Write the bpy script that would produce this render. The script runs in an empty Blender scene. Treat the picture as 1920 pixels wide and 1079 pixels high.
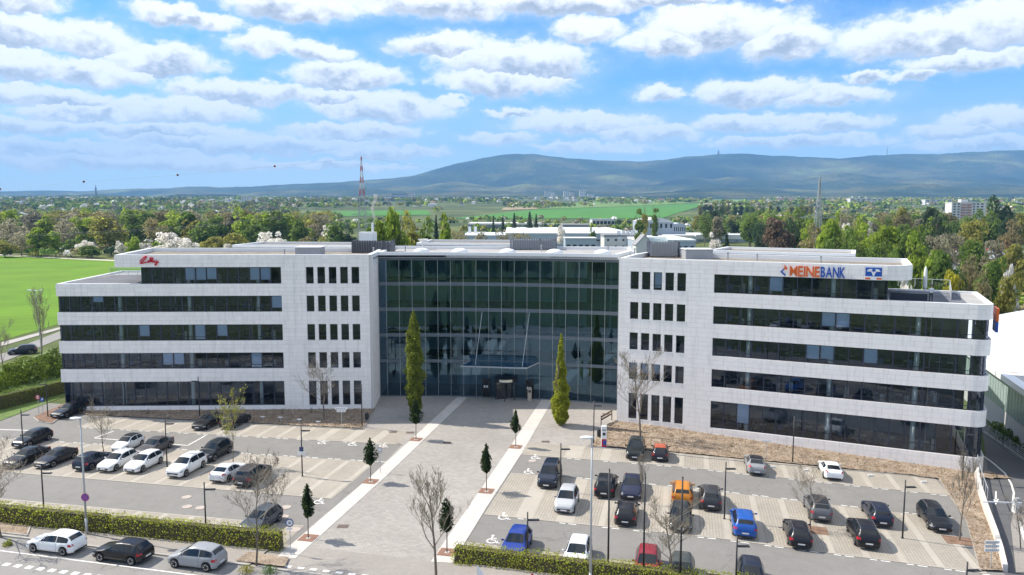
import bpy, bmesh, math, random
import numpy as np
from mathutils import Vector, Matrix, noise as mnoise

scene = bpy.context.scene
COL = scene.collection
R = math.radians
random.seed(7)

# ------------------------------------------------------------------ camera
F_PX, PITCH, ROLL, CAM_H = 1457.0, R(5.94), R(0.05), 25.75     # focal length in pixels of a 1920 wide picture
cam_data = bpy.data.cameras.new('camera')
cam = bpy.data.objects.new('camera', cam_data)
COL.objects.link(cam)
cam_data.sensor_width = 36.0
cam_data.lens = 36.0 * F_PX / 1920.0
cam_data.clip_start = 0.5
cam_data.clip_end = 60000
cam.location = (0, 0, CAM_H)
cam.rotation_euler = (Matrix.Rotation(math.pi / 2 - PITCH, 3, 'X') @ Matrix.Rotation(ROLL, 3, 'Z')).to_euler()
scene.camera = cam

# ------------------------------------------------------------------ sun, sky, exposure
SUN_EL = R(46.0)
SUN_DIR = Vector((-0.944 * math.cos(SUN_EL), 0.329 * math.cos(SUN_EL), math.sin(SUN_EL))).normalized()   # towards the sun
sd = bpy.data.lights.new('sun', 'SUN')
sd.energy = 4.1
sd.angle = R(0.5)
sd.color = (1.0, 0.93, 0.82)
sun = bpy.data.objects.new('sun', sd)
COL.objects.link(sun)
sun.location = (-40, 20, 80)
sun.rotation_euler = SUN_DIR.to_track_quat('Z', 'Y').to_euler()

world = bpy.data.worlds.new('World')
scene.world = world
world.use_nodes = True
# cumulus seen over the hills: centre and half size of each cloud in pixels of the photograph, turned into azimuth and elevation
CLOUDS = [(55, 12, 75, 26), (60, 70, 90, 34), (175, 82, 100, 34), (335, 36, 70, 24), (400, 50, 70, 18), (500, 92, 80, 30), (600, 108, 80, 24), (560, 24, 160, 32), (800, 18, 190, 34), (1060, 14, 210, 32), (1240, 8, 110, 20),
          (830, 96, 120, 30), (960, 122, 170, 46), (930, 160, 130, 30), (1330, 66, 160, 48), (1240, 88, 120, 32), (1450, 88, 90, 34), (1100, 70, 75, 30), (1720, 76, 160, 40), (1860, 52, 120, 52), (1800, 122, 120, 20), (1480, 4, 60, 14),
          (60, 128, 100, 32), (180, 142, 110, 28), (320, 120, 110, 34), (30, 182, 70, 26), (130, 190, 90, 22), (480, 178, 160, 26), (340, 212, 150, 30), (650, 148, 130, 30), (720, 206, 150, 30), (640, 190, 90, 20), (70, 240, 130, 18), (300, 250, 190, 18), (660, 250, 150, 22), (150, 216, 120, 18),
          (1080, 236, 150, 26), (1200, 252, 110, 18), (940, 262, 90, 16), (1400, 178, 130, 28), (1550, 186, 110, 22), (1240, 180, 50, 18), (1400, 232, 110, 20), (1540, 236, 110, 18), (1850, 228, 90, 24), (1790, 244, 80, 14), (1695, 148, 45, 13), (480, 272, 280, 22), (150, 284, 210, 20), (720, 288, 150, 14), (1090, 276, 150, 14), (960, 216, 50, 11), (850, 192, 40, 11), (1610, 150, 40, 12), (250, 305, 300, 18), (1860, 270, 130, 14), (1500, 266, 160, 12), (600, 312, 180, 10)]
PERIOD = 2 * math.pi / 5          # the same run of clouds goes on round the horizon
def build_world():
    nt = world.node_tree
    nt.nodes.clear()
    N = nt.nodes.new
    L = nt.links.new
    def math_(op, a, b=None, c=None, clamp=False):
        m = N('ShaderNodeMath'); m.operation = op; m.use_clamp = clamp
        for i, v in enumerate((a, b, c)):
            if v is None: continue
            if isinstance(v, (int, float)): m.inputs[i].default_value = v
            else: L(v, m.inputs[i])
        return m.outputs[0]
    def mix(f, a, b):
        m = N('ShaderNodeMixRGB')
        for i, v in enumerate((f, a, b)):
            if isinstance(v, (int, float)): m.inputs[i].default_value = v
            elif isinstance(v, tuple): m.inputs[i].default_value = (*v, 1)
            else: L(v, m.inputs[i])
        return m.outputs[0]
    def ramp(v, a, b, lo=0.0, hi=1.0, smooth=True):
        m = N('ShaderNodeMapRange'); m.clamp = True
        if smooth: m.interpolation_type = 'SMOOTHSTEP'
        for k, q in (('From Min', a), ('From Max', b), ('To Min', lo), ('To Max', hi)): m.inputs[k].default_value = q
        L(v, m.inputs['Value']); return m.outputs[0]
    def noise(vec, scale, detail, rough, off=(0, 0, 0), sc=(1, 1, 1)):
        mp = N('ShaderNodeMapping'); mp.inputs['Location'].default_value = off; mp.inputs['Scale'].default_value = sc
        L(vec, mp.inputs[0])
        n = N('ShaderNodeTexNoise'); n.inputs['Scale'].default_value = scale; n.inputs['Detail'].default_value = detail; n.inputs['Roughness'].default_value = rough
        L(mp.outputs[0], n.inputs['Vector']); return n.outputs['Fac']
    out = N('ShaderNodeOutputWorld')
    bg = N('ShaderNodeBackground')
    bg.inputs['Strength'].default_value = SKY_STRENGTH
    sky = N('ShaderNodeTexSky')
    sky.sky_type = 'NISHITA'
    sky.sun_disc = False
    sky.sun_elevation = SUN_EL
    sky.sun_rotation = math.atan2(SUN_DIR.x, SUN_DIR.y)
    sky.altitude = 200
    sky.air_density = 1.0
    sky.dust_density = 0.2
    sky.ozone_density = 2.5
    tc = N('ShaderNodeTexCoord')
    gen = tc.outputs['Generated']
    sep = N('ShaderNodeSeparateXYZ'); L(gen, sep.inputs[0])
    az = math_('ARCTAN2', sep.outputs[0], sep.outputs[1]); el = math_('ARCSINE', sep.outputs[2])
    # uneven outline: push the coordinates about with noise
    n1 = noise(gen, 22.0, 6, 0.62, (1.3, 0, 0), (1, 1, 1.5))
    n2 = noise(gen, 30.0, 6, 0.60, (0, 4.2, 0), (1, 1, 1.5))
    n3 = noise(gen, 9.0, 3, 0.55, (7.0, 0, 2.0), (1, 1, 2.0))
    azw = math_('ADD', az, math_('MULTIPLY', math_('SUBTRACT', n1, 0.5), 0.050))
    elw = math_('ADD', el, math_('MULTIPLY', math_('SUBTRACT', n2, 0.5), 0.030))
    pc = N('ShaderNodeCombineXYZ'); L(azw, pc.inputs[0]); L(elw, pc.inputs[1]); pw = pc.outputs[0]
    best = None; hgt = None
    for (cx, cy, hw, hh) in CLOUDS:
        a = math.atan2((cx - 960) / F_PX, 1.0); e = math.atan2(388.0 - cy, F_PX) * math.cos(a)
        v = N('ShaderNodeVectorMath'); v.operation = 'SUBTRACT'; L(pw, v.inputs[0]); v.inputs[1].default_value = (a, e, 0)
        w = N('ShaderNodeVectorMath'); w.operation = 'WRAP'; L(v.outputs[0], w.inputs[0]); w.inputs[1].default_value = (PERIOD / 2, 3, 1); w.inputs[2].default_value = (-PERIOD / 2, -3, -1)
        q = N('ShaderNodeVectorMath'); q.operation = 'MULTIPLY'; L(w.outputs[0], q.inputs[0]); q.inputs[1].default_value = (F_PX / hw, F_PX / hh * 1.08, 0)
        ln = N('ShaderNodeVectorMath'); ln.operation = 'LENGTH'; L(q.outputs[0], ln.inputs[0])
        sp = N('ShaderNodeSeparateXYZ'); L(q.outputs[0], sp.inputs[0]); dy = sp.outputs[1]
        d = math_('SUBTRACT', 1.0, ln.outputs['Value'])
        if best is None: best, hgt = d, dy
        else:
            g = math_('GREATER_THAN', d, best)
            hgt = math_('MULTIPLY_ADD', g, math_('SUBTRACT', dy, hgt), hgt)
            best = math_('SMOOTH_MAX', d, best, 0.12)
    # higher up (above the frame) the deck goes on as broken cloud of the same cover
    zc = math_('MAXIMUM', sep.outputs[2], 0.12)
    comb = N('ShaderNodeCombineXYZ'); L(math_('DIVIDE', sep.outputs[0], zc), comb.inputs[0]); L(math_('DIVIDE', sep.outputs[1], zc), comb.inputs[1])
    up = noise(comb.outputs[0], 1.1, 6, 0.55, (3, 1, 0))
    upd = math_('MULTIPLY', math_('SUBTRACT', up, 0.47), 4.0)
    upm = ramp(el, 0.27, 0.33)
    best = math_('ADD', math_('MULTIPLY', best, math_('SUBTRACT', 1.0, upm)), math_('MULTIPLY', upd, upm))
    hgt = math_('MULTIPLY_ADD', upm, math_('SUBTRACT', math_('MULTIPLY', math_('SUBTRACT', up, 0.5), -3.0), hgt), hgt)
    dens = math_('ADD', best, math_('MULTIPLY', math_('SUBTRACT', n3, 0.5), 0.9))
    n4 = noise(gen, 75.0, 4, 0.6, (2.0, 3.0, 0), (1, 1, 1.6))
    dens = math_('ADD', dens, math_('MULTIPLY', math_('SUBTRACT', n4, 0.5), 0.55))
    alpha = ramp(dens, -0.05, 0.32)
    thin = ramp(dens, -0.55, 0.25, 0.0, 0.38)                    # soft veil round each cloud
    lit = ramp(math_('ADD', hgt, math_('MULTIPLY', math_('SUBTRACT', n2, 0.5), 2.4)), -0.85, 0.35)
    thick = ramp(math_('SUBTRACT', dens, math_('MULTIPLY', hgt, 0.45)), 0.10, 0.80)
    shade = math_('MULTIPLY', math_('SUBTRACT', 1.0, lit), thick)
    cloud = mix(shade, CLOUD_WHITE, CLOUD_GREY)
    tint = N('ShaderNodeMixRGB'); tint.blend_type = 'MULTIPLY'; tint.inputs[0].default_value = 1
    tint.inputs[2].default_value = (*SKY_TINT, 1); L(sky.outputs[0], tint.inputs[1])
    cur = mix(thin, tint.outputs[0], VEIL)
    cur = mix(math_('MULTIPLY', alpha, 0.96), cur, cloud)
    # air between the eye and the far clouds, the same all round the horizon
    hz = ramp(el, -0.02, 0.15, 0.85, 0.0, False)
    cur = mix(hz, cur, HORIZON)
    L(cur, bg.inputs['Color'])
    L(bg.outputs[0], out.inputs['Surface'])
SKY_STRENGTH = 0.122
SKY_TINT = (0.36, 0.64, 0.92)
CLOUD_WHITE, CLOUD_GREY, VEIL, HORIZON = (6.3, 6.3, 6.3), (2.35, 2.6, 3.05), (3.7, 4.4, 5.2), (4.7, 5.15, 5.6)
build_world()
world.cycles.sampling_method = 'MANUAL'
world.cycles.sample_map_resolution = 256
scene.view_settings.view_transform = 'Standard'
scene.view_settings.look = 'None'
scene.view_settings.exposure = 0.86
scene.view_settings.gamma = 1.0
scene.view_settings.use_curve_mapping = False

# ------------------------------------------------------------------ geometry helpers
def gz(x, y=0.0):
    """height of the ground near the building: level, falling gently past the right wing"""
    return -1.0 * min(max((x - 16.0) / 31.0, 0.0), 1.7)

def ray(px, py):
    a, b = px - 960.0, py - 539.5
    c, s = math.cos(-ROLL), math.sin(-ROLL)
    a, b = a * c - b * s, a * s + b * c
    x, u = a / F_PX, -b / F_PX
    c, s = math.cos(PITCH), math.sin(PITCH)
    return Vector((x, c + u * s, -s + u * c))

def gp(px, py, z=None):
    """point of the ground seen at a pixel of the 1920 wide photograph"""
    d = ray(px, py)
    zz = 0.0 if z is None else z
    for i in range(25):
        p = d * ((zz - CAM_H) / d.z)
        if z is not None: break
        zz = gz(p.x, p.y)
    return Vector((p.x, p.y, zz))

def at(px, py, Y):
    """point at distance Y (along the view) for a pixel"""
    d = ray(px, py)
    p = d * (Y / d.y)
    return Vector((p.x, p.y, p.z + CAM_H))

class MB:
    """collects shapes that become one mesh"""
    def __init__(s):
        s.v, s.f, s.m = [], [], []
    def add(s, vs, fs, mi=0):
        o = len(s.v)
        s.v.extend([tuple(q) for q in vs])
        s.f.extend([tuple(i + o for i in f) for f in fs])
        s.m.extend([mi] * len(fs))
    def hexa(s, b, t, mi=0):
        n = len(b)
        vs = list(b) + list(t)
        fs = [tuple(range(n - 1, -1, -1)), tuple(range(n, 2 * n))]
        for i in range(n):
            j = (i + 1) % n
            fs.append((i, j, n + j, n + i))
        s.add(vs, fs, mi)
    def box(s, x0, x1, y0, y1, z0, z1, mi=0):
        s.hexa([(x0, y0, z0), (x1, y0, z0), (x1, y1, z0), (x0, y1, z0)], [(x0, y0, z1), (x1, y0, z1), (x1, y1, z1), (x0, y1, z1)], mi)
    def bar(s, p, q, w, h, mi=0, up=(0, 0, 1)):
        """box beam from p to q, w wide and h high"""
        p, q = Vector(p), Vector(q)
        d = (q - p).normalized()
        u = Vector(up)
        if abs(d.dot(u)) > 0.98: u = Vector((0, 1, 0))
        a = d.cross(u).normalized() * (w / 2)
        b = a.cross(d).normalized() * (h / 2)
        s.hexa([p - a - b, p + a - b, p + a + b, p - a + b], [q - a - b, q + a - b, q + a + b, q - a + b], mi)
    def tube(s, p, q, r0, r1=None, n=8, mi=0, cap=True):
        p, q = Vector(p), Vector(q)
        r1 = r0 if r1 is None else r1
        d = (q - p).normalized()
        u = Vector((0, 0, 1)) if abs(d.z) < 0.9 else Vector((0, 1, 0))
        a = d.cross(u).normalized(); b = d.cross(a)
        A, B = [], []
        for i in range(n):
            t = 2 * math.pi * i / n
            o = a * math.cos(t) + b * math.sin(t)
            A.append(p + o * r0); B.append(q + o * r1)
        fs = [(i, (i + 1) % n, n + (i + 1) % n, n + i) for i in range(n)]
        if cap: fs += [tuple(range(n - 1, -1, -1)), tuple(range(n, 2 * n))]
        s.add(A + B, fs, mi)
    def prism(s, poly, z0, z1, mi=0):
        s.hexa([(p[0], p[1], z0) for p in poly], [(p[0], p[1], z1) for p in poly], mi)
    def lathe(s, prof, c=(0, 0, 0), n=16, mi=0):
        vs, fs = [], []
        for (r, z) in prof:
            for i in range(n):
                t = 2 * math.pi * i / n
                vs.append((c[0] + r * math.cos(t), c[1] + r * math.sin(t), c[2] + z))
        for k in range(len(prof) - 1):
            for i in range(n):
                j = (i + 1) % n
                fs.append((k * n + i, k * n + j, (k + 1) * n + j, (k + 1) * n + i))
        fs.append(tuple(range(n - 1, -1, -1)))
        fs.append(tuple((len(prof) - 1) * n + i for i in range(n)))
        s.add(vs, fs, mi)
    def mesh(s, name, mats, smooth=False):
        me = bpy.data.meshes.new(name)
        me.from_pydata(s.v, [], s.f)
        mats = mats if isinstance(mats, (list, tuple)) else [mats]
        for m in mats: me.materials.append(m)
        if len(mats) > 1: me.polygons.foreach_set('material_index', s.m)
        if smooth: me.polygons.foreach_set('use_smooth', [True] * len(s.f))
        me.update()
        return me
    def build(s, name, mats, parent=None, smooth=False, world=True):
        return link(name, s.mesh(name, mats, smooth), parent, world)

def link(name, me, parent=None, world=True):
    o = bpy.data.objects.new(name, me)
    COL.objects.link(o)
    if parent is not None:
        o.parent = parent
        if world: o.location = -world_loc(parent)     # vertices are in world space, parents are only translated
    return o
def world_loc(o):
    v = Vector((0, 0, 0))
    while o is not None:
        v += o.location
        o = o.parent
    return v
def tag(o, label=None, cat=None, group=None, kind=None):
    if label: o['label'] = label
    if cat: o['category'] = cat
    if group: o['group'] = group
    if kind: o['kind'] = kind
    return o
def empty(name, loc, label, cat, group=None, rz=0.0):
    o = bpy.data.objects.new(name, None)
    COL.objects.link(o)
    o.empty_display_size = 0.3
    o.location = loc
    o.rotation_euler = (0, 0, rz)
    return tag(o, label, cat, group)
def copy_tree(o, parent=None):
    c = o.copy()
    COL.objects.link(c)
    c.parent = parent
    for ch in list(o.children): copy_tree(ch, c)
    return c

# ------------------------------------------------------------------ materials
MATS = {}
def mat(name, color, rough=0.8, metal=0.0, spec=0.5, noise=None, bump=None, emit=None):
    """plain procedural material: base colour broken up by noise = (scale, amount), bump = (scale, strength)"""
    if name in MATS: return MATS[name]
    m = bpy.data.materials.new(name)
    m.use_nodes = True
    nt = m.node_tree
    b = nt.nodes['Principled BSDF']
    b.inputs['Base Color'].default_value = (*color, 1)
    b.inputs['Roughness'].default_value = rough
    b.inputs['Metallic'].default_value = metal
    b.inputs['Specular IOR Level'].default_value = spec
    if noise or bump:
        tc = nt.nodes.new('ShaderNodeNewGeometry')
    if noise:
        sc, am = noise
        n = nt.nodes.new('ShaderNodeTexNoise'); n.inputs['Scale'].default_value = sc; n.inputs['Detail'].default_value = 5; n.inputs['Roughness'].default_value = 0.6
        nt.links.new(tc.outputs['Position'], n.inputs['Vector'])
        r = nt.nodes.new('ShaderNodeMapRange')
        r.inputs['From Min'].default_value = 0.25; r.inputs['From Max'].default_value = 0.75
        r.inputs['To Min'].default_value = 1 - am; r.inputs['To Max'].default_value = 1 + am
        nt.links.new(n.outputs['Fac'], r.inputs['Value'])
        mx = nt.nodes.new('ShaderNodeMixRGB'); mx.blend_type = 'MULTIPLY'; mx.inputs[0].default_value = 1
        mx.inputs[1].default_value = (*color, 1)
        nt.links.new(r.outputs[0], mx.inputs[2])
        nt.links.new(mx.outputs[0], b.inputs['Base Color'])
    if bump:
        sc, st = bump
        n = nt.nodes.new('ShaderNodeTexNoise'); n.inputs['Scale'].default_value = sc; n.inputs['Detail'].default_value = 4
        nt.links.new(tc.outputs['Position'], n.inputs['Vector'])
        bm_ = nt.nodes.new('ShaderNodeBump'); bm_.inputs['Strength'].default_value = st; bm_.inputs['Distance'].default_value = 0.03
        nt.links.new(n.outputs['Fac'], bm_.inputs['Height'])
        nt.links.new(bm_.outputs[0], b.inputs['Normal'])
    if emit:
        b.inputs['Emission Color'].default_value = (*emit[:3], 1)
        b.inputs['Emission Strength'].default_value = emit[3]
    MATS[name] = m
    return m

def mat_pavers(name, color, joint, size, mort, rot, amount=0.10, rough=0.85, big=(0.12, 0.12), offset=0.5):
    """block paving: brick pattern in world x, y, each block a little different, large soft stains"""
    if name in MATS: return MATS[name]
    m = bpy.data.materials.new(name); m.use_nodes = True
    nt = m.node_tree; N = nt.nodes.new; L = nt.links.new
    b = nt.nodes['Principled BSDF']; b.inputs['Roughness'].default_value = rough
    g = N('ShaderNodeNewGeometry')
    mp = N('ShaderNodeMapping'); mp.inputs['Rotation'].default_value = (0, 0, rot)
    L(g.outputs['Position'], mp.inputs[0])
    br = N('ShaderNodeTexBrick')
    br.offset = offset
    br.inputs['Scale'].default_value = 1.0
    br.inputs['Brick Width'].default_value = size[0]; br.inputs['Row Height'].default_value = size[1]
    br.inputs['Mortar Size'].default_value = mort; br.inputs['Mortar Smooth'].default_value = 0.1
    br.inputs['Color1'].default_value = tuple(c * (1 - amount) for c in color) + (1,)
    br.inputs['Color2'].default_value = tuple(c * (1 + amount) for c in color) + (1,)
    br.inputs['Mortar'].default_value = (*joint, 1)
    L(mp.outputs[0], br.inputs['Vector'])
    n = N('ShaderNodeTexNoise'); n.inputs['Scale'].default_value = big[0]; n.inputs['Detail'].default_value = 6; n.inputs['Roughness'].default_value = 0.65
    L(g.outputs['Position'], n.inputs['Vector'])
    r = N('ShaderNodeMapRange'); r.inputs['From Min'].default_value = 0.3; r.inputs['From Max'].default_value = 0.7
    r.inputs['To Min'].default_value = 1 - big[1]; r.inputs['To Max'].default_value = 1 + big[1]
    L(n.outputs['Fac'], r.inputs['Value'])
    mx = N('ShaderNodeMixRGB'); mx.blend_type = 'MULTIPLY'; mx.inputs[0].default_value = 1
    L(br.outputs['Color'], mx.inputs[1]); L(r.outputs[0], mx.inputs[2]); L(mx.outputs[0], b.inputs['Base Color'])
    bp = N('ShaderNodeBump'); bp.inputs['Strength'].default_value = 0.35; bp.inputs['Distance'].default_value = 0.008; bp.invert = True
    L(br.outputs['Fac'], bp.inputs['Height']); L(bp.outputs[0], b.inputs['Normal'])
    MATS[name] = m
    return m

def mat_objcolor(name, rough, metal=0.0, coat=0.0, var=0.0, trans=0.0, spec=0.5, nscale=0.6, rnd=0.0):
    """base colour read from the object's own colour, varied by noise and per object"""
    if name in MATS: return MATS[name]
    m = bpy.data.materials.new(name); m.use_nodes = True
    nt = m.node_tree; N = nt.nodes.new; L = nt.links.new
    b = nt.nodes['Principled BSDF']
    b.inputs['Roughness'].default_value = rough; b.inputs['Metallic'].default_value = metal
    b.inputs['Coat Weight'].default_value = coat; b.inputs['Coat Roughness'].default_value = 0.04
    b.inputs['Specular IOR Level'].default_value = spec
    oi = N('ShaderNodeObjectInfo')
    cur = oi.outputs['Color']
    if var:
        g = N('ShaderNodeNewGeometry')
        n = N('ShaderNodeTexNoise'); n.inputs['Scale'].default_value = nscale; n.inputs['Detail'].default_value = 4
        L(g.outputs['Position'], n.inputs['Vector'])
        a = N('ShaderNodeMath'); a.operation = 'MULTIPLY_ADD'; a.inputs[1].default_value = 0.5; 
        L(g.outputs['Random Per Island'], a.inputs[0]); L(n.outputs['Fac'], a.inputs[2])
        r = N('ShaderNodeMapRange'); r.inputs['From Min'].default_value = 0.35; r.inputs['From Max'].default_value = 1.15
        r.inputs['To Min'].default_value = 1 - var; r.inputs['To Max'].default_value = 1 + var
        L(a.outputs[0], r.inputs['Value'])
        mx = N('ShaderNodeMixRGB'); mx.blend_type = 'MULTIPLY'; mx.inputs[0].default_value = 1
        L(cur, mx.inputs[1]); L(r.outputs[0], mx.inputs[2]); cur = mx.outputs[0]
    L(cur, b.inputs['Base Color'])
    if trans:
        tr = N('ShaderNodeBsdfTranslucent'); L(cur, tr.inputs['Color'])
        ms = N('ShaderNodeMixShader'); ms.inputs[0].default_value = trans
        L(b.outputs[0], ms.inputs[1]); L(tr.outputs[0], ms.inputs[2])
        L(ms.outputs[0], nt.nodes['Material Output'].inputs['Surface'])
    MATS[name] = m
    return m

def mat_glass(name, tint, ior, refl=(1, 1, 1), rough=0.015, wave=0.0):
    """thin pane: mirror reflection by Fresnel over a tinted clear view"""
    if name in MATS: return MATS[name]
    m = bpy.data.materials.new(name); m.use_nodes = True
    nt = m.node_tree; N = nt.nodes.new; L = nt.links.new
    nt.nodes.remove(nt.nodes['Principled BSDF'])
    t = N('ShaderNodeBsdfTransparent'); t.inputs[0].default_value = (*tint, 1)
    g = N('ShaderNodeBsdfGlossy'); g.inputs['Color'].default_value = (*refl, 1); g.inputs['Roughness'].default_value = rough
    f = N('ShaderNodeFresnel'); f.inputs['IOR'].default_value = ior
    if wave:
        ge = N('ShaderNodeNewGeometry')
        n = N('ShaderNodeTexNoise'); n.inputs['Scale'].default_value = 0.45; n.inputs['Detail'].default_value = 1
        L(ge.outputs['Position'], n.inputs['Vector'])
        bp = N('ShaderNodeBump'); bp.inputs['Strength'].default_value = wave; bp.inputs['Distance'].default_value = 0.05
        L(n.outputs['Fac'], bp.inputs['Height']); L(bp.outputs[0], g.inputs['Normal'])
    ms = N('ShaderNodeMixShader')
    L(f.outputs[0], ms.inputs[0]); L(t.outputs[0], ms.inputs[1]); L(g.outputs[0], ms.inputs[2])
    L(ms.outputs[0], nt.nodes['Material Output'].inputs['Surface'])
    MATS[name] = m
    return m

GRID = R(12.6)      # the paving grid is turned by this against the camera axis
def mat_asphalt(name, color):
    """worn asphalt: aggregate grain, soft stains, darker repair patches, tyre polish"""
    m = bpy.data.materials.new(name); m.use_nodes = True
    nt = m.node_tree; N = nt.nodes.new; L = nt.links.new
    b = nt.nodes['Principled BSDF']; b.inputs['Roughness'].default_value = 0.9
    g = N('ShaderNodeNewGeometry')
    cur = None
    for sc, am, det in ((0.09, 0.09, 5), (0.8, 0.08, 6), (9.0, 0.12, 3)):
        n = N('ShaderNodeTexNoise'); n.inputs['Scale'].default_value = sc; n.inputs['Detail'].default_value = det; n.inputs['Roughness'].default_value = 0.65
        L(g.outputs['Position'], n.inputs['Vector'])
        r = N('ShaderNodeMapRange'); r.inputs['From Min'].default_value = 0.28; r.inputs['From Max'].default_value = 0.72; r.inputs['To Min'].default_value = 1 - am; r.inputs['To Max'].default_value = 1 + am
        L(n.outputs['Fac'], r.inputs['Value'])
        mx = N('ShaderNodeMixRGB'); mx.blend_type = 'MULTIPLY'; mx.inputs[0].default_value = 1
        if cur is None: mx.inputs[1].default_value = (*color, 1)
        else: L(cur, mx.inputs[1])
        L(r.outputs[0], mx.inputs[2]); cur = mx.outputs[0]
    v = N('ShaderNodeTexVoronoi'); v.feature = 'DISTANCE_TO_EDGE'; v.inputs['Scale'].default_value = 0.11
    n = N('ShaderNodeTexNoise'); n.inputs['Scale'].default_value = 0.7; n.inputs['Detail'].default_value = 4
    L(g.outputs['Position'], n.inputs['Vector'])
    ad = N('ShaderNodeVectorMath'); ad.operation = 'MULTIPLY_ADD'; ad.inputs[1].default_value = (3, 3, 0); L(n.outputs['Color'], ad.inputs[0]); L(g.outputs['Position'], ad.inputs[2])
    L(ad.outputs[0], v.inputs['Vector'])
    cr = N('ShaderNodeMapRange'); cr.inputs['From Min'].default_value = 0.0; cr.inputs['From Max'].default_value = 0.006; cr.inputs['To Min'].default_value = 0.72; cr.inputs['To Max'].default_value = 1.0
    L(v.outputs['Distance'], cr.inputs['Value'])
    mx = N('ShaderNodeMixRGB'); mx.blend_type = 'MULTIPLY'; mx.inputs[0].default_value = 1; L(cur, mx.inputs[1]); L(cr.outputs[0], mx.inputs[2])
    L(mx.outputs[0], b.inputs['Base Color'])
    n = N('ShaderNodeTexNoise'); n.inputs['Scale'].default_value = 30; L(g.outputs['Position'], n.inputs['Vector'])
    bp = N('ShaderNodeBump'); bp.inputs['Strength'].default_value = 0.3; bp.inputs['Distance'].default_value = 0.02; L(n.outputs['Fac'], bp.inputs['Height']); L(bp.outputs[0], b.inputs['Normal'])
    MATS[name] = m
    return m
M_asphalt = mat_asphalt('asphalt', (0.20, 0.191, 0.178))
M_road = mat_asphalt('road asphalt', (0.235, 0.225, 0.212))
M_ramp = mat('ramp asphalt', (0.10, 0.10, 0.105), 0.9, noise=(0.3, 0.12), bump=(30, 0.25))
M_plaza = mat_pavers('plaza pavers', (0.315, 0.293, 0.268), (0.225, 0.205, 0.185), (0.42, 0.28), 0.012, GRID, 0.10, big=(0.10, 0.12))
M_walk = mat_pavers('sidewalk pavers', (0.30, 0.275, 0.25), (0.2, 0.18, 0.16), (0.2, 0.1), 0.006, GRID, 0.08)
M_stall = mat_pavers('stall pavers', (0.365, 0.33, 0.28), (0.23, 0.205, 0.165), (0.24, 0.20), 0.022, GRID, 0.07, big=(0.25, 0.13), offset=0.0)
M_band = mat_pavers('stall divider pavers', (0.405, 0.37, 0.315), (0.34, 0.305, 0.255), (0.2, 0.1), 0.005, GRID, 0.05, big=(0.3, 0.08))
M_whitestrip = mat_pavers('white paving strip', (0.53, 0.50, 0.465), (0.43, 0.40, 0.37), (0.3, 0.3), 0.008, GRID, 0.06, big=(0.4, 0.07))
M_kerb = mat('kerb concrete', (0.38, 0.36, 0.33), 0.9, noise=(2, 0.12))
M_paint = mat('road paint', (0.72, 0.71, 0.68), 0.7, noise=(4, 0.08))
M_stone = mat('white limestone', (0.85, 0.83, 0.81), 0.7, noise=(0.7, 0.03))
M_joint = mat('facade joint', (0.55, 0.53, 0.51), 0.9)
M_frame = mat('anthracite frame', (0.028, 0.034, 0.055), 0.45)
M_steel = mat('painted grey steel', (0.10, 0.125, 0.15), 0.45)
M_whitemetal = mat('white coated metal', (0.80, 0.80, 0.79), 0.4)
M_gravel = mat('roof gravel', (0.215, 0.185, 0.145), 0.95, noise=(0.5, 0.35), bump=(8, 0.5))
M_rooffelt = mat('grey roof membrane', (0.34, 0.33, 0.32), 0.9, noise=(0.4, 0.15))
M_black = mat('black coated steel', (0.02, 0.02, 0.022), 0.5)
M_dark = mat('dark interior', (0.12, 0.124, 0.14), 0.9, noise=(0.6, 0.3))
M_ceil = mat('office ceiling', (0.65, 0.66, 0.68), 0.9)
M_column = mat('interior column', (0.86, 0.90, 0.88), 0.7)
M_blind = mat('window blind', (0.74, 0.80, 0.90), 0.8, noise=(3, 0.05))
M_glass = mat_glass('office glass', (0.78, 0.85, 0.88), 1.85, (0.72, 0.82, 1.0), wave=0.015)
M_hallglass = mat_glass('hall glass', (0.22, 0.40, 0.48), 2.25, (0.42, 0.68, 0.92), wave=0.02)
M_leaf = mat_objcolor('leaves', 0.75, var=0.4, trans=0.62, spec=0.2, nscale=0.35)
M_bark = mat('bark', (0.16, 0.13, 0.10), 0.95, noise=(6, 0.25))
M_twig = mat('bare twigs', (0.29, 0.245, 0.19), 0.95)
# ------------------------------------------------------------------ ground and terrain
def sm(t):
    t = min(max(t, 0.0), 1.0)
    return t * t * (3 - 2 * t)
BASE_Y = [-9000, 450, 800, 1250, 2500, 4300, 7000, 14000]
BASE_Z = [0, 0, 1.0, 4.5, 38, 66, 95, 120]
def T(x, y):
    """terrain height"""
    z = float(np.interp(y, BASE_Y, BASE_Z))
    if y > 500:
        z += 2.5 * sm((y - 500) / 800) * mnoise.noise((x * 0.0016, y * 0.0016, 3.1))
    return z + gz(x) * (1 - sm((y - 150) / 200))
def gpT(px, py):
    d = ray(px, py)
    t, step = 60.0, 4.0
    while t < 12000:
        p = d * t
        if p.z + CAM_H < T(p.x, p.y): break
        t += step; step *= 1.01
    lo, hi = t - step, t
    for i in range(25):
        m = (lo + hi) / 2; p = d * m
        if p.z + CAM_H < T(p.x, p.y): hi = m
        else: lo = m
    p = d * hi
    return Vector((p.x, p.y, T(p.x, p.y)))

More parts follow.
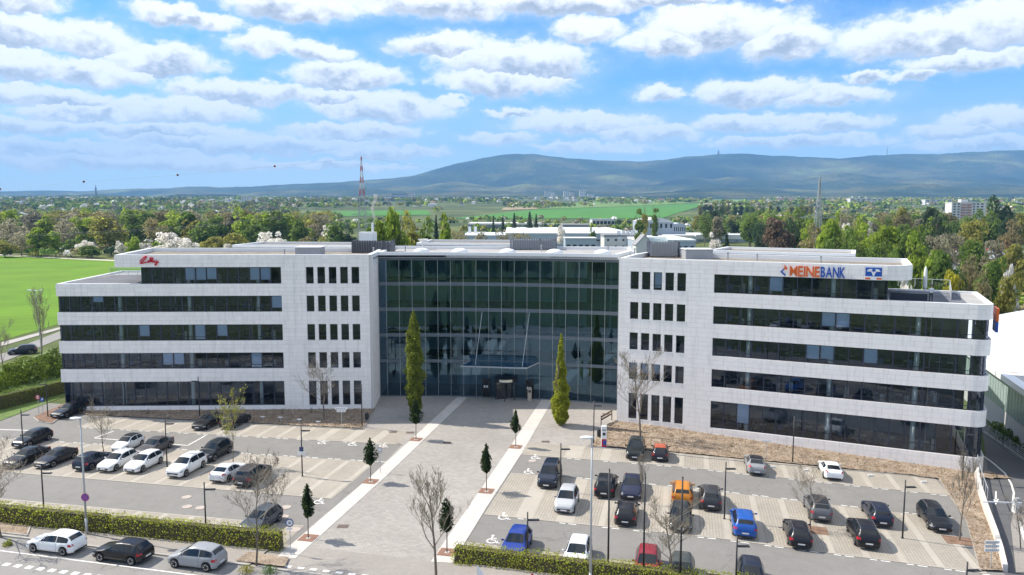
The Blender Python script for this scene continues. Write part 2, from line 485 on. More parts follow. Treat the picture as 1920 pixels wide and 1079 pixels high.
def grid_axis(segs):
    out = []
    for a, b, st in segs:
        n = max(1, int(round((b - a) / st)))
        out += [a + (b - a) * i / n for i in range(n)]
    return out + [segs[-1][1]]
def make_ground():
    xs = grid_axis([(-12000, -3000, 500), (-3000, -600, 120), (-600, -80, 40), (-80, 16, 12), (16, 68.7, 10), (68.7, 600, 40), (600, 3000, 120), (3000, 12000, 500)])
    ys = grid_axis([(-4000, -300, 400), (-300, 30, 40), (30, 150, 10), (150, 450, 25), (450, 1600, 50), (1600, 5000, 120), (5000, 12000, 700)])
    nx = len(xs)
    vs = [(x, y, T(x, y)) for y in ys for x in xs]
    fs = [(j * nx + i, j * nx + i + 1, (j + 1) * nx + i + 1, (j + 1) * nx + i) for j in range(len(ys) - 1) for i in range(nx - 1)]
    b = MB(); b.add(vs, fs)
    m = bpy.data.materials.new('open ground'); m.use_nodes = True
    nt = m.node_tree; N = nt.nodes.new; L = nt.links.new
    bs = nt.nodes['Principled BSDF']; bs.inputs['Roughness'].default_value = 0.95; bs.inputs['Specular IOR Level'].default_value = 0.2
    g = N('ShaderNodeNewGeometry')
    n1 = N('ShaderNodeTexNoise'); n1.inputs['Scale'].default_value = 0.008; n1.inputs['Detail'].default_value = 6
    n2 = N('ShaderNodeTexNoise'); n2.inputs['Scale'].default_value = 0.25; n2.inputs['Detail'].default_value = 6
    L(g.outputs['Position'], n1.inputs['Vector']); L(g.outputs['Position'], n2.inputs['Vector'])
    cr = N('ShaderNodeValToRGB'); e = cr.color_ramp.elements
    e[0].position = 0.36; e[0].color = (0.055, 0.075, 0.025, 1)
    e[1].position = 0.62; e[1].color = (0.13, 0.15, 0.045, 1)
    k = e.new(0.5); k.color = (0.085, 0.11, 0.035, 1)
    L(n1.outputs['Fac'], cr.inputs[0])
    mx = N('ShaderNodeMixRGB'); mx.blend_type = 'OVERLAY'; mx.inputs[0].default_value = 0.5
    L(cr.outputs[0], mx.inputs[1]); L(n2.outputs['Fac'], mx.inputs[2]); L(mx.outputs[0], bs.inputs['Base Color'])
    o = b.build('ground', m, smooth=True)
    tag(o, kind='structure')
make_ground()

def drape_mesh(poly, off, step=None, amp=0.0, fn=gz, nscale=2.5):
    bm = bmesh.new()
    vs = [bm.verts.new((p[0], p[1], 0)) for p in poly]
    bm.faces.new(vs)
    bmesh.ops.recalc_face_normals(bm, faces=bm.faces)
    if bm.faces[:] and bm.faces[:][0].normal.z < 0: bmesh.ops.reverse_faces(bm, faces=bm.faces)
    bmesh.ops.triangulate(bm, faces=bm.faces)
    cuts = [((x, 0, 0), (1, 0, 0)) for x in (16.0, 68.7)]
    if step:
        X = [p[0] for p in poly]; Y = [p[1] for p in poly]
        cuts += [((min(X) + step * i, 0, 0), (1, 0, 0)) for i in range(1, int((max(X) - min(X)) / step) + 1)]
        cuts += [((0, min(Y) + step * i, 0), (0, 1, 0)) for i in range(1, int((max(Y) - min(Y)) / step) + 1)]
    for co, no in cuts:
        bmesh.ops.bisect_plane(bm, geom=bm.verts[:] + bm.edges[:] + bm.faces[:], plane_co=co, plane_no=no, dist=0.0005)
    for v in bm.verts:
        v.co.z = fn(v.co.x, v.co.y) + off
        if amp:
            q = Vector((v.co.x, v.co.y, 0))
            v.co.z += amp * (0.6 * mnoise.noise(q * nscale) + 0.6 * mnoise.noise(q * nscale * 2.7)) + amp * 0.4
    me = bpy.data.meshes.new('sheet')
    bm.to_mesh(me); bm.free()
    return me
def sheet(name, poly, off, m, step=None, amp=0.0, fn=gz, parent=None, kind='structure', nscale=2.5):
    me = drape_mesh(poly, off, step, amp, fn, nscale)
    me.materials.append(m)
    if amp: me.polygons.foreach_set('use_smooth', [True] * len(me.polygons))
    o = link(name, me, parent)
    if parent is None: tag(o, kind=kind)
    return o
def xy(v): return (v[0], v[1])
def G(*pts): return [xy(gp(*p)) for p in pts]

SD = (math.cos(R(77.6)), math.sin(R(77.6)))          # direction of the stalls
def isect(p, d, a, b):
    """point where p + t d meets the line a-b"""
    ex, ey = b[0] - a[0], b[1] - a[1]
    den = d[0] * ey - d[1] * ex
    t = ((a[0] - p[0]) * ey - (a[1] - p[1]) * ex) / den
    return (p[0] + d[0] * t, p[1] + d[1] * t)
def lerp2(a, b, t): return (a[0] + (b[0] - a[0]) * t, a[1] + (b[1] - a[1]) * t)
def dist2(a, b): return math.hypot(a[0] - b[0], a[1] - b[1])

# street, sidewalk and car park surfaces
KA, KB = (-32.4, 56.72), (-20.7, 53.92)              # kerb line of the street
kd = ((KB[0] - KA[0]) / dist2(KA, KB), (KB[1] - KA[1]) / dist2(KA, KB))
kn = (-kd[1], kd[0])                                  # towards the building
def K(s, n): return (KA[0] + kd[0] * s + kn[0] * n, KA[1] + kd[1] * s + kn[1] * n)
lot_poly = [(-90, 72.2), K(-52, 3.9), K(70, 3.9), (46, 45), (62, 60), (56, 74), (50, 84), (20, 99), (-20, 105), (-57, 99), (-75, 104), (-105, 96)]
sheet('parking_lot', lot_poly, 0.012, M_asphalt)
sheet('street', [K(-160, -10.5), K(160, -10.5), K(160, -0.02), K(-160, -0.02)], 0.012, M_road)
# sidewalk with a kerb step; lowered at the plaza entrance
S_IN, S_OUT = 13.9, 29.5
def side_walk(s0, s1, z):
    b = MB()
    n = max(1, int((s1 - s0) / 6))
    for i in range(n):
        a0, a1 = s0 + (s1 - s0) * i / n, s0 + (s1 - s0) * (i + 1) / n
        q = [K(a0, 0.16), K(a1, 0.16), K(a1, 3.9), K(a0, 3.9)]
        b.add([(p[0], p[1], gz(p[0]) + z) for p in q], [(0, 1, 2, 3)])
    return tag(b.build('sidewalk', M_walk), kind='structure')
def kerb_run(name, pts, w, h, m=None, off=0.0):
    o = None
    for i in range(len(pts) - 1):
        a, c = pts[i], pts[i + 1]
        L_ = dist2(a, c)
        n = max(1, int(L_ / 1.0))
        d = ((c[0] - a[0]) / L_, (c[1] - a[1]) / L_); nn = (-d[1] * w, d[0] * w)
        b = MB() if o is None else o
        for k in range(n):
            t0, t1 = k / n + 0.008 / L_, (k + 1) / n - 0.008 / L_
            p, q = lerp2(a, c, t0), lerp2(a, c, t1)
            b.hexa([(p[0], p[1], gz(p[0]) - 0.15), (q[0], q[1], gz(q[0]) - 0.15), (q[0] + nn[0], q[1] + nn[1], gz(q[0]) - 0.15), (p[0] + nn[0], p[1] + nn[1], gz(p[0]) - 0.15)],
                   [(p[0], p[1], gz(p[0]) + h), (q[0], q[1], gz(q[0]) + h), (q[0] + nn[0], q[1] + nn[1], gz(q[0]) + h), (p[0] + nn[0], p[1] + nn[1], gz(p[0]) + h)])
        o = b
    return tag(o.build(name, m or M_kerb), kind='structure')
side_walk(-90, S_IN, 0.115); side_walk(S_OUT, 95, 0.115); side_walk(S_IN, S_OUT, 0.03)
kerb_run('kerb', [K(-60, 0), K(S_IN, 0)], 0.16, 0.12)
kerb_run('kerb', [K(S_IN, 0), K(S_OUT, 0)], 0.16, 0.035)
kerb_run('kerb', [K(S_OUT, 0), K(80, 0)], 0.16, 0.12)
# lane line of the street and the thick dashed line
def paint_quads(name, quads, off):
    b = MB()
    for q in quads:
        b.add([(p[0], p[1], gz(p[0]) + off) for p in q], [(0, 1, 2, 3)])
    return tag(b.build(name, M_paint), kind='structure')
paint_quads('lane_line', [[K(-60 + 4 * i, -2.15), K(-60 + 4 * i + 3.97, -2.15), K(-60 + 4 * i + 3.97, -2.03), K(-60 + 4 * i, -2.03)] for i in range(35)], 0.018)
paint_quads('dashed_line', [[K(-30 + 0.98 * i, -4.05), K(-30 + 0.98 * i + 0.5, -4.05), K(-30 + 0.98 * i + 0.5, -3.62), K(-30 + 0.98 * i, -3.62)] for i in range(70)], 0.018)

# plaza: grey pavers between two white strips, widening in front of the hall
plaza_poly = G((548, 1047), (580, 990), (697.5, 892), (755, 834), (682, 806), (702, 768)) + [(-18.0, 104.1), (-8.8, 104.2), (-2, 103.4), (5, 102.3), (13.9, 99.9)] + G((1157, 791), (1100, 839), (978, 852), (915, 950)) + [(-4.35, 54.9), (-5.0, 52.2)]
sheet('plaza_paving', plaza_poly, 0.022, M_plaza)
for nm, lft, rgt in (('left', [(-17.35, 55.0), (-13.45, 72.5), (-7.35, 103.6)], [(-15.9, 54.7), (-12.0, 72.5), (-6.0, 103.2)]),
                     ('right', [(-5.9, 54.2), (-3.7, 64.8), (-0.7, 79.0), (4.0, 102.2)], [(-4.3, 54.0), (-2.1, 64.8), (1.0, 79.0), (5.5, 101.9)])):
    sheet('paving_strip', lft + rgt[::-1], 0.046, M_whitestrip)
ent = [K(S_IN + 0.55 + 0.99 * i, 0.42) for i in range(15)]
paint_quads('entrance_dashes', [[p, (p[0] + kd[0] * 0.52, p[1] + kd[1] * 0.52), (p[0] + kd[0] * 0.52 + kn[0] * 0.3, p[1] + kd[1] * 0.52 + kn[1] * 0.3), (p[0] + kn[0] * 0.3, p[1] + kn[1] * 0.3)] for p in ent], 0.055)

def row(upper, lower, x0, x1, first, n, pitch=2.45, bw=0.5, wide=(), dashes=None):
    """a row of stalls: permeable paving, a paler divider between stalls, edging lines"""
    ua, ub = upper; la, lb = lower
    Ll = dist2(la, lb)
    p0 = lerp2(la, lb, (x0 - la[0]) / (lb[0] - la[0])); p1 = lerp2(la, lb, (x1 - la[0]) / (lb[0] - la[0]))
    q0, q1 = isect(p0, SD, ua, ub), isect(p1, SD, ua, ub)
    o = sheet('parking_row', [p0, p1, q1, q0], 0.0265, M_stall)
    d = ((lb[0] - la[0]) / Ll, (lb[1] - la[1]) / Ll)
    b = MB()
    s = first
    L_all = dist2(p0, p1)
    quads = []
    for i in range(n):
        w = wide[i] if i < len(wide) else bw
        if s + w > L_all: break
        a, c = (p0[0] + d[0] * s, p0[1] + d[1] * s), (p0[0] + d[0] * (s + w), p0[1] + d[1] * (s + w))
        e, f = isect(c, SD, q0, q1), isect(a, SD, q0, q1)
        me = drape_mesh([a, c, e, f], 0.034); me.materials.append(M_band)
        link('stall_divider', me, o)
        if dashes:
            for t0, t1 in ((0.35, 0.85), (1.1, 1.75)):
                for side in dashes:
                    base, dr = ((a, -0.35) if side == 'low' else (f, 0.35))
                    g0 = (base[0] + d[0] * t0 + SD[0] * dr, base[1] + d[1] * t0 + SD[1] * dr)
                    g1 = (base[0] + d[0] * t1 + SD[0] * dr, base[1] + d[1] * t1 + SD[1] * dr)
                    quads.append([g0, g1, (g1[0] + SD[0] * 0.13, g1[1] + SD[1] * 0.13), (g0[0] + SD[0] * 0.13, g0[1] + SD[1] * 0.13)])
        s += pitch + (w - bw)
    for (a, c, sg) in ((p0, p1, -1), (q0, q1, 1)):
        me = drape_mesh([a, c, (c[0] + SD[0] * 0.16 * sg, c[1] + SD[1] * 0.16 * sg), (a[0] + SD[0] * 0.16 * sg, a[1] + SD[1] * 0.16 * sg)], 0.040); me.materials.append(M_band)
        link('edging', me, o)
    if quads: paint_quads('stall_dashes', quads, 0.024)
    return o
def LN(a, b): return (xy(gp(*a)), xy(gp(*b)))
row(LN((165, 782), (680, 806)), LN((132, 800), (755, 834)), -51.0, -12.6, 0.6, 16, 2.42, 0.5, (0.5,) * 12 + (1.1, 1.1, 1.1), dashes=('low',))
row(LN((0, 824), (712, 869)), LN((0, 884), (635, 936)), -76.0, -15.9, 1.4, 25, 2.47, 0.5, dashes=('up',))
HF = LN((0, 985), (524, 1037))
hb = [(p[0] + kn[0] * 1.15, p[1] + kn[1] * 1.15) for p in HF]
row(LN((0, 937), (575, 989)), (hb[0], hb[1]), -72.0, -17.6, 0.9, 23, 2.47)
row(LN((1100, 839), (1760, 899)), LN((975, 852), (1770, 928)), 0.9, 40.6, 4.6, 17, 2.5, 0.5, (1.7, 0.9), dashes=('low',))
row(LN((962, 889), (1809, 978)), LN((907, 964), (1832, 1073)), -2.3, 34.4, 2.6, 16, 2.5, 0.5, (1.5, 1.5), dashes=('low', 'up'))
HR = ((-4.3, 53.95), (40.0, 42.6))                      # front of the hedge along the right half
hr = [(p[0] + kn[0] * 1.2, p[1] + kn[1] * 1.2) for p in HR]
row(LN((877, 1019), (1315, 1075)), (hr[0], hr[1]), -4.0, 36.0, 2.2, 15, 2.5)

# painted wheelchair signs at the accessible stalls
def wheelchair(px, py, s=1.0, ang=0.0):
    b = MB()
    def ring(cx, cy, r0, r1, a0, a1, n=14):
        for i in range(n):
            t0, t1 = a0 + (a1 - a0) * i / n, a0 + (a1 - a0) * (i + 1) / n
            b.add([(cx + r0 * math.cos(t0), cy + r0 * math.sin(t0), 0), (cx + r1 * math.cos(t0), cy + r1 * math.sin(t0), 0), (cx + r1 * math.cos(t1), cy + r1 * math.sin(t1), 0), (cx + r0 * math.cos(t1), cy + r0 * math.sin(t1), 0)], [(0, 1, 2, 3)])
    ring(0, 0, 0.26, 0.36, -4.2, 0.35)
    ring(-0.12, 0.72, 0.0, 0.11, 0, 6.283, 10)
    def st(x0, y0, x1, y1, w):
        dx, dy = x1 - x0, y1 - y0; l = math.hypot(dx, dy); nx, ny = -dy / l * w / 2, dx / l * w / 2
        b.add([(x0 - nx, y0 - ny, 0), (x1 - nx, y1 - ny, 0), (x1 + nx, y1 + ny, 0), (x0 + nx, y0 + ny, 0)], [(0, 1, 2, 3)])
    st(-0.12, 0.60, -0.05, 0.10, 0.12); st(-0.05, 0.12, 0.32, 0.12, 0.10); st(0.30, 0.14, 0.46, -0.28, 0.10); st(0.45, -0.24, 0.62, -0.20, 0.09); st(-0.1, 0.38, 0.25, 0.36, 0.08)
    p = gp(px, py)
    o = b.build('wheelchair_symbol', M_paint)
    o.location = (p.x, p.y, p.z + 0.03); o.scale = (s, s * 1.15, 1); o.rotation_euler = (0, math.atan(1 / 31.0) if p.x > 16 else 0, -GRID + ang)
    tag(o, kind='structure')
for (px, py) in ((603, 831), (660, 834), (718, 837), (597, 942), (1003, 859), (990, 886), (943, 971), (922, 1015)):
    wheelchair(px, py, 1.15)
# box marking in the left aisle
def stripe(pts, w, off=0.024, name='painted_line'):
    qs = []
    for i in range(len(pts) - 1):
        a, c = pts[i], pts[i + 1]
        l = dist2(a, c); n = (-(c[1] - a[1]) / l * w / 2, (c[0] - a[0]) / l * w / 2)
        qs.append([(a[0] - n[0], a[1] - n[1]), (c[0] - n[0], c[1] - n[1]), (c[0] + n[0], c[1] + n[1]), (a[0] + n[0], a[1] + n[1])])
    return paint_quads(name, qs, off)
stripe(G((213, 809), (177, 822), (352, 836), (386, 817)), 0.16)
stripe(G((0, 806), (62, 808)), 0.2)

# planting beds covered with bark mulch
M_mulch = bpy.data.materials.new('bark mulch'); M_mulch.use_nodes = True
def mk_mulch():
    nt = M_mulch.node_tree; N = nt.nodes.new; L = nt.links.new
    b = nt.nodes['Principled BSDF']; b.inputs['Roughness'].default_value = 0.95; b.inputs['Specular IOR Level'].default_value = 0.2
    g = N('ShaderNodeNewGeometry')
    v = N('ShaderNodeTexVoronoi'); v.inputs['Scale'].default_value = 7.0
    n = N('ShaderNodeTexNoise'); n.inputs['Scale'].default_value = 0.9; n.inputs['Detail'].default_value = 8; n.inputs['Roughness'].default_value = 0.7
    L(g.outputs['Position'], v.inputs['Vector']); L(g.outputs['Position'], n.inputs['Vector'])
    cr = N('ShaderNodeValToRGB'); e = cr.color_ramp.elements
    e[0].position = 0.3; e[0].color = (0.17, 0.115, 0.07, 1); e[1].position = 0.68; e[1].color = (0.40, 0.30, 0.20, 1)
    L(n.outputs['Fac'], cr.inputs[0])
    mx = N('ShaderNodeMixRGB'); mx.blend_type = 'OVERLAY'; mx.inputs[0].default_value = 0.35
    L(cr.outputs[0], mx.inputs[1]); L(v.outputs['Distance'], mx.inputs[2])
    hs = N('ShaderNodeHueSaturation'); hs.inputs['Saturation'].default_value = 0.75
    L(mx.outputs[0], hs.inputs['Color']); L(hs.outputs[0], b.inputs['Base Color'])
    bp = N('ShaderNodeBump'); bp.inputs['Strength'].default_value = 0.8; bp.inputs['Distance'].default_value = 0.06
    L(v.outputs['Distance'], bp.inputs['Height']); L(bp.outputs[0], b.inputs['Normal'])
mk_mulch()
bedL = G((165, 779), (680, 805), (700, 771)) + [(-17.5, 97.3), (-56.0, 96.2)]
bedR = G((1106, 838), (1140, 797)) + [(12.9, 91.9), (48.5, 76.2), (49.6, 74.6)] + G((1827, 900), (1864, 1008), (1881, 1074), (1838, 1072), (1812, 978), (1760, 900), (1700, 892.5))
sheet('planting_bed', bedL, 0.07, M_mulch, 0.4, 0.10)
sheet('planting_bed', bedR, 0.09, M_mulch, 0.4, 0.14)
isl = G((64, 783), (72, 790), (97, 795), (126, 775), (131, 754))
sheet('planting_bed', isl, 0.08, mat('red brown leaf litter', (0.20, 0.12, 0.08), 0.95, noise=(2.5, 0.45)), 0.4, 0.1)
pit = [K(-11.5, 0.3), K(-5.6, 0.3), K(-6.9, 1.9), K(-11.5, 2.1)]
sheet('planting_bed', pit, 0.15, M_mulch, 0.4, 0.08)
kerb_run('kerb', [pit[0], pit[1], pit[2]], 0.12, 0.2)
pit2 = [K(12.6, 0.3), K(16.6, 0.3), K(16.1, 1.7), K(12.7, 1.8)]
sheet('planting_bed', pit2, 0.15, M_mulch, 0.4, 0.08)
kerb_run('kerb', G((1100, 839), (1319, 860), (1700, 892.5), (1760, 899), (1812, 978), (1837, 1073)), 0.1, 0.1)
kerb_run('kerb', G((165, 782), (680, 806), (701, 771)), -0.1, 0.1)
kerb_run('kerb', G((131, 752), (126, 776), (97, 796), (72, 792), (62, 784)), -0.12, 0.12)

# manhole covers
for i, (px, py, r) in enumerate(((350, 933, .42), (351, 951, .42), (376, 953, .42), (536, 952, .45), (531, 970, .45), (552, 994, .5), (718, 839, .35), (998, 865, .4))):
    p = gp(px, py)
    b = MB(); b.lathe([(r, -0.02), (r, 0.045), (r * .62, 0.046), (r * .6, 0.040), (0.01, 0.041)], (p.x, p.y, p.z), 20)
    tag(b.build('manhole_cover', mat('worn cast iron', (0.42, 0.36, 0.32), 0.8, noise=(5, .15))), 'round pale manhole cover set in the paving', 'manhole cover', 'manhole covers in the car park')
for (px, py) in ((643, 988), (737, 811), (769, 812), (838, 831), (1023, 829), (1136, 777)):
    p = gp(px, py); b = MB()
    for k in range(5): b.bar((p.x - 0.45, p.y - .3 + k * .15, 0.036), (p.x + .45, p.y - .3 + k * .15, 0.036), .08, .02)
    tag(b.build('drain_grate', mat('drain iron', (0.2, 0.15, 0.13), 0.8)), 'small slotted drain grate in the plaza paving', 'drain', 'drain grates in the plaza')
# far roads, fields
M_field = mat('spring wheat', (0.105, 0.225, 0.008), 0.9, noise=(0.05, 0.22), spec=0.2, bump=(3, 0.5))
def mk_field():
    nt = M_field.node_tree; N = nt.nodes.new; L = nt.links.new
    b = nt.nodes['Principled BSDF']; src = b.inputs['Base Color'].links[0].from_socket
    g = N('ShaderNodeNewGeometry'); mp = N('ShaderNodeMapping'); mp.inputs['Rotation'].default_value = (0, 0, R(62)); L(g.outputs['Position'], mp.inputs[0])
    cur = src
    for sc, wid, dark in ((0.052, 0.985, 0.62), (0.9, 0.4, 0.93)):
        w = N('ShaderNodeTexWave'); w.wave_type = 'BANDS'; w.bands_direction = 'X'; w.inputs['Scale'].default_value = sc; w.inputs['Distortion'].default_value = 0.6; w.inputs['Detail Scale'].default_value = 0.3
        L(mp.outputs[0], w.inputs['Vector'])
        r = N('ShaderNodeMapRange'); r.inputs['From Min'].default_value = wid; r.inputs['From Max'].default_value = 1.0; r.inputs['To Min'].default_value = 1.0; r.inputs['To Max'].default_value = dark
        L(w.outputs['Fac'], r.inputs['Value'])
        mx = N('ShaderNodeMixRGB'); mx.blend_type = 'MULTIPLY'; mx.inputs[0].default_value = 1; L(cur, mx.inputs[1]); L(r.outputs[0], mx.inputs[2]); cur = mx.outputs[0]
    n = N('ShaderNodeTexNoise'); n.inputs['Scale'].default_value = 0.02; n.inputs['Detail'].default_value = 7; n.inputs['Roughness'].default_value = .7; L(mp.outputs[0], n.inputs['Vector'])
    r = N('ShaderNodeMapRange'); r.inputs['From Min'].default_value = .35; r.inputs['From Max'].default_value = .7; L(n.outputs['Fac'], r.inputs['Value'])
    mx = N('ShaderNodeMixRGB'); L(r.outputs[0], mx.inputs[0]); L(cur, mx.inputs[1])
    m2 = N('ShaderNodeMixRGB'); m2.blend_type = 'MULTIPLY'; m2.inputs[0].default_value = 1; L(cur, m2.inputs[1]); m2.inputs[2].default_value = (1.2, .97, 1.1, 1); L(m2.outputs[0], mx.inputs[2])
    L(mx.outputs[0], b.inputs['Base Color'])
mk_field()
fld = [(-420, 640), (-420, 300)] and G((-500, 690), (0, 640), (118, 606), (240, 560)) + [(-60, 250), (-100, 330)] + G((420, 500), (222, 490.5), (0, 480), (-500, 474))
sheet('field', fld, 0.05, M_field)
sheet('farm_track', G((-500, 474), (0, 480), (222, 490.5), (420, 500), (420, 498.5), (222, 488.5), (0, 477.5), (-500, 471)), 0.06, mat('pale track', (0.5, 0.47, 0.40), 0.9))
sheet('side_road', G((-300, 790), (20, 674), (128, 630), (230, 590), (222, 581), (120, 619), (0, 666), (-300, 765)), 0.07, M_road)
sheet('footpath', G((-300, 735), (0, 651), (118, 617), (225, 577), (224, 574), (118, 613), (0, 644), (-300, 722)), 0.09, mat('footpath gravel', (0.36, 0.34, 0.31), 0.9, noise=(1, .1)))
sheet('lawn', G((-300, 850), (0, 790), (128, 742), (122, 646), (20, 686), (-300, 800)), 0.06, mat('lawn', (0.10, 0.16, 0.03), 0.9, noise=(0.8, 0.25)))
def far_sheet(name, corners, m, lift=0.8, nu=14, nv=8):
    a, b_, c, d = [gpT(*p) for p in corners]
    mb = MB(); vs = []
    for j in range(nv + 1):
        for i in range(nu + 1):
            u, v = i / nu, j / nv
            p = (a * (1 - u) + b_ * u) * (1 - v) + (d * (1 - u) + c * u) * v
            vs.append((p.x, p.y, T(p.x, p.y) + lift))
    mb.add(vs, [(j * (nu + 1) + i, j * (nu + 1) + i + 1, (j + 1) * (nu + 1) + i + 1, (j + 1) * (nu + 1) + i) for j in range(nv) for i in range(nu)])
    return tag(mb.build(name, m, smooth=True), kind='structure')
M_f2 = mat('far green crop', (0.07, 0.20, 0.03), 0.95, noise=(0.01, 0.15), spec=0.2)
M_f3 = mat('far pale crop', (0.15, 0.24, 0.06), 0.95, noise=(0.01, 0.15), spec=0.2)
M_f4 = mat('far bare soil', (0.33, 0.27, 0.17), 0.95, noise=(0.01, 0.15), spec=0.2)
far_sheet('field', ((845, 411), (1240, 411), (1330, 381), (1000, 394)), M_f2)
far_sheet('field', ((1000, 393.5), (1300, 381.5), (1220, 376.5), (1110, 378.5)), M_f3)
far_sheet('field', ((940, 395), (1010, 393), (1000, 388), (945, 390)), M_f4)
far_sheet('field', ((560, 408), (810, 404), (800, 395), (600, 397)), M_f2)
far_sheet('field', ((1215, 378.5), (1420, 381.5), (1390, 374.5), (1225, 375)), M_f3)
far_sheet('field', ((1300, 384), (1420, 384), (1420, 381.8), (1320, 381.6)), M_f4)
# ------------------------------------------------------------------ hills
def make_hills():
    RX = [-900, -300, 0, 100, 200, 300, 400, 480, 540, 600, 700, 740, 780, 820, 860, 900, 935, 965, 1000, 1030, 1060, 1100, 1150, 1200, 1240, 1290, 1340, 1400, 1460, 1520, 1570, 1620, 1680, 1750, 1800, 1860, 1900, 1960, 2200, 2800]
    RY = [374, 368, 362.5, 360, 358, 355.5, 352, 350, 347, 343.5, 338, 335, 329, 318, 308, 300.5, 292.5, 289.5, 289.5, 294, 299.5, 302, 303, 303, 301, 294, 289.5, 289.5, 293.5, 297, 298, 292, 289, 291.5, 287.5, 283.5, 283.5, 286, 302, 340]
    FX = [-900, 0, 400, 560, 700, 850, 950, 1100, 1200, 1300, 1400, 1500, 1600, 1750, 1850, 1920, 2800]
    FY = [377, 374, 368, 362, 352, 346, 352, 346, 342, 332, 334, 338, 330, 336, 330, 334, 350]
    GX = [-900, 0, 300, 500, 700, 900, 1050, 1200, 1400, 1600, 1800, 1920, 2800]
    GY = [379, 376, 374, 371, 366, 364, 362, 361, 357, 355, 353, 351, 362]
    cols = list(np.arange(-900, 2801, 5.0))
    Ys = list(np.arange(4000, 11000, 110.0)) + [11500, 12500, 14000]
    vs = []
    for Y in Ys:
        for px in cols:
            x = (px - 960) / F_PX * Y
            def zof(y): return CAM_H + (388.0 - y) / F_PX
            w = 10 * math.sin(px * 0.013)
            r = np.interp(px, RX, RY); f = np.interp(px + w, FX, FY); g = np.interp(px - w, GX, GY)
            yr, yf, yg = 9600.0, 7300.0 + 250 * math.sin(px * 0.01), 5700.0 + 200 * math.sin(px * 0.017 + 1)
            zr = CAM_H + (388 - r) / F_PX * yr; zf = CAM_H + (388 - f) / F_PX * yf; zg = CAM_H + (388 - g) / F_PX * yg
            z0 = T(0, 4000) - 6
            z = float(np.interp(Y, [4000, yg, yg + 500, yf, yf + 450, yr, 11500, 14000], [z0, zg, zg - 8, zf, zf - 0.10 * (zf - 60) , zr, zr * 0.7, 30]))
            q = Vector((x * 0.0011, Y * 0.0011, 0.3)); q = q * 1.6
            amp = 46 * sm((Y - 4000) / 1500) * (1.0 if abs(Y - yr) > 400 else 0.35)
            if Y > 9800: amp = -20
            z += amp * (mnoise.noise(q) + 0.5 * mnoise.noise(q * 2.3)) if amp > 0 else amp
            z += 5.0 * mnoise.noise(Vector((x * 0.012, Y * 0.012, 7))) * sm((Y - 4200) / 900)
            vs.append((x, Y, z))
    nx = len(cols)
    fs = [(j * nx + i, j * nx + i + 1, (j + 1) * nx + i + 1, (j + 1) * nx + i) for j in range(len(Ys) - 1) for i in range(nx - 1)]
    m = bpy.data.materials.new('forested hills'); m.use_nodes = True
    nt = m.node_tree; N = nt.nodes.new; L = nt.links.new
    bs = nt.nodes['Principled BSDF']; bs.inputs['Roughness'].default_value = 1; bs.inputs['Specular IOR Level'].default_value = 0.1
    g = N('ShaderNodeNewGeometry')
    n1 = N('ShaderNodeTexNoise'); n1.inputs['Scale'].default_value = 0.0009; n1.inputs['Detail'].default_value = 8; n1.inputs['Roughness'].default_value = 0.65
    n2 = N('ShaderNodeTexNoise'); n2.inputs['Scale'].default_value = 0.03; n2.inputs['Detail'].default_value = 5
    for n in (n1, n2): L(g.outputs['Position'], n.inputs['Vector'])
    cr = N('ShaderNodeValToRGB'); e = cr.color_ramp.elements
    e[0].position = 0.38; e[0].color = (0.006, 0.018, 0.014, 1)
    e[1].position = 0.66; e[1].color = (0.17, 0.20, 0.06, 1)
    k = e.new(0.5); k.color = (0.035, 0.055, 0.022, 1)
    k = e.new(0.57); k.color = (0.095, 0.09, 0.04, 1)
    L(n1.outputs['Fac'], cr.inputs[0])
    mx = N('ShaderNodeMixRGB'); mx.blend_type = 'OVERLAY'; mx.inputs[0].default_value = 0.6
    L(cr.outputs[0], mx.inputs[1]); L(n2.outputs['Fac'], mx.inputs[2]); L(mx.outputs[0], bs.inputs['Base Color'])
    bp = N('ShaderNodeBump'); bp.inputs['Strength'].default_value = 1.0; bp.inputs['Distance'].default_value = 26
    L(n2.outputs['Fac'], bp.inputs['Height']); L(bp.outputs[0], bs.inputs['Normal'])
    b = MB(); b.add(vs, fs)
    tag(b.build('hills', m, smooth=True), kind='structure')
make_hills()
def hill_mast(px, ytop, ybot, Y, w, name, label, cat):
    a, c = at(px, ytop, Y), at(px, ybot, Y)
    e = empty(name, (a.x, Y, c.z - 30), label, cat)
    b = MB(); b.tube((a.x, Y, c.z - 40), (a.x, Y, c.z + (a.z - c.z) * .62), w, w * .8, 8); b.build('shaft', mat('weathered tower', (.16, .16, .17), .9), e)
    b = MB(); b.tube((a.x, Y, c.z + (a.z - c.z) * .6), (a.x, Y, a.z), w * .45, w * .15, 6); b.build('spire', mat('weathered tower', (.16, .16, .17), .9), e)
    return e
hill_mast(1347, 281, 290, 9560, 14, 'lookout_tower', 'stubby grey lookout tower on the summit between two ridges', 'tower')
hill_mast(1664, 272, 291, 9560, 4.5, 'radio_mast', 'thin tall radio mast on the wooded ridge', 'mast')
hill_mast(179, 346, 362, 5200, 7, 'church_spire', 'slender dark church spire above the distant town', 'church tower')
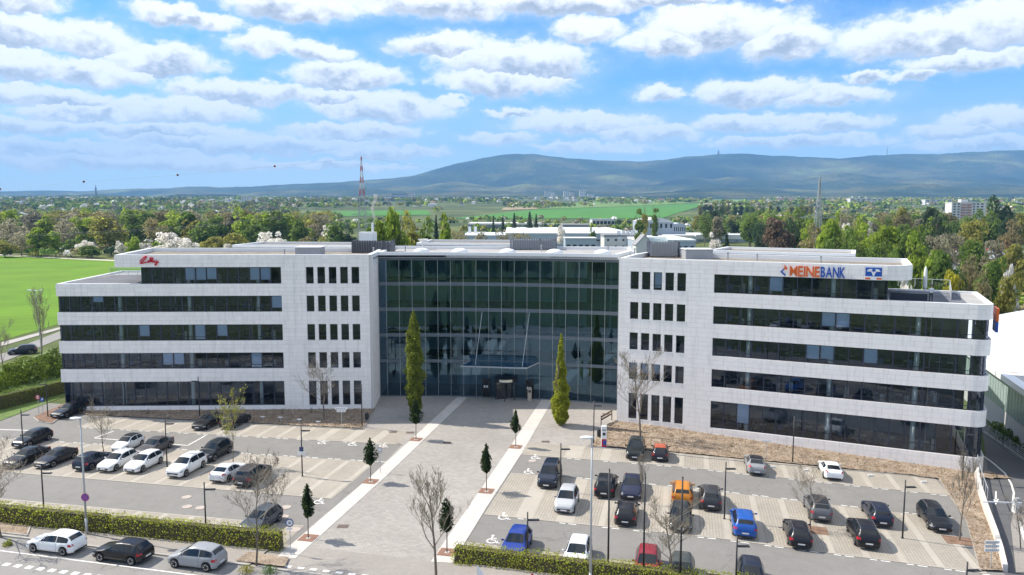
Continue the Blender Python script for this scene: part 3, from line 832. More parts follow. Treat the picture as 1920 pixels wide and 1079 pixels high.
# ------------------------------------------------------------------ the office building
LV = {'t5': 18.23, 'b5': 16.15, 't4': 14.63, 'b4': 12.62, 't3': 11.02, 'b3': 8.98, 't2': 7.43, 'b2': 5.40, 't1': 3.76, 'b1': 0.63}
ROOF = 19.72
class Path:
    def __init__(s, pts):
        s.p = [Vector((a, b)) for a, b in pts]
        s.s = [0.0]
        for i in range(1, len(s.p)): s.s.append(s.s[-1] + (s.p[i] - s.p[i - 1]).length)
        s.n = []
        for i in range(len(s.p)):
            a = s.p[max(i - 1, 0)]; b = s.p[min(i + 1, len(s.p) - 1)]
            d = (b - a).normalized(); s.n.append(Vector((-d.y, d.x)))
        s.len = s.s[-1]
    def at(s, q):
        q = min(max(q, 0.0), s.len)
        for i in range(len(s.s) - 1):
            if q <= s.s[i + 1] + 1e-9: break
        t = (q - s.s[i]) / (s.s[i + 1] - s.s[i])
        n = (s.n[i] * (1 - t) + s.n[i + 1] * t)
        return s.p[i] * (1 - t) + s.p[i + 1] * t, n
    def P(s, q, t, z):
        """q along the wall, t into the building, z up"""
        p, n = s.at(q)
        return Vector((p.x + n.x * t, p.y + n.y * t, z))
    def stops(s, a, b):
        return [a] + [q for q in s.s if a + 1e-4 < q < b - 1e-4] + [b]
    def wbox(s, mb, a, b, t0, t1, z0, z1, mi=0):
        st = s.stops(a, b)
        vs = []
        for q in st: vs += [s.P(q, t0, z0), s.P(q, t1, z0), s.P(q, t1, z1), s.P(q, t0, z1)]
        n = len(st); fs = [(0, 3, 2, 1), (4 * n - 4, 4 * n - 3, 4 * n - 2, 4 * n - 1)]
        for i in range(n - 1):
            for k in range(4):
                j = (k + 1) % 4
                fs.append((4 * i + k, 4 * i + j, 4 * i + 4 + j, 4 * i + 4 + k))
        mb.add(vs, fs, mi)
def arc_pts(cx, cy, r, a0, a1, n):
    return [(cx + r * math.cos(a0 + (a1 - a0) * i / n), cy + r * math.sin(a0 + (a1 - a0) * i / n)) for i in range(n + 1)]
A_, B_ = (-56.6, 95.85), (-17.6, 97.0)
C_ = (12.6, 91.25)
rd = Vector((34.17, -15.32)).normalized(); rn = Vector((-rd.y, rd.x))
def RW(s, t): return (C_[0] + rd.x * s + rn.x * t, C_[1] + rd.y * s + rn.y * t)
def rounded_end(s_end, rad, back):
    """front line of the right wing to s_end, then a rounded corner, then back along the end"""
    c = RW(s_end - rad, rad)
    a0 = math.atan2(-rn.y, -rn.x)
    pts = [RW(0, 0)] + [RW(k, 0) for k in (s_end - rad - 0.02,)] + arc_pts(c[0], c[1], rad, a0, a0 + math.pi / 2, 9)
    e = RW(s_end, back)
    return pts + [((pts[-1][0] * .999 + e[0] * .001), (pts[-1][1] * .999 + e[1] * .001)), e]
PL = Path([A_, B_])
PR = Path(rounded_end(38.2, 1.5, 13.5))
PRroof = Path(rounded_end(30.9, 2.4, 13.0))
PLroof = Path([(-49.27, 96.066), B_])
PLend = Path([(-58.6, 116.0), A_])
PLroofend = Path([(-52.6, 112.5), (-49.27, 96.066)])
PLret = Path([B_, (-17.95, 103.9)])

bld = empty('office_building', (0, 98, 0), 'long white stone office building with ribbon windows and central glass hall', 'building')

def openings(strip, small, gx=None):
    o = []
    for k in range(1, 6):
        z0, z1 = LV['b%d' % k], LV['t%d' % k]
        a, b = strip(k)
        o.append((a, b, z0, z1))
        for (c, d) in small: o.append((c, d, z0, z1))
    return o
sL0 = -A_[0]
def sl(x): return (x - A_[0]) / math.cos(math.atan2(1.15, 39.0))
small_L = [(sl(-25.76) + 1.417 * i, sl(-25.76) + 1.417 * i + 0.945) for i in range(5)]
small_R = [(1.41 + 1.372 * i, 1.41 + 1.372 * i + 0.975) for i in range(5)]
R_END = 38.55 + 3.0 + 7.0
def strip_L(k): return ((sl(-46.16) if k == 5 else -0.02), sl(-28.85))
def strip_R(k): return (11.03, (28.6 if k == 5 else PR.len + 1))
OL = openings(strip_L, small_L)
OR = openings(strip_R, small_R)
ZCUT = [LV[k] for k in ('b1', 't1', 'b2', 't2', 'b3', 't3', 'b4', 't4', 'b5', 't5')]

def courses(zbase):
    zs = [zbase] + ZCUT + [ROOF]
    out = []
    for a, b in zip(zs[:-1], zs[1:]):
        n = max(1, int(round((b - a) / 0.5)))
        out += [(a + (b - a) * i / n, a + (b - a) * (i + 1) / n) for i in range(n)]
    return out
def solid_parts(ops, z0, z1, lim):
    zm = (z0 + z1) / 2
    cut = sorted([(a, b) for (a, b, c, d) in ops if c < zm < d])
    res, cur = [], lim[0]
    for a, b in cut:
        if a > cur + 0.02: res.append((cur, min(a, lim[1])))
        cur = max(cur, b)
        if cur >= lim[1]: break
    if cur < lim[1] - 0.02: res.append((cur, lim[1]))
    return res

panels = []        # (path, s0, s1, z0, z1)
def clad(path, ops, zbase, ztop, lims, wall_mb, thick=0.32):
    """backing wall plus the list of stone panels in front of it"""
    rnd = random.Random(hash((round(path.len, 2), round(zbase, 1))) & 0xffff)
    for z0, z1 in courses(zbase):
        if z0 > ztop - 0.05: break
        lim = lims(0.5 * (z0 + z1))
        if lim is None: continue
        for a, b in solid_parts(ops, z0, z1, lim):
            path.wbox(wall_mb, a, b, 0.03, thick, z0, z1)
            s = a; k = 0
            L_ = b - a
            if L_ < 1.2: widths = [L_]
            else:
                widths = []
                while s < b - 1e-3:
                    w = rnd.choice((1.15, 1.55, 1.55, 1.95, 2.3))
                    if b - s - w < 0.6: w = b - s
                    w = min(w, b - s); widths.append(w); s += w
            s = a
            for w in widths:
                panels.append((path, s + 0.011, s + w - 0.011, z0 + 0.009, z1 - 0.009)); s += w
wl = MB()
def lim_front_L(z): return (0.0, PL.len) if z < LV['b5'] - 0.14 else (((sl(-46.16)) if z < LV['t5'] else None) and (sl(-46.16), PL.len))
def limL(z):
    if z < LV['b5']: return (0.0, PL.len)
    if z < LV['t5']: return (sl(-46.16), PL.len)
    return (sl(-49.27), PL.len)
clad(PL, OL, -0.1, 99, limL, wl)
clad(PLret, [], -0.1, 99, lambda z: (0.0, PLret.len), wl)
endops = [(0.6, PLend.len + 1, LV['b%d' % k], LV['t%d' % k]) for k in range(1, 5)]
clad(PLend, endops, -0.1, LV['b5'] - 0.01, lambda z: (0.0, PLend.len), wl)
clad(PLroofend, [(0, 99, 0, LV['t5'])], -0.1, 99, lambda z: (0.0, PLroofend.len), wl)
wallL = wl.build('wing_wall', [M_joint], bld)
wr = MB()
def limR(z):
    if z < LV['b5']: return (0.0, PR.len)
    return (0.0, 28.6) if z < LV['t5'] else None
clad(PR, OR, -1.35, 99, limR, wr)
clad(PRroof, [(0, 99, -5, LV['t5'])], -1.35, 99, lambda z: (0.0, PRroof.len) if z > LV['t5'] else None, wr)
wallR = wr.build('wing_wall', [M_joint], bld)

def panel_geo(mb, p): p[0].wbox(mb, p[1], p[2], 0.0, 0.028, p[3], p[4])
def panel_rank(p):
    q = p[0].P((p[1] + p[2]) / 2, 0, (p[3] + p[4]) / 2)
    vis = 1.0 if p[0] in (PR, PRroof) and p[2] < 36 else 0.2
    return (p[2] - p[1]) * (p[4] - p[3]) / (q.x ** 2 + q.y ** 2) * vis
panels.sort(key=panel_rank, reverse=True)
M_panel = mat_objcolor('limestone panel', 0.65, var=0.05, spec=0.4, nscale=1.6)
def streaks():
    nt = M_panel.node_tree; N = nt.nodes.new; L = nt.links.new
    b = nt.nodes['Principled BSDF']; src = b.inputs['Base Color'].links[0].from_socket
    g = N('ShaderNodeNewGeometry'); mp = N('ShaderNodeMapping'); mp.inputs['Scale'].default_value = (2.6, 2.6, 0.16); L(g.outputs['Position'], mp.inputs[0])
    n = N('ShaderNodeTexNoise'); n.inputs['Scale'].default_value = 1.0; n.inputs['Detail'].default_value = 5; L(mp.outputs[0], n.inputs['Vector'])
    r = N('ShaderNodeMapRange'); r.inputs['From Min'].default_value = .5; r.inputs['From Max'].default_value = .78; r.inputs['To Min'].default_value = 1.0; r.inputs['To Max'].default_value = .86; L(n.outputs['Fac'], r.inputs['Value'])
    mx = N('ShaderNodeMixRGB'); mx.blend_type = 'MULTIPLY'; mx.inputs[0].default_value = 1; L(src, mx.inputs[1]); L(r.outputs[0], mx.inputs[2]); L(mx.outputs[0], b.inputs['Base Color'])
streaks()
PCOL = (0.92, 0.875, 0.83, 1)
for p in panels[:300]:
    mb = MB(); panel_geo(mb, p)
    o = mb.build('cladding_panel', M_panel, wallR)
    o.color = PCOL
for parent, paths in ((wallL, (PL, PLret, PLend, PLroofend)), (wallR, (PR, PRroof))):
    mb = MB()
    for p in panels[300:]:
        if p[0] in paths: panel_geo(mb, p)
    o = mb.build('cladding_panels', M_panel, parent); o['kind'] = 'stuff'; o.color = PCOL

# ribbon windows: frame with mullions, one pane per field, columns behind
def ribbon(path, a, b, z0, z1, mod, rec, rnd, transom=0.42, blinds=()):
    n = max(1, int(round((b - a) / mod)))
    fr = MB()
    f = 0.07
    path.wbox(fr, a, b, rec - 0.05, rec + 0.07, z0, z0 + f)
    path.wbox(fr, a, b, rec - 0.05, rec + 0.07, z1 - f, z1)
    path.wbox(fr, a, b, rec - 0.03, rec + 0.05, z0 + transom, z0 + transom + 0.05)
    for i in range(n + 1):
        q = a + (b - a) * i / n
        w = 0.075 if i % 2 else 0.05
        q0, q1 = max(a, q - w), min(b, q + w)
        path.wbox(fr, q0, q1, rec - 0.045, rec + 0.065, z0 + f, z1 - f)
    fo = fr.build('ribbon_window', M_frame, bld)
    for i in range(n):
        q0, q1 = a + (b - a) * i / n + 0.06, a + (b - a) * (i + 1) / n - 0.06
        mb = MB(); st = path.stops(q0, q1); vs = []
        tl = rnd.uniform(-0.004, 0.004)
        for q in st: vs += [path.P(q, rec + tl, z0 + f), path.P(q, rec - tl, z1 - f)]
        mb.add(vs, [(2 * k, 2 * k + 2, 2 * k + 3, 2 * k + 1) for k in range(len(st) - 1)])
        mb.build('pane', M_glass, fo)
        if i in blinds or rnd.random() < 0.07:
            h = (z1 - z0) * (0.75 if i in blinds else rnd.choice((0.35, 0.7, 0.9)))
            bb = MB(); path.wbox(bb, q0 + 0.02, q1 - 0.02, rec + 0.05, rec + 0.065, z1 - f - h, z1 - f - 0.02)
            bb.build('blind', M_blind, fo)
    return fo
rnd = random.Random(5)
BL = {5: (4, 5, 10, 11, 17, 18, 19), 4: (19,), 2: (9,)}
BR = {5: (4, 13), 4: (8, 9), 3: (7, 11), 2: ()}
for k in range(1, 6):
    z0, z1 = LV['b%d' % k], LV['t%d' % k]
    a, b = strip_L(k)
    ribbon(PL, a + (0.9 if k == 1 else 0.12) * (k < 5), b, z0, z1, 1.37, 0.30, rnd, 0.42 if k > 1 else 0.75, BL.get(k, ()))
    a, b = strip_R(k)
    ribbon(PR, a, min(b, PR.len - 0.4), z0, z1, 1.43, 0.30, rnd, 0.42 if k > 1 else 0.75, BR.get(k, ()))
    if k < 5: ribbon(PLend, 1.0, PLend.len - 0.2, z0, z1, 1.4, 0.30, rnd)
# top storey ends (glass returns under the roof slab)
p5 = Path([RW(28.6, 8.5), RW(28.6, 0.3)][::-1]); ribbon(p5, 0, p5.len, LV['b5'], LV['t5'], 1.4, 0.02, rnd)
q5 = Path([(PL.P(sl(-46.16), 9.0, 0).x, PL.P(sl(-46.16), 9.0, 0).y), (PL.P(sl(-46.16), 0.3, 0).x, PL.P(sl(-46.16), 0.3, 0).y)]); ribbon(q5, 0, q5.len, LV['b5'], LV['t5'], 1.4, 0.02, rnd)
# single upright windows
def small_window(path, a, b, z0, z1, blind=None):
    fr = MB(); rec, f = 0.24, 0.06
    path.wbox(fr, a, b, rec - 0.03, rec + 0.05, z0, z0 + f); path.wbox(fr, a, b, rec - 0.03, rec + 0.05, z1 - f, z1)
    path.wbox(fr, a, a + f, rec - 0.03, rec + 0.05, z0 + f, z1 - f); path.wbox(fr, b - f, b, rec - 0.03, rec + 0.05, z0 + f, z1 - f)
    path.wbox(fr, a + f, b - f, rec - 0.02, rec + 0.04, z0 + 0.55, z0 + 0.61)
    fo = fr.build('window', M_frame, bld)
    mb = MB(); mb.add([path.P(a + f, rec, z0 + f), path.P(b - f, rec, z0 + f), path.P(b - f, rec, z1 - f), path.P(a + f, rec, z1 - f)], [(0, 1, 2, 3)]); mb.build('pane', M_glass, fo)
    mb = MB(); path.wbox(mb, a - 0.01, b + 0.01, -0.03, rec - 0.04, z0 - 0.035, z0 + 0.012); mb.build('sill', M_whitemetal, fo)
    if blind:
        mb = MB(); path.wbox(mb, a + f, b - f, rec + 0.1, rec + 0.12, z1 - f - blind * (z1 - z0 - 2 * f), z1 - f); mb.build('blind', M_blind, fo)
for k in range(1, 6):
    for i, (a, b) in enumerate(small_L): small_window(PL, a, b, LV['b%d' % k], LV['t%d' % k])
    for i, (a, b) in enumerate(small_R): small_window(PR, a, b, LV['b%d' % k], LV['t%d' % k], {(5, 2): 0.9, (2, 0): 0.6, (2, 1): 0.6, (2, 2): 0.6}.get((k, i)))

# interior: slabs, core wall, columns, desks
M_part = mat('grey partition', (0.34, 0.34, 0.36), 0.9, noise=(0.5, .4))
for k in range(1, 6):
    zf = LV['b%d' % k] - 0.12
    zc = LV['t%d' % k] + 0.06
    nxt = LV['b%d' % (k + 1)] - 0.12 if k < 5 else 19.0
    for path, a, b, dep in ((PL, (0.4 if k < 5 else sl(-46.0)), PL.len - 0.3, 14.5), (PR, 0.3, (36.0 if k < 5 else 28.5), 12.8)):
        P4 = [path.P(a, 0.33, 0), path.P(b, 0.33, 0), path.P(b, dep, 0), path.P(a, dep, 0)]
        sl_mb, ce_mb = MB(), MB()
        if k == 1: sl_mb.prism([(p.x, p.y) for p in P4], -0.3 if path is PL else -1.3, zf)
        ce_mb.prism([(p.x, p.y) for p in P4], zc, nxt - 0.04)
        sl_mb.build('floor_slab', M_dark, bld) if k == 1 else None
        sl_mb = MB(); sl_mb.prism([(p.x, p.y) for p in P4], nxt - 0.035, nxt); sl_mb.build('floor_slab', M_dark, bld)
        ce_mb.build('ceiling', M_ceil, bld)
        for (t0, t1) in ((7.0, 7.3), (dep - 0.3, dep)):
            co_mb = MB(); path.wbox(co_mb, a, b, t0, t1, zf + 0.002, zc - 0.002); co_mb.build('core_wall', M_part, bld)
        for q in np.arange(a + 4, b, 9.5): co_mb = MB(); path.wbox(co_mb, q, q + 0.12, 1.6, 6.98, zf + 0.002, zc - 0.002); co_mb.build('partition', M_part, bld)

colL = [(at(197, 0, 97).x + 0.1) + 8.62 * i for i in range(4)]
for k in range(1, 6):
    zf, zc = LV['b%d' % k] - 0.12, LV['t%d' % k] + 0.06
    for x in colL[:3] if k < 5 else colL[1:3]:
        c = PL.P(sl(x), 0.66, 0); mb = MB(); mb.tube((c.x, c.y, zf), (c.x, c.y, zc), 0.26, n=12); mb.build('column', M_column, bld, smooth=True)
    for s in ((14.9, 23.4, 31.6) if k < 5 else (14.9, 23.4)):
        c = PR.P(s, 0.66, 0); mb = MB(); mb.tube((c.x, c.y, zf), (c.x, c.y, zc), 0.26, n=12); mb.build('column', M_column, bld, smooth=True)
fur = MB()
rf = random.Random(9)
for k in range(1, 6):
    zf = LV['b%d' % k] - 0.12
    for path, a, b in ((PL, 1.2 if k < 5 else sl(-45), sl(-29)), (PR, 11.5, 36 if k < 5 else 28)):
        q = a + 0.5
        while q < b - 2:
            t = rf.uniform(1.3, 3.5)
            path.wbox(fur, q, q + 1.6, t, t + 0.8, zf + 0.70, zf + 0.74, 0)
            path.wbox(fur, q + 0.05, q + 0.1, t + .05, t + 0.75, zf + 0.002, zf + 0.698, 1); path.wbox(fur, q + 1.5, q + 1.55, t + .05, t + 0.75, zf + 0.002, zf + 0.698, 1)
            path.wbox(fur, q + 0.5, q + 1.05, t + 0.5, t + 0.53, zf + 0.85, zf + 1.2, 1)
            path.wbox(fur, q + 0.75, q + 0.8, t + 0.5, t + 0.53, zf + 0.742, zf + 0.848, 1)
            path.wbox(fur, q + 0.45, q + 0.95, t - 0.65, t - 0.55, zf + 0.45, zf + 1.05, rf.choice((1, 1, 2)))
            if rf.random() < 0.35: path.wbox(fur, q + 1.8, q + 2.2, t, t + .4, zf + 0.002, zf + rf.uniform(.6, 1.2), 0)
            q += rf.uniform(2.2, 3.6)
f = fur.build('office_furniture', [mat('pale desk', (.6, .6, .58), .6), M_frame, mat('blue chair', (.08, .12, .3), .8)])
tag(f, 'desks, screens and chairs behind the ribbon windows', 'furniture', kind='stuff')

# ---- roofs
def roof_part(poly, z_floor, z_par, m_floor, wall_z0=None, cop=0.45, name='roof'):
    """flat roof with a white parapet coping; poly anticlockwise"""
    mb = MB(); n = len(poly)
    mb.prism(poly, z_floor - 0.25, z_floor)
    o = mb.build(name, m_floor, bld)
    pts = [Vector(p) for p in poly]
    nor = []
    for i in range(n):
        d = (pts[(i + 1) % n] - pts[i]).normalized(); nor.append(Vector((-d.y, d.x)))
    inner = []
    for i in range(n):
        a, b = nor[i - 1], nor[i]
        mtr = (a + b) / max(0.3, 1 + a.dot(b)); inner.append(pts[i] + mtr * cop)
    pm = MB()
    lo = z_floor + 0.003 if wall_z0 is None else wall_z0
    for i in range(n):
        j = (i + 1) % n
        pm.hexa([(*pts[i], lo), (*pts[j], lo), (*inner[j], lo), (*inner[i], lo)], [(*pts[i], z_par), (*pts[j], z_par), (*inner[j], z_par), (*inner[i], z_par)])
    pm.build('parapet', M_whitemetal, o)
    return o
def inset_front(path, s0, s1, t): return [(path.P(q, t, 0).x, path.P(q, t, 0).y) for q in path.stops(s0, s1)]
# left main roof
roof_part([(-49.2, 96.12)] + [(-17.62, 97.04), (-17.9, 104.0), (-18.6, 112.5), (-52.4, 112.3)], 19.25, 19.78, M_gravel, 18.24, 0.55)
# left terrace
roof_part([(-56.55, 95.9), (-46.4, 96.2), (-46.8, 105.3), (-47.5, 115.8), (-58.5, 115.8)], 15.96, 16.19, M_rooffelt, None, 0.4, 'terrace_deck')
# right main roof and terrace
roof_part(inset_front(PRroof, 0.02, PRroof.len, 0.05) + [RW(0, 13), RW(-0.4, 8)], 19.25, 19.78, M_gravel, 18.24, 0.55)
roof_part([RW(28.4, 0.05)] + inset_front(PR, 30, PR.len, 0.05) + [RW(28.4, 13.4)], 15.97, 16.17, M_rooffelt, None, 0.45, 'terrace_deck')
# hall roof
hall_line = [(-17.9, 103.9), (-8.8, 103.95), (-2.0, 103.15), (5.0, 102.05), (13.75, 99.65)]
roof_part([(-17.85, 103.3), (-8.8, 103.3), (-2.0, 102.5), (5.0, 101.4), (13.5, 99.1), (16.5, 107), (18, 118), (-18.4, 120)], 19.3, 19.72, M_rooffelt, 19.02, 0.5)
# rear wings
def block(poly, z0, z1, m=M_stone, name='rear_wing'):
    mb = MB(); mb.prism(poly, z0, z1); return mb.build(name, m, bld)
for poly in ([(-42.5, 118), (-24, 117), (-23, 127), (-41.5, 129)], [(-15.5, 126), (2, 122), (3, 136), (-14.5, 138)], [RW(7, 17.5), RW(25.3, 17.5), RW(25.3, 27), RW(8, 29)]):
    roof_part(poly, 19.6, 19.95, M_gravel, 14.0, 0.5, 'rear_roof')
    c = [sum(p[0] for p in poly) / 4, sum(p[1] for p in poly) / 4]
    block([(c[0] + (p[0] - c[0]) * .985, c[1] + (p[1] - c[1]) * .985) for p in poly], 0, 19.3)
block([(-57.5, 113), (-19, 110.5), (-18.5, 118), (-57, 116)], 0, 15.3); block([(-18.3, 112), (18, 110), (18.5, 119.8), (-18, 121)], 0, 19.0)
block([RW(0.2, 12.95), RW(37.5, 13.3), RW(37.5, 17.4), RW(0.4, 17.4)], 0, 15.3)
# end walls that close the wings
block([(-18.05, 97.4), (-17.97, 97.4), (-18.3, 112), (-18.4, 112)], 0, 19.2, M_joint, 'end_wall')
block([RW(0.02, 0.4), RW(0.25, 0.4), RW(0.25, 12.9), RW(0.02, 12.9)], -0.2, 19.2, M_stone, 'end_wall')

# ---- glass hall
PH = Path([(-17.9, 103.9), (-13.4, 103.99), (-8.8, 103.92), (-5.4, 103.65), (-2.0, 103.2), (1.5, 102.65), (5.0, 102.0), (9.4, 100.95), (13.75, 99.65)])
beams = [(0.0, 0.16), (4.72, 5.12), (8.25, 8.72), (11.75, 12.22), (15.2, 15.68), (18.62, 19.02)]
NP = 18
mods = [0.0, 1.0] + [1.0 + (PH.len - 1.0) * i / NP for i in range(1, NP + 1)]
cw = MB()
for (z0, z1) in beams: PH.wbox(cw, 0, PH.len, -0.10, 0.12, z0, z1)
cwo = cw.build('curtain_wall', M_steel, bld)
for q in mods:
    mm = MB(); PH.wbox(mm, max(0, q - 0.02), min(PH.len, q + 0.02), -0.13, -0.102, 0.16, 18.62); mm.build('mullion', mat('pale aluminium', (.45, .49, .5), .35, metal=.4), cwo)
door_c = None
for i in range(len(mods) - 1):
    for j in range(5):
        z0, z1 = beams[j][1], beams[j + 1][0]
        q0, q1 = mods[i] + 0.035, mods[i + 1] - 0.035
        tl = rnd.uniform(-0.006, 0.006); tw = rnd.uniform(-0.005, 0.005)
        mb = MB(); st = PH.stops(q0, q1); vs = []
        for k, q in enumerate(st): vs += [PH.P(q, 0.0 + tw * k, z0), PH.P(q, tl + tw * k, z1)]
        mb.add(vs, [(2 * k, 2 * k + 2, 2 * k + 3, 2 * k + 1) for k in range(len(st) - 1)])
        mb.build('pane', M_hallglass, cwo)
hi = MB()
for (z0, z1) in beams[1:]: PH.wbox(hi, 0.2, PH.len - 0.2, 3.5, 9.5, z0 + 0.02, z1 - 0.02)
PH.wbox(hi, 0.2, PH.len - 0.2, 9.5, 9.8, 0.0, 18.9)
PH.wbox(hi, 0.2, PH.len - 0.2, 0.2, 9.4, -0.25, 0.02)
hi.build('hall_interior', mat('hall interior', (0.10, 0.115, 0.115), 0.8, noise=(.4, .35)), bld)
for q in np.arange(3, PH.len, 6.9):
    c = PH.P(q, 2.6, 0); mb = MB(); mb.tube((c.x, c.y, 0), (c.x, c.y, 18.6), 0.22, n=12); mb.build('column', M_steel, bld, smooth=True)
mb = MB(); PH.wbox(mb, 0.0, PH.len, -0.55, 0.3, 19.03, 19.60); mb.build('hall_fascia', M_whitemetal, bld)
# sign letters standing inside the hall
# canopy on two rods
cn = PH.n[4]; q_door = PH.s[4] + 1.05
def HP(q, t, z): return PH.P(q_door + q, t, z)
mb = MB(); mb.hexa([HP(-5.4, -3.9, 5.0), HP(3.6, -3.9, 5.0), HP(4.6, -0.14, 5.0), HP(-4.6, -0.14, 5.0)], [HP(-5.4, -3.9, 5.06), HP(3.6, -3.9, 5.06), HP(4.6, -0.14, 5.06), HP(-4.6, -0.14, 5.06)])
can = mb.build('canopy', mat_glass('canopy glass', (0.35, 0.5, 0.52), 1.9, (0.7, 0.85, 0.9)), bld)
mb = MB(); mb.bar(HP(-5.45, -3.95, 5.03), HP(3.65, -3.95, 5.03), 0.1, 0.16); mb.bar(HP(3.62, -3.9, 5.03), HP(4.62, -0.2, 5.03), 0.08, 0.14); mb.bar(HP(-5.42, -3.9, 5.03), HP(-4.62, -0.2, 5.03), 0.08, 0.14)
for q in (-3.2, -0.4, 2.0): mb.bar(HP(q, -3.85, 4.96), HP(q + .3, -0.2, 4.96), 0.06, 0.06)
mb.build('rim', mat('brushed rim', (.34, .37, .39), .4), can)
for q in (-3.4, 3.0):
    mb = MB(); mb.tube(HP(q - 0.1, -3.3, 5.07), HP(q + .35, -0.12, 11.75), 0.035, n=8); mb.build('tie_rod', mat('pale aluminium', (.55, .58, .58), .35, metal=.4), can)
# revolving door
dc = HP(0.2, -0.5, 0.0)
mb = MB(); mb.lathe([(1.5, 2.45), (1.5, 3.0), (1.35, 3.03), (0.02, 3.03)], (dc.x, dc.y, 0), 24)
dr = mb.build('revolving_door', M_black, bld, smooth=False)
for a in np.arange(-2.7, 3.5, 1.05):
    mb = MB(); mb.tube((dc.x + 1.45 * math.cos(a), dc.y + 1.45 * math.sin(a), 0.02), (dc.x + 1.45 * math.cos(a), dc.y + 1.45 * math.sin(a), 2.45), 0.05, n=6); mb.build('door_post', M_black, dr)
mb = MB(); mb.tube((dc.x, dc.y, 0.02), (dc.x, dc.y, 2.45), 0.06, n=8); mb.build('door_spindle', M_black, dr)
for a in (0.5, 2.07, 3.64, 5.21):
    mb = MB(); mb.bar((dc.x, dc.y, 1.25), (dc.x + 1.38 * math.cos(a), dc.y + 1.38 * math.sin(a), 1.25), 0.03, 2.3); mb.build('door_leaf', mat_glass('door glass', (.15, .18, .2), 1.7), dr)
mb = MB(); mb.lathe([(1.515, 2.62), (1.515, 2.88)], (dc.x, dc.y, 0), 24)
mb = MB()
for k in range(6):
    a0, a1 = -2.15 + k * .2, -2.15 + (k + 1) * .2
    mb.add([(dc.x + 1.52 * math.cos(a0), dc.y + 1.52 * math.sin(a0), 2.58), (dc.x + 1.52 * math.cos(a1), dc.y + 1.52 * math.sin(a1), 2.58), (dc.x + 1.52 * math.cos(a1), dc.y + 1.52 * math.sin(a1), 2.92), (dc.x + 1.52 * math.cos(a0), dc.y + 1.52 * math.sin(a0), 2.92)], [(0, 1, 2, 3)])
mb.build('door_header', mat('lit header', (.8, .74, .6), .5), dr)
for q in (-3.0, 2.9):
    mb = MB()
    mb.bar(HP(q, -0.2, 2.55), HP(q + 1.0, -0.2, 2.55), .1, .12); mb.bar(HP(q, -0.2, .16), HP(q + 1.0, -0.2, .16), .1, .12)
    for w in (0, 1.0): mb.bar(HP(q + w, -0.2, 0.2), HP(q + w, -0.2, 2.5), .1, .1, up=(0, 1, 0))
    d = mb.build('side_door', M_black, bld)
    mb = MB(); mb.add([HP(q + .05, -.2, .22), HP(q + .95, -.2, .22), HP(q + .95, -.2, 2.49), HP(q + .05, -.2, 2.49)], [(0, 1, 2, 3)]); mb.build('pane', mat_glass('door glass', (.15, .18, .2), 1.7), d)
    mb = MB()
    for w in (.15, .5): mb.add([HP(q + w, -.215, 1.4), HP(q + w + .22, -.215, 1.4), HP(q + w + .22, -.215, 1.7), HP(q + w, -.215, 1.7)], [(0, 1, 2, 3)])
    mb.build('notice', M_whitemetal, d)

# ---- roof furniture
def thing_mesh(name, mb, m, label, cat, group=None, smooth=False):
    return tag(mb.build(name, m, smooth=smooth), label, cat, group)
M_duct = mat('grey ductwork', (0.36, 0.37, 0.39), 0.5, noise=(1, .1))
for i, (px, Y) in enumerate(((790, 110.5), (862, 110), (952, 109), (1040, 108), (1130, 107))):
    x = (px - 960) / F_PX * Y
    mb = MB(); mb.lathe([(1.15, 0), (1.15, .18), (1.0, .36), (.7, .52), (.35, .6), (.02, .62)], (x, Y, 19.3), 16)
    thing_mesh('skylight_dome', mb, mat('milky acrylic dome', (.8, .8, .8), .3), 'milky white skylight dome on the hall roof', 'skylight', 'skylight domes on the hall roof', True)
def hvac(px0, px1, Y, d, z0, z1, label, m=None, screen=True):
    x0, x1 = (px0 - 960) / F_PX * Y, (px1 - 960) / F_PX * Y
    e = empty('roof_plant', ((x0 + x1) / 2, Y + d / 2, z0), label, 'roof unit')
    if screen:
        for k in range(int((x1 - x0) / 0.35)):
            mb = MB(); xx = x0 + .35 * k; mb.box(xx, xx + .30, Y, Y + .06, z0 + .15, z1); mb.build('screen_slat', m or M_duct, e)
        for xx in np.arange(x0, x1, 1.5): mb = MB(); mb.box(xx, xx + .08, Y + .062, Y + .14, z0, z1); mb.build('screen_post', M_frame, e)
        for xx in (x0, x1 - .06): mb = MB(); mb.box(xx, xx + .06, Y + .145, Y + d, z0, z1); mb.build('screen_side', M_frame, e)
        mb = MB(); mb.box(x0 + .5, x1 - .6, Y + .6, Y + d - .4, z0, z1 - .25); mb.build('chiller', M_duct, e)
    else:
        mb = MB(); mb.box(x0, x1, Y, Y + d, z0, z1 - .08); mb.build('housing', m or M_duct, e)
        mb = MB(); mb.box(x0 - .1, x1 + .1, Y - .1, Y + d + .1, z1 - .08, z1); mb.build('lid', M_whitemetal, e)
    return e
hvac(553, 599, 104, 3, 19.25, 20.35, 'low grey plant housing with white lid on the left wing roof', None, False)
hvac(659, 733, 109, 4, 19.25, 21.0, 'dark slatted plant screen near the stepped corner beside the hall', mat('dark slat', (.07, .075, .085), .6))
hvac(956, 1044, 116, 5, 19.3, 21.0, 'grey slatted plant screen on the hall roof', mat('mid slat', (.2, .21, .23), .6))
hvac(1220, 1275, 100, 3, 19.25, 21.3, 'slatted chiller enclosure on the right wing roof beside the hall', mat('mid slat2', (.26, .27, .28), .6))
hvac(1286, 1337, 97, 3, 19.25, 20.5, 'pale grey plant housing with lid on the right wing roof', None, False)
px0 = (672 - 960) / F_PX * 111
mb = MB(); mb.box(px0, px0 + 2.3, 111.5, 113, 19.3, 22.1); mb.box(px0 + .3, px0 + 2, 111.3, 111.48, 20.5, 21.8); mb.tube((px0 + 1.9, 112, 22.1), (px0 + 1.9, 112, 23.4), .16)
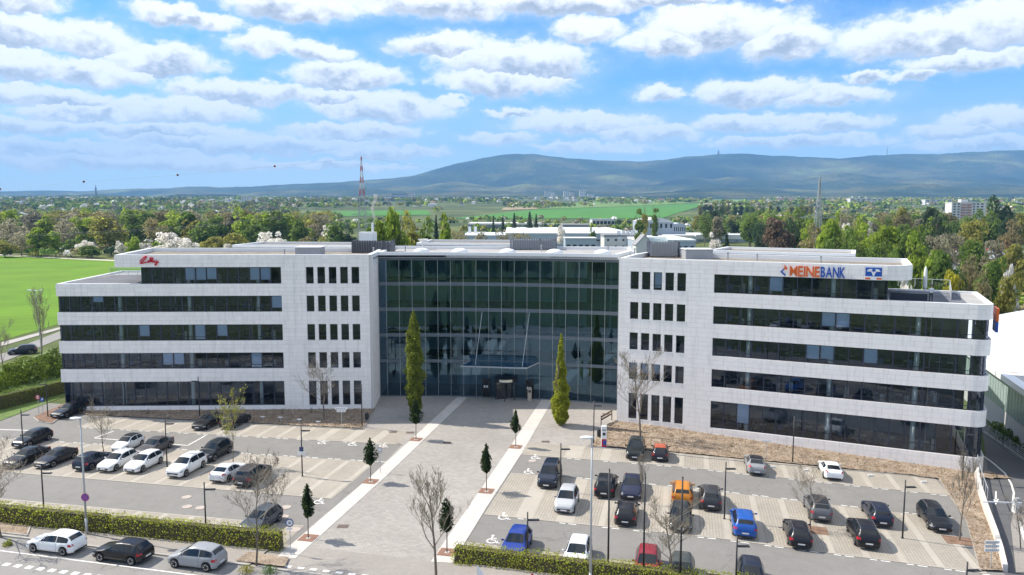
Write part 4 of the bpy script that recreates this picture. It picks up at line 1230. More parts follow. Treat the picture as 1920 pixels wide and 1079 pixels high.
thing_mesh('cooling_tower', mb, mat('white unit', (.72, .73, .72), .6), 'white cooling unit with short flue behind the dark plant screen', 'roof unit')
mb = MB(); c = ((792 - 960) / F_PX * 118, 118, 20.4)
mb.lathe([(.05, -.7), (.06, 0)], c, 8); mb.lathe([(.02, 0), (.5, .12), (.8, .42), (.82, .45), (.5, .17)], (c[0] + .1, c[1], c[2]), 14)
thing_mesh('satellite_dish', mb, M_whitemetal, 'round pale satellite dish on the hall roof', 'dish')
for (px, Y) in ((533, 101), (560, 108), (700, 106), (760, 112), (1015, 113), (1140, 110), (1190, 104), (1365, 95), (1420, 92), (1540, 88)):
    x = (px - 960) / F_PX * Y; mb = MB(); mb.tube((x, Y, 19.2), (x, Y, 20.1), .09, n=8); mb.tube((x, Y, 20.1), (x, Y, 20.22), .16, n=8)
    thing_mesh('vent_pipe', mb, M_duct, 'thin capped vent pipe on the flat roof', 'vent pipe', 'vent pipes on the roof')
# ------------------------------------------------------------------ cars
M_paintcar = mat_objcolor('car paint', 0.32, metal=0.0, coat=0.3, spec=0.35)
M_carglass = mat('car glass', (0.012, 0.016, 0.02), 0.05, spec=0.5)
M_tyre = mat('tyre rubber', (0.012, 0.012, 0.013), 0.85)
M_rim = mat('alloy rim', (0.55, 0.55, 0.56), 0.3, metal=0.8)
M_plastic = mat('black plastic trim', (0.02, 0.02, 0.021), 0.6)
M_headlamp = mat('headlamp lens', (0.33, 0.36, 0.38), 0.08)
M_tail = mat('tail lamp lens', (0.45, 0.015, 0.02), 0.15)
M_plate = mat('number plate', (0.75, 0.75, 0.74), 0.5)
M_chrome = mat('bright trim', (0.6, 0.6, 0.6), 0.2, metal=0.9)

CAR_TYPES = {
 'hatch':  dict(L=4.26, W=1.80, cowl=1.22, wt=2.0, rt=3.72, rb=4.10, wb=(0.83, 3.46), top=[(0, .50), (.05, .66), (.32, .80), (1.05, .93), (1.22, .97), (2.0, 1.40), (2.5, 1.47), (3.2, 1.46), (3.72, 1.39), (4.10, 1.02), (4.2, .86), (4.26, .58)]),
 'suv':    dict(L=4.45, W=1.85, cowl=1.20, wt=1.92, rt=3.95, rb=4.30, wb=(0.88, 3.55), rails=1, top=[(0, .60), (.05, .80), (.3, .95), (1.05, 1.06), (1.2, 1.10), (1.92, 1.56), (2.4, 1.64), (3.4, 1.62), (3.95, 1.53), (4.30, 1.12), (4.4, .92), (4.45, .62)]),
 'sedan':  dict(L=4.68, W=1.82, cowl=1.42, wt=2.22, rt=3.42, rb=4.05, wb=(0.90, 3.72), top=[(0, .50), (.05, .64), (.38, .78), (1.25, .92), (1.42, .95), (2.22, 1.36), (2.7, 1.43), (3.1, 1.41), (3.42, 1.35), (4.05, 1.03), (4.5, .98), (4.62, .86), (4.68, .58)]),
 'wagon':  dict(L=4.60, W=1.80, cowl=1.30, wt=2.08, rt=4.12, rb=4.45, wb=(0.88, 3.58), rails=1, top=[(0, .50), (.05, .66), (.35, .80), (1.15, .93), (1.30, .97), (2.08, 1.40), (2.6, 1.48), (3.6, 1.47), (4.12, 1.40), (4.45, 1.02), (4.55, .86), (4.60, .58)]),
 'van':    dict(L=4.28, W=1.84, cowl=0.98, wt=1.72, rt=4.02, rb=4.18, wb=(0.80, 3.50), rails=1, top=[(0, .60), (.05, .82), (.25, .97), (.85, 1.09), (.98, 1.13), (1.72, 1.68), (2.2, 1.80), (3.6, 1.80), (4.02, 1.74), (4.18, 1.12), (4.24, .92), (4.28, .62)]),
 'coupe':  dict(L=4.40, W=1.83, cowl=1.40, wt=2.15, rt=3.30, rb=4.02, wb=(0.88, 3.58), top=[(0, .48), (.05, .62), (.38, .75), (1.25, .89), (1.40, .92), (2.15, 1.30), (2.6, 1.38), (3.0, 1.36), (3.30, 1.30), (4.02, 1.03), (4.28, .95), (4.36, .82), (4.40, .56)]),
 'mini':   dict(L=3.68, W=1.66, cowl=0.98, wt=1.65, rt=3.10, rb=3.52, wb=(0.70, 3.00), top=[(0, .50), (.05, .68), (.28, .84), (.85, .95), (.98, .99), (1.65, 1.40), (2.1, 1.48), (2.7, 1.46), (3.10, 1.38), (3.52, 1.0), (3.62, .84), (3.68, .56)]),
 'mpv':    dict(L=4.05, W=1.77, cowl=0.95, wt=1.78, rt=3.60, rb=3.92, wb=(0.72, 3.28), top=[(0, .54), (.05, .70), (.25, .84), (.8, 1.00), (.95, 1.04), (1.78, 1.52), (2.3, 1.59), (3.1, 1.56), (3.60, 1.47), (3.92, 1.06), (4.0, .88), (4.05, .60)]),
}
def car_proto(kind):
    c = CAR_TYPES[kind]; L_, W = c['L'], c['W'] / 2
    ux = [a for a, b in c['top']]; uz = [b for a, b in c['top']]
    def ztop(u): return float(np.interp(u, ux, uz))
    zc = ztop(c['cowl'])
    def zsh(u):
        b = float(np.interp(u, [0, .05, .32, c['cowl'], L_ - .3, L_], [uz[0] - .04, uz[1] - .05, uz[2] - .06, zc - .07, zc + .0, .8]))
        return min(b, ztop(u) - 0.035)
    def w(u): return W * float(np.interp(u, [0, .06, .25, .6, 1.0, L_ - .8, L_ - .3, L_ - .08, L_], [.66, .83, .93, .985, 1.0, 1.0, .955, .87, .74]))
    def rr(u): return float(np.interp(u, [0, .3, c['cowl'], c['wt'], c['wt'] + .6, c['rt'], c['rb'], L_], [w(0) * .86, w(.3) * .84, w(c['cowl']) * .83, W * .69, W * .68, W * .66, w(c['rb']) * .80, w(L_) * .9]))
    wr = 0.33 if kind not in ('suv', 'van') else 0.35
    if kind == 'mini': wr = 0.30
    def zbot(u):
        z = float(np.interp(u, [0, .3, L_ - .3, L_], [.24, .19, .19, .27]))
        for x in c['wb']:
            d = abs(u - x); ra = wr + 0.055
            if d < ra: z = max(z, wr + math.sqrt(ra * ra - d * d) - 0.005)
        return z
    def sect(u):
        zb, zs, zt, ww, r = zbot(u), zsh(u), ztop(u), w(u), rr(u)
        zb = min(zb, zs - .06)
        h = zs - zb
        z6 = max(zs + .004, zt - .055 if zt - zs > .15 else zt - .02)
        return [(0, zb), (ww * .84, zb), (ww * .965, zb + .10 * h), (ww, zb + .42 * h), (ww * .99, zb + .78 * h), (ww * .945, zs), (r, z6), (r * .86, zt - .014), (r * .5, zt), (0, zt + .006)]
    us = sorted(set([round(u, 3) for u in list(np.linspace(0.0, L_, 17)) + ux + [.02, .12, .2] + [L_ - .02, L_ - .12] + [x + d for x in c['wb'] for d in (-wr - .056, -wr - .03, -wr * .8, -wr * .45, 0, wr * .45, wr * .8, wr + .03, wr + .056)] if 0 <= u <= L_]))
    mb = MB(); n = 10
    ring = 2 * n - 2
    vs = []
    for u in us:
        s = sect(u); x = L_ / 2 - u
        vs += [(x, y, z) for y, z in s] + [(x, -y, z) for y, z in s[-2:0:-1]]
    fs = []
    for i in range(len(us) - 1):
        for k in range(ring):
            j = (k + 1) % ring
            fs.append((i * ring + k, i * ring + j, (i + 1) * ring + j, (i + 1) * ring + k))
    fs.append(tuple(range(ring - 1, -1, -1))); fs.append(tuple((len(us) - 1) * ring + k for k in range(ring)))
    mb.add(vs, fs)
    root = empty(kind, (0, 0, 0), 'car', 'car')
    body = mb.build('body', M_paintcar, root, smooth=True, world=False)
    # top surface height at lateral y
    def ztopat(u, fy):
        s = sect(u); r = rr(u)
        ys = [0, r * .5, r * .86, r]; zs_ = [s[9][1], s[8][1], s[7][1], s[6][1]]
        return float(np.interp(abs(fy) * r, ys, zs_))
    def toppatch(name, u0, u1, fmax0, fmax1, m, lift=.012, nu=5):
        mb = MB(); vs = []; fr = [-1, -.86, -.5, 0, .5, .86, 1]
        for i in range(nu + 1):
            t = i / nu; u = u0 + (u1 - u0) * t; fm = fmax0 + (fmax1 - fmax0) * t
            for f in fr: vs.append((L_ / 2 - u, f * fm * rr(u), ztopat(u, f * fm) + lift))
        mb.add(vs, [(i * 7 + k, i * 7 + k + 1, i * 7 + 8 + k, i * 7 + 7 + k) for i in range(nu) for k in range(6)])
        return mb.build(name, m, root, smooth=True, world=False)
    toppatch('windscreen', c['cowl'] + .05, c['wt'] - .03, .95, .93, M_carglass)
    toppatch('rear_window', c['rt'] + .05, c['rb'] - .08, .86, .88, M_carglass)
    def yat(u, z):
        s = sect(u); zz = [p[1] for p in s[1:7]]; yy = [p[0] for p in s[1:7]]
        return float(np.interp(z, zz, yy))
    def sidewin(u0, u1, sg):
        mb = MB(); vs = []; N_ = 10
        for i in range(N_ + 1):
            u = u0 + (u1 - u0) * i / N_
            s = sect(u); zb = s[5][1] + .035; zt = max(zb + .004, s[6][1] - .035)
            for z in (zb, zt): vs.append((L_ / 2 - u, sg * (yat(u, z) + .008), z))
        mb.add(vs, [(2 * i, 2 * i + 2, 2 * i + 3, 2 * i + 1) for i in range(N_)])
        mb.build('side_window', M_carglass, root, smooth=True, world=False)
    mid = (c['wt'] + c['rt']) / 2 + .02
    for sg in (1, -1):
        sidewin(c['cowl'] + .28, mid - .03, sg); sidewin(mid + .03, min(c['rb'] - .16, c['rt'] + .12), sg)
    def sidepatch(name, u0, u1, z0, z1, m, sg, lift=.008):
        mb = MB(); vs = []; N_ = 4
        for i in range(N_ + 1):
            u = u0 + (u1 - u0) * i / N_
            for z in (z0, (z0 + z1) / 2, z1): vs.append((L_ / 2 - u + (lift if u < 1 else -lift), sg * (yat(u, z) + lift), z))
        mb.add(vs, [(3 * i + k, 3 * i + 3 + k, 3 * i + 4 + k, 3 * i + 1 + k) for i in range(N_) for k in (0, 1)])
        mb.build(name, m, root, smooth=True, world=False)
    zf = uz[1]
    for sg in (1, -1):
        sidepatch('headlight', .035, .42, zf - .17, zf - .05, M_headlamp, sg)
        zr = uz[-3] if kind in ('sedan', 'coupe') else uz[-2]
        sidepatch('tail_light', L_ - .34, L_ - .03, zr - .14, zr + .04, M_tail, sg)
    def face(name, x, hy, z0, z1, m, th=.012):
        mb = MB(); mb.box(min(x, x + th), max(x, x + th), -hy, hy, z0, z1); mb.build(name, m, root, world=False)
    face('grille', L_ / 2 - .004, w(0) * .94, uz[0] - .16, uz[0] - .015, M_plastic)
    face('front_bumper_trim', L_ / 2 - .004, w(0) * .9, .245, .33, M_plastic, .02)
    face('rear_bumper_trim', -L_ / 2 + .004, w(L_) * .9, .275, .36, M_plastic, -.02)
    face('number_plate', L_ / 2 + .022, .26, .37, .47, M_plate, .012)
    zp = .62 if kind in ('hatch', 'mini', 'wagon', 'van', 'suv', 'mpv') else .50
    face('number_plate', -L_ / 2 - .002, .26, min(zp, uz[-1] - .02) - .1, min(zp, uz[-1] - .02), M_plate, -.014)
    face('bumper_strip', L_ / 2 - .004, w(0) * .98, .335, .36, M_paintcar, .022)
    # wheels
    tm = MB(); tm.lathe([(wr * .60, -.095), (wr * .93, -.10), (wr, -.07), (wr, .07), (wr * .93, .10), (wr * .60, .095)], (0, 0, 0), 20)
    rm = MB(); rm.lathe([(wr * .64, .05), (wr * .66, .098), (wr * .60, .10), (wr * .56, .072), (.05, .066), (.05, .09), (.02, .092)], (0, 0, 0), 20)
    rmd = MB()
    for k in range(5):
        a = k * 1.2566
        rmd.bar((.04 * math.cos(a), .04 * math.sin(a), .082), (wr * .6 * math.cos(a), wr * .6 * math.sin(a), .088), .055, .02, up=(0, 0, 1))
    rm.add(rmd.v, rmd.f)
    hub = MB(); hub.lathe([(wr * .58, -.02), (wr * .58, .06)], (0, 0, 0), 16)
    tme, rme = tm.mesh('tyre', M_tyre, True), rm.mesh('rim', M_rim)
    hme = hub.mesh('wheel', M_plastic)
    for u in c['wb']:
        for sg in (1, -1):
            h = link('wheel', hme, root, world=False)
            h.location = (L_ / 2 - u, sg * (W - .105), wr); h.rotation_euler = (-sg * math.pi / 2, 0, 0)
            link('tyre', tme, h, world=False); link('rim', rme, h, world=False)
    for sg in (1, -1):
        mb = MB(); u = c['cowl'] + .34; y = sg * (W * .96); z = zsh(u) + .06
        mb.lathe([(.03, -.075), (.085, -.05), (.095, 0), (.085, .05), (.03, .075)], (0, 0, 0), 8)
        o = mb.build('wing_mirror', M_paintcar, root, smooth=True, world=False)
        o.location = (L_ / 2 - u, y + sg * .11, z + .03); o.scale = (.6, 1.15, 1.0)
        mb = MB(); mb.bar((L_ / 2 - u, y - sg * .06, z), (L_ / 2 - u, y + sg * .06, z + .02), .05, .04); mb.build('mirror_arm', M_plastic, root, world=False)
    if c.get('rails'):
        for sg in (1, -1):
            mb = MB(); pts = []
            for i in range(7):
                u = c['wt'] + .15 + (c['rt'] - c['wt'] - .2) * i / 6
                pts.append(Vector((L_ / 2 - u, sg * rr(u) * .95, ztopat(u, .95) + (.05 if 0 < i < 6 else .0))))
            for a, b in zip(pts[:-1], pts[1:]): mb.tube(a, b, .016, n=5)
            mb.build('roof_rail', M_chrome, root, world=False)
    # seam of hood and doors as thin dark lines
    sm_ = MB()
    for sg in (1, -1):
        for u in (c['cowl'] + .12, mid, c['rt'] - .1):
            st = [(L_ / 2 - u, sg * (yat(u, z) + .003), z) for z in np.linspace(.32, zsh(u) - .01, 6)]
            for a, b in zip(st[:-1], st[1:]): sm_.bar(a, b, .012, .008)
    o = sm_.build('door_seams', M_plastic, root, world=False); o['kind'] = 'stuff'
    return root
PROTO = {}
def put_car(kind, px, py, heading, color, label, group=None, roof=None, scale=1.0, rails=True, loc=None):
    """heading in degrees, 0 = +x"""
    p = gp(px, py) if loc is None else Vector(loc)
    if kind not in PROTO:
        PROTO[kind] = car_proto(kind); o = PROTO[kind]
    else:
        o = copy_tree(PROTO[kind])
        for ch in list(o.children):
            if ch.name.startswith('roof_panel'): bpy.data.objects.remove(ch)
    o.name = 'car'
    tag(o, label, 'car', group)
    q = Matrix.Rotation(R(heading), 3, 'Z').to_quaternion()
    if 16 < p.x < 68.7: q = Vector((0, 0, 1)).rotation_difference(Vector((1 / 31.0, 0, 1)).normalized()) @ q
    o.rotation_euler = q.to_euler()
    o.location = (p.x, p.y, p.z + .028)
    o.scale = (scale,) * 3
    for ch in o.children: ch.color = (*color, 1)
    if roof is not None:
        c = CAR_TYPES[kind]
        for ch in o.children:
            if ch.name.startswith('body'): bd = ch
        r = RoofPatch(kind)
        x = link('roof_panel', r, o, world=False); x.color = (*roof, 1)
    return o
_rp = {}
def RoofPatch(kind):
    if kind in _rp: return _rp[kind]
    c = CAR_TYPES[kind]; L_ = c['L']; W = c['W'] / 2
    mb = MB(); vs = []; fr = [-1, -.86, -.5, 0, .5, .86, 1]
    ux = [a for a, b in c['top']]; uz = [b for a, b in c['top']]
    us = np.linspace(c['wt'], c['rt'], 9)
    for u in us:
        zt = float(np.interp(u, ux, uz)); r = W * .685
        for f in fr: vs.append((L_ / 2 - u, f * r * .98, zt + .02 - (.055 if abs(f) == 1 else .014 if abs(f) > .8 else 0)))
    mb.add(vs, [(i * 7 + k, i * 7 + k + 1, i * 7 + 8 + k, i * 7 + 7 + k) for i in range(8) for k in range(6)])
    _rp[kind] = mb.mesh('roof_panel', M_paintcar, True)
    return _rp[kind]
BLACK, NAVY, DGREY, GREY, SILVER, WHITE = (.008, .008, .009), (.010, .016, .035), (.035, .037, .042), (.11, .115, .125), (.42, .44, .46), (.80, .80, .79)
UPH, DNH = 77.6, 257.6          # nose away from the street / towards it
CARS = [
 ('sedan', 52, 867, DNH, BLACK, 'black saloon parked nose out at the end of the double row beside bare tree'),
 ('coupe', 106, 868, DNH, (.012, .011, .015), 'black coupe with bright windscreen between the black saloon and dark blue hatchback'),
 ('hatch', 177, 873, UPH, NAVY, 'dark blue hatchback parked nose in, tail lights to the street, left of two white cars'),
 ('hatch', 222, 875, DNH, (.72, .72, .70), 'white hatchback beside the dark blue hatchback in the double row'),
 ('hatch', 271, 877, DNH, WHITE, 'white hatchback with black grille, between another white hatchback and a lamp post'),
 ('suv', 351, 885, DNH, WHITE, 'white compact crossover with black lower bumper standing alone in the front row'),
 ('coupe', 430, 894, UPH, (.66, .67, .68), 'white coupe with sloping tail parked nose in beside grey estate'),
 ('suv', 475, 902, UPH, (.05, .045, .045), 'dark grey off-road car parked behind the bare street tree'),
 ('hatch', 62, 832, DNH, BLACK, 'black hatchback behind the black saloon in the rear row'),
 ('mini', 241, 842, DNH, WHITE, 'small white city car with black folding roof'),
 ('sedan', 290, 847, DNH, (.09, .085, .085), 'dark grey saloon next to small white city car'),
 ('suv', 403, 857, DNH, (.012, .016, .02), 'black off-road car behind the white crossover'),
 ('sedan', 131, 778, DNH, BLACK, 'black saloon parked beside the red leaf island at the wing end'),
 ('sedan', 392, 799, DNH, BLACK, 'black saloon parked nose out in front of the mulch bed'),
 ('wagon', 442, 797, UPH, (.012, .01, .011), 'black estate partly hidden by the yellow leafed young tree'),
 ('hatch', 490, 988, DNH - 3, (.06, .07, .085), 'slate blue hatchback parked against the clipped hedge'),
 ('hatch', 107, 1031, 166.2, WHITE, 'white hatchback parked along the street kerb'),
 ('hatch', 232, 1048, 166.2, (.008, .007, .009), 'black hatchback parked along the street kerb between white and silver cars'),
 ('mpv', 371, 1060, 166.2, (.30, .31, .325), 'silver grey compact car with panoramic roof parked along the kerb'),
 ('suv', 1192, 853, DNH, (.012, .016, .016), 'black off-road car nose out before the bark mulch bed'),
 ('mini', 1238, 858, UPH, (.016, .014, .02), 'small dark car with orange red roof'),
 ('sedan', 1415, 880, UPH, (.26, .27, .28), 'silver saloon with black roof parked at the mulch bed'),
 ('coupe', 1556, 890, UPH, WHITE, 'white coupe parked nose in at the mulch bed'),
 ('van', 1031, 904, DNH, NAVY, 'dark blue tall van car with roof rails beside a lamp post'),
 ('suv', 1136, 921, UPH, (.014, .014, .015), 'black crossover with bright lower trim parked tail out'),
 ('sedan', 1185, 923, DNH, (.010, .014, .04), 'dark blue saloon nose out beside black crossover'),
 ('suv', 1279, 936, UPH, (.52, .19, .012), 'bright orange crossover beside a charcoal crossover'),
 ('suv', 1331, 944, UPH, (.035, .035, .04), 'charcoal crossover next to the orange crossover'),
 ('suv', 1532, 964, UPH, (.12, .125, .135), 'grey crossover with dark sunroof beside the bare young tree'),
 ('wagon', 1643, 973, UPH, (.008, .014, .035), 'dark blue estate behind the black off-road car'),
 ('wagon', 1750, 982, DNH, (.008, .009, .012), 'black estate with silver roof rails nose out at the row end'),
 ('mpv', 1063, 950, DNH, (.44, .45, .46), 'silver people carrier nose out in front of the dark blue van'),
 ('hatch', 1175, 972, UPH, (.010, .009, .011), 'black hatchback tail out in front of the dark blue saloon'),
 ('hatch', 1276, 982, DNH, (.02, .022, .022), 'black hatchback nose out in front of the orange crossover'),
 ('suv', 1393, 993, UPH, (.012, .085, .36), 'bright blue crossover parked tail out'),
 ('wagon', 1494, 1011, UPH, (.010, .009, .013), 'black estate tail out next to the bright blue crossover'),
 ('suv', 1617, 1012, UPH, (.008, .008, .012), 'black off-road car with silver rails tail out near the end lamp post'),
 ('hatch', 969, 1033, DNH, (.008, .035, .24), 'deep blue hatchback nose out behind the hedge beside lamp post'),
 ('hatch', 1083, 1053, DNH, (.70, .73, .76), 'white hatchback nose out behind the street hedge'),
 ('hatch', 1214, 1073, DNH, (.22, .012, .02), 'dark red hatchback nose out behind the street hedge'),
 ('hatch', 1278, 1089, DNH, (.05, .055, .05), 'dark green grey hatchback behind the bare street tree'),
 ('hatch', 1408, 1097, DNH, (.012, .016, .03), 'dark blue hatchback at the street end of the lot, roof just showing'),
]
for c in CARS:
    kind, px, py, hd, colr, lab = c
    rf_ = None
    if 'black folding roof' in lab or 'black roof' in lab: rf_ = (.012, .012, .013)
    if 'orange red roof' in lab: rf_ = (.42, .10, .05)
    if 'dark sunroof' in lab: rf_ = (.02, .02, .022)
    put_car(kind, px, py, hd, colr, lab, 'cars parked on the lot and along the kerb', rf_)
put_car('suv', 43, 664, 207, (.012, .018, .035), 'dark blue off-road car driving on the side road')

# ------------------------------------------------------------------ plants
def leaf_faces(pts, nrm, size, rs, flat=0.5, aspect=1.0):
    """one quad per point, facing roughly along nrm"""
    n = len(pts)
    nr = nrm + rs.normal(0, flat, (n, 3)); nr /= np.linalg.norm(nr, axis=1)[:, None] + 1e-9
    t = rs.normal(0, 1, (n, 3)); t -= (t * nr).sum(1)[:, None] * nr; t /= np.linalg.norm(t, axis=1)[:, None] + 1e-9
    b = np.cross(nr, t)
    sz = (size * rs.uniform(.6, 1.35, n))[:, None] / 2
    a = t * sz; b = b * sz * aspect
    v = np.stack([pts - a, pts - b * .75, pts + a, pts + b * .75], 1).reshape(-1, 3)
    f = np.arange(4 * n).reshape(n, 4)
    return v, f
def np_mesh(name, v, f, m, mi=None):
    me = bpy.data.meshes.new(name)
    n = len(f)
    me.vertices.add(len(v)); me.vertices.foreach_set('co', np.asarray(v, np.float32).ravel())
    me.loops.add(4 * n); me.loops.foreach_set('vertex_index', np.asarray(f, np.int32).ravel())
    me.polygons.add(n); me.polygons.foreach_set('loop_start', np.arange(0, 4 * n, 4, dtype=np.int32)); me.polygons.foreach_set('loop_total', np.full(n, 4, np.int32))
    for x in (m if isinstance(m, (list, tuple)) else [m]): me.materials.append(x)
    me.update(calc_edges=True)
    return me
def branch_tubes(mb, h, seed, trunk_r, first=0.35, spread=0.6, levels=4, kids=(6, 5, 4, 3), up=0.25, n=5, lens=(0.5, .5, .5, .5), mi=0, tips=None):
    rs = random.Random(seed)
    def rec(p, d, ln, r, lv):
        segs = 3 if lv < 2 else 2
        pts = [p]; dd = d
        for i in range(segs):
            dd = (dd + Vector((rs.uniform(-1, 1), rs.uniform(-1, 1), rs.uniform(-.3, 1) * up)) * (.16 if lv == 0 else .28)).normalized()
            if lv == 0: dd = (dd + Vector((0, 0, .5))).normalized()
            pts.append(pts[-1] + dd * (ln / segs))
        for i in range(segs):
            r0, r1 = r * (1 - .75 * i / segs), r * (1 - .75 * (i + 1) / segs)
            mb.tube(pts[i], pts[i + 1], max(r0, .009), max(r1, .007), n if lv < 1 else (4 if lv < 2 else 3), mi, cap=False)
        if tips is not None and lv >= levels - 2: tips.append(pts[-1]); tips.append((pts[-1] + pts[-2]) / 2)
        if lv + 1 >= levels: return
        k = kids[lv]
        for i in range(k):
            t = (first + (1 - first) * (i + .6 * rs.random()) / k) if lv == 0 else rs.uniform(.25, 1.0)
            j = min(int(t * segs), segs - 1)
            q = pts[j].lerp(pts[j + 1], t * segs - j)
            ax = rs.uniform(0, 6.283)
            side = Vector((math.cos(ax), math.sin(ax), 0)) if lv == 0 else (Vector((rs.uniform(-1, 1), rs.uniform(-1, 1), rs.uniform(-.2, .8)))).normalized()
            nd = (dd * (1 - spread) + side * spread + Vector((0, 0, up))).normalized()
            L2 = ln * lens[lv] * rs.uniform(.7, 1.15) * (1 - .45 * (t - first) if lv == 0 else 1)
            rec(q, nd, L2, max(r * .5 * (1 - .4 * t), .008), lv + 1)
    rec(Vector((0, 0, -0.15)), Vector((0, 0, 1)), h, trunk_r, 0)
BARE = []
for i in range(4):
    mb = MB(); branch_tubes(mb, 1.0 * 6.0, 40 + i, .085, first=.32, spread=(.5, .42, .6, .36)[i], levels=5, kids=(11, 6, 4, 3), lens=(.5, .48, .52, .6), up=(.3, .6, .25, .8)[i])
    split = [k for k in range(len(mb.f))]
    tr = MB(); cr = MB()
    # trunk: faces of the first 3 segments; the rest is the crown of branches
    nf = 3 * 5
    used = sorted(set(j for f_ in mb.f[:nf] for j in f_)); mp_ = {a: b for b, a in enumerate(used)}
    tr.add([mb.v[j] for j in used], [tuple(mp_[j] for j in f_) for f_ in mb.f[:nf]])
    used = sorted(set(j for f_ in mb.f[nf:] for j in f_)); mp_ = {a: b for b, a in enumerate(used)}
    cr.add([mb.v[j] for j in used], [tuple(mp_[j] for j in f_) for f_ in mb.f[nf:]])
    BARE.append((tr.mesh('trunk', M_bark, True), cr.mesh('branches', M_twig)))
def bare_tree(px, base, top, label, var=0, loc=None, group=None, wide=1.0, h=None, buds=None):
    p = gp(px, base) if loc is None else Vector(loc)
    if h is None: h = (base - top) / F_PX * p.y * 1.02
    e = empty('bare_tree', p, label, 'tree', group, rz=random.uniform(0, 6.28))
    s = h / 6.9; e.scale = (s * wide * 1.2, s * wide * 1.2, s)
    link('trunk', BARE[var][0], e, world=False); link('branches', BARE[var][1], e, world=False)
    if buds:
        rs = np.random.RandomState(int(px))
        src = np.array([v.co[:] for v in BARE[var][1].vertices]); src = src[rs.choice(len(src), buds[1])]
        v, f = leaf_faces(src + rs.normal(0, .05, src.shape), rs.normal(0, 1, src.shape), buds[2], rs, 1)
        o = link('leaves', np_mesh('leaves', v, f, M_leaf), e, world=False); o.color = (*buds[0], 1)
    return e
bare_tree(2, 1008, 848, 'bare spreading street tree in the kerb bed beside the white hatchback', 0, wide=1.25)
bare_tree(480, 1062, 866, 'tall bare street tree with a few brown seed tufts, beside the silver grey car', 2, wide=.8, buds=((.10, .06, .04), 260, .10))
bare_tree(818, 1083, 890, 'bare street tree with upswept branches in front of the plaza strip', 1, wide=1.1)
bare_tree(1201, 822, 672, 'tall bare tree in the bark mulch before the upright windows of the right wing', 0, wide=.95, buds=((.22, .24, .08), 500, .06))
bare_tree(608, 789, 683, 'small bare tree in the mulch bed before the left wing windows', 2, wide=.95)
bare_tree(1203, 946, 858, 'slim bare tree between the dark blue saloon and black hatchback', 1, wide=.7)
bare_tree(1262, 1100, 946, 'bushy bare street tree budding yellow green beside the dark red car', 0, wide=1.1, buds=((.20, .20, .07), 600, .05))
bare_tree(1520, 993, 884, 'young bare tree in a square pit beside the grey crossover', 2, wide=.85)
bare_tree(1799, 1014, 862, 'tall thin bare tree at the end of the lot by the ramp wall', 1, wide=.75, buds=((.30, .26, .12), 500, .05))
bare_tree(78, 676, 556, 'bare tree beside the side road at the field edge', 1, wide=.8)
bare_tree(6, 706, 612, 'bare tree next to the shrubs along the side road', 0, wide=.8)
bare_tree(1914, 1030, 935, 'low bare shrub tree by the barrier lane', 0, wide=1.0)
# budding young trees
bare_tree(437, 876, 748, 'young tree with fresh yellow green leaves beside the black off-road car', 2, wide=.55, buds=((.36, .38, .05), 900, .18))
bare_tree(196, 856, 762, 'thin young tree with sparse yellow leaves between parked cars', 2, wide=.75, buds=((.36, .32, .10), 450, .09))

def crown_mesh(name, prof, seed, n, size, clump=0.18, flat=.5, upright=0.0, shell=.35):
    """leaf quads filling a body of revolution; prof = [(z, r)]"""
    rs = np.random.RandomState(seed)
    zs = np.array([p[0] for p in prof]); rr_ = np.array([p[1] for p in prof])
    zz = rs.uniform(zs[0], zs[-1], n * 3); r = np.interp(zz, zs, rr_)
    keep = rs.uniform(0, 1, n * 3) < (r / rr_.max()) ** 1.2 + .04
    zz, r = zz[keep][:n], r[keep][:n]
    th = rs.uniform(0, 2 * np.pi, len(zz))
    lump = np.array([mnoise.noise((math.cos(t) * 1.6, math.sin(t) * 1.6, z * 1.1 + seed)) for t, z in zip(th, zz)])
    fr = (1 - shell * rs.uniform(0, 1, len(zz)) ** 1.5) * (1 + clump * lump * 1.6 + rs.normal(0, .05, len(zz)))
    p = np.stack([np.cos(th) * r * fr, np.sin(th) * r * fr, zz + .12 * lump], 1)
    nr = np.stack([np.cos(th), np.sin(th), np.full(len(zz), .35)], 1)
    v, f = leaf_faces(p, nr, size, rs, flat)
    return np_mesh(name, v, f, M_leaf)
def columnar(px, base, top, prof, col, label, seed):
    p = gp(px, base); h = (base - top) / F_PX * p.y * 1.0
    e = empty('columnar_tree', p, label, 'tree')
    o = link('crown', crown_mesh('crown', [(z * h, r) for z, r in prof], seed, 11000, .22, .34, .8, shell=.5), e, world=False); o.color = (*col, 1)
    mb = MB(); branch_tubes(mb, h * .62, seed, .16, first=.05, spread=.18, levels=3, kids=(26, 6, 0), lens=(.3, .5, .5), up=.8)
    mb.build('trunk', M_bark, e, world=False)
columnar(778, 786, 577, [(.02, .3), (.10, .75), (.25, 1.05), (.45, 1.07), (.65, .9), (.82, .66), (.93, .4), (1.0, .05)], (.22, .26, .04), 'tall broad columnar tree in dull green leaf beside the left plaza strip', 3)
columnar(1051, 798, 620, [(.02, .45), (.10, 1.0), (.25, 1.02), (.45, .74), (.65, .5), (.82, .3), (.93, .18), (1.0, .03)], (.35, .38, .04), 'pointed columnar tree in bright yellow green leaf before the glass hall', 4)
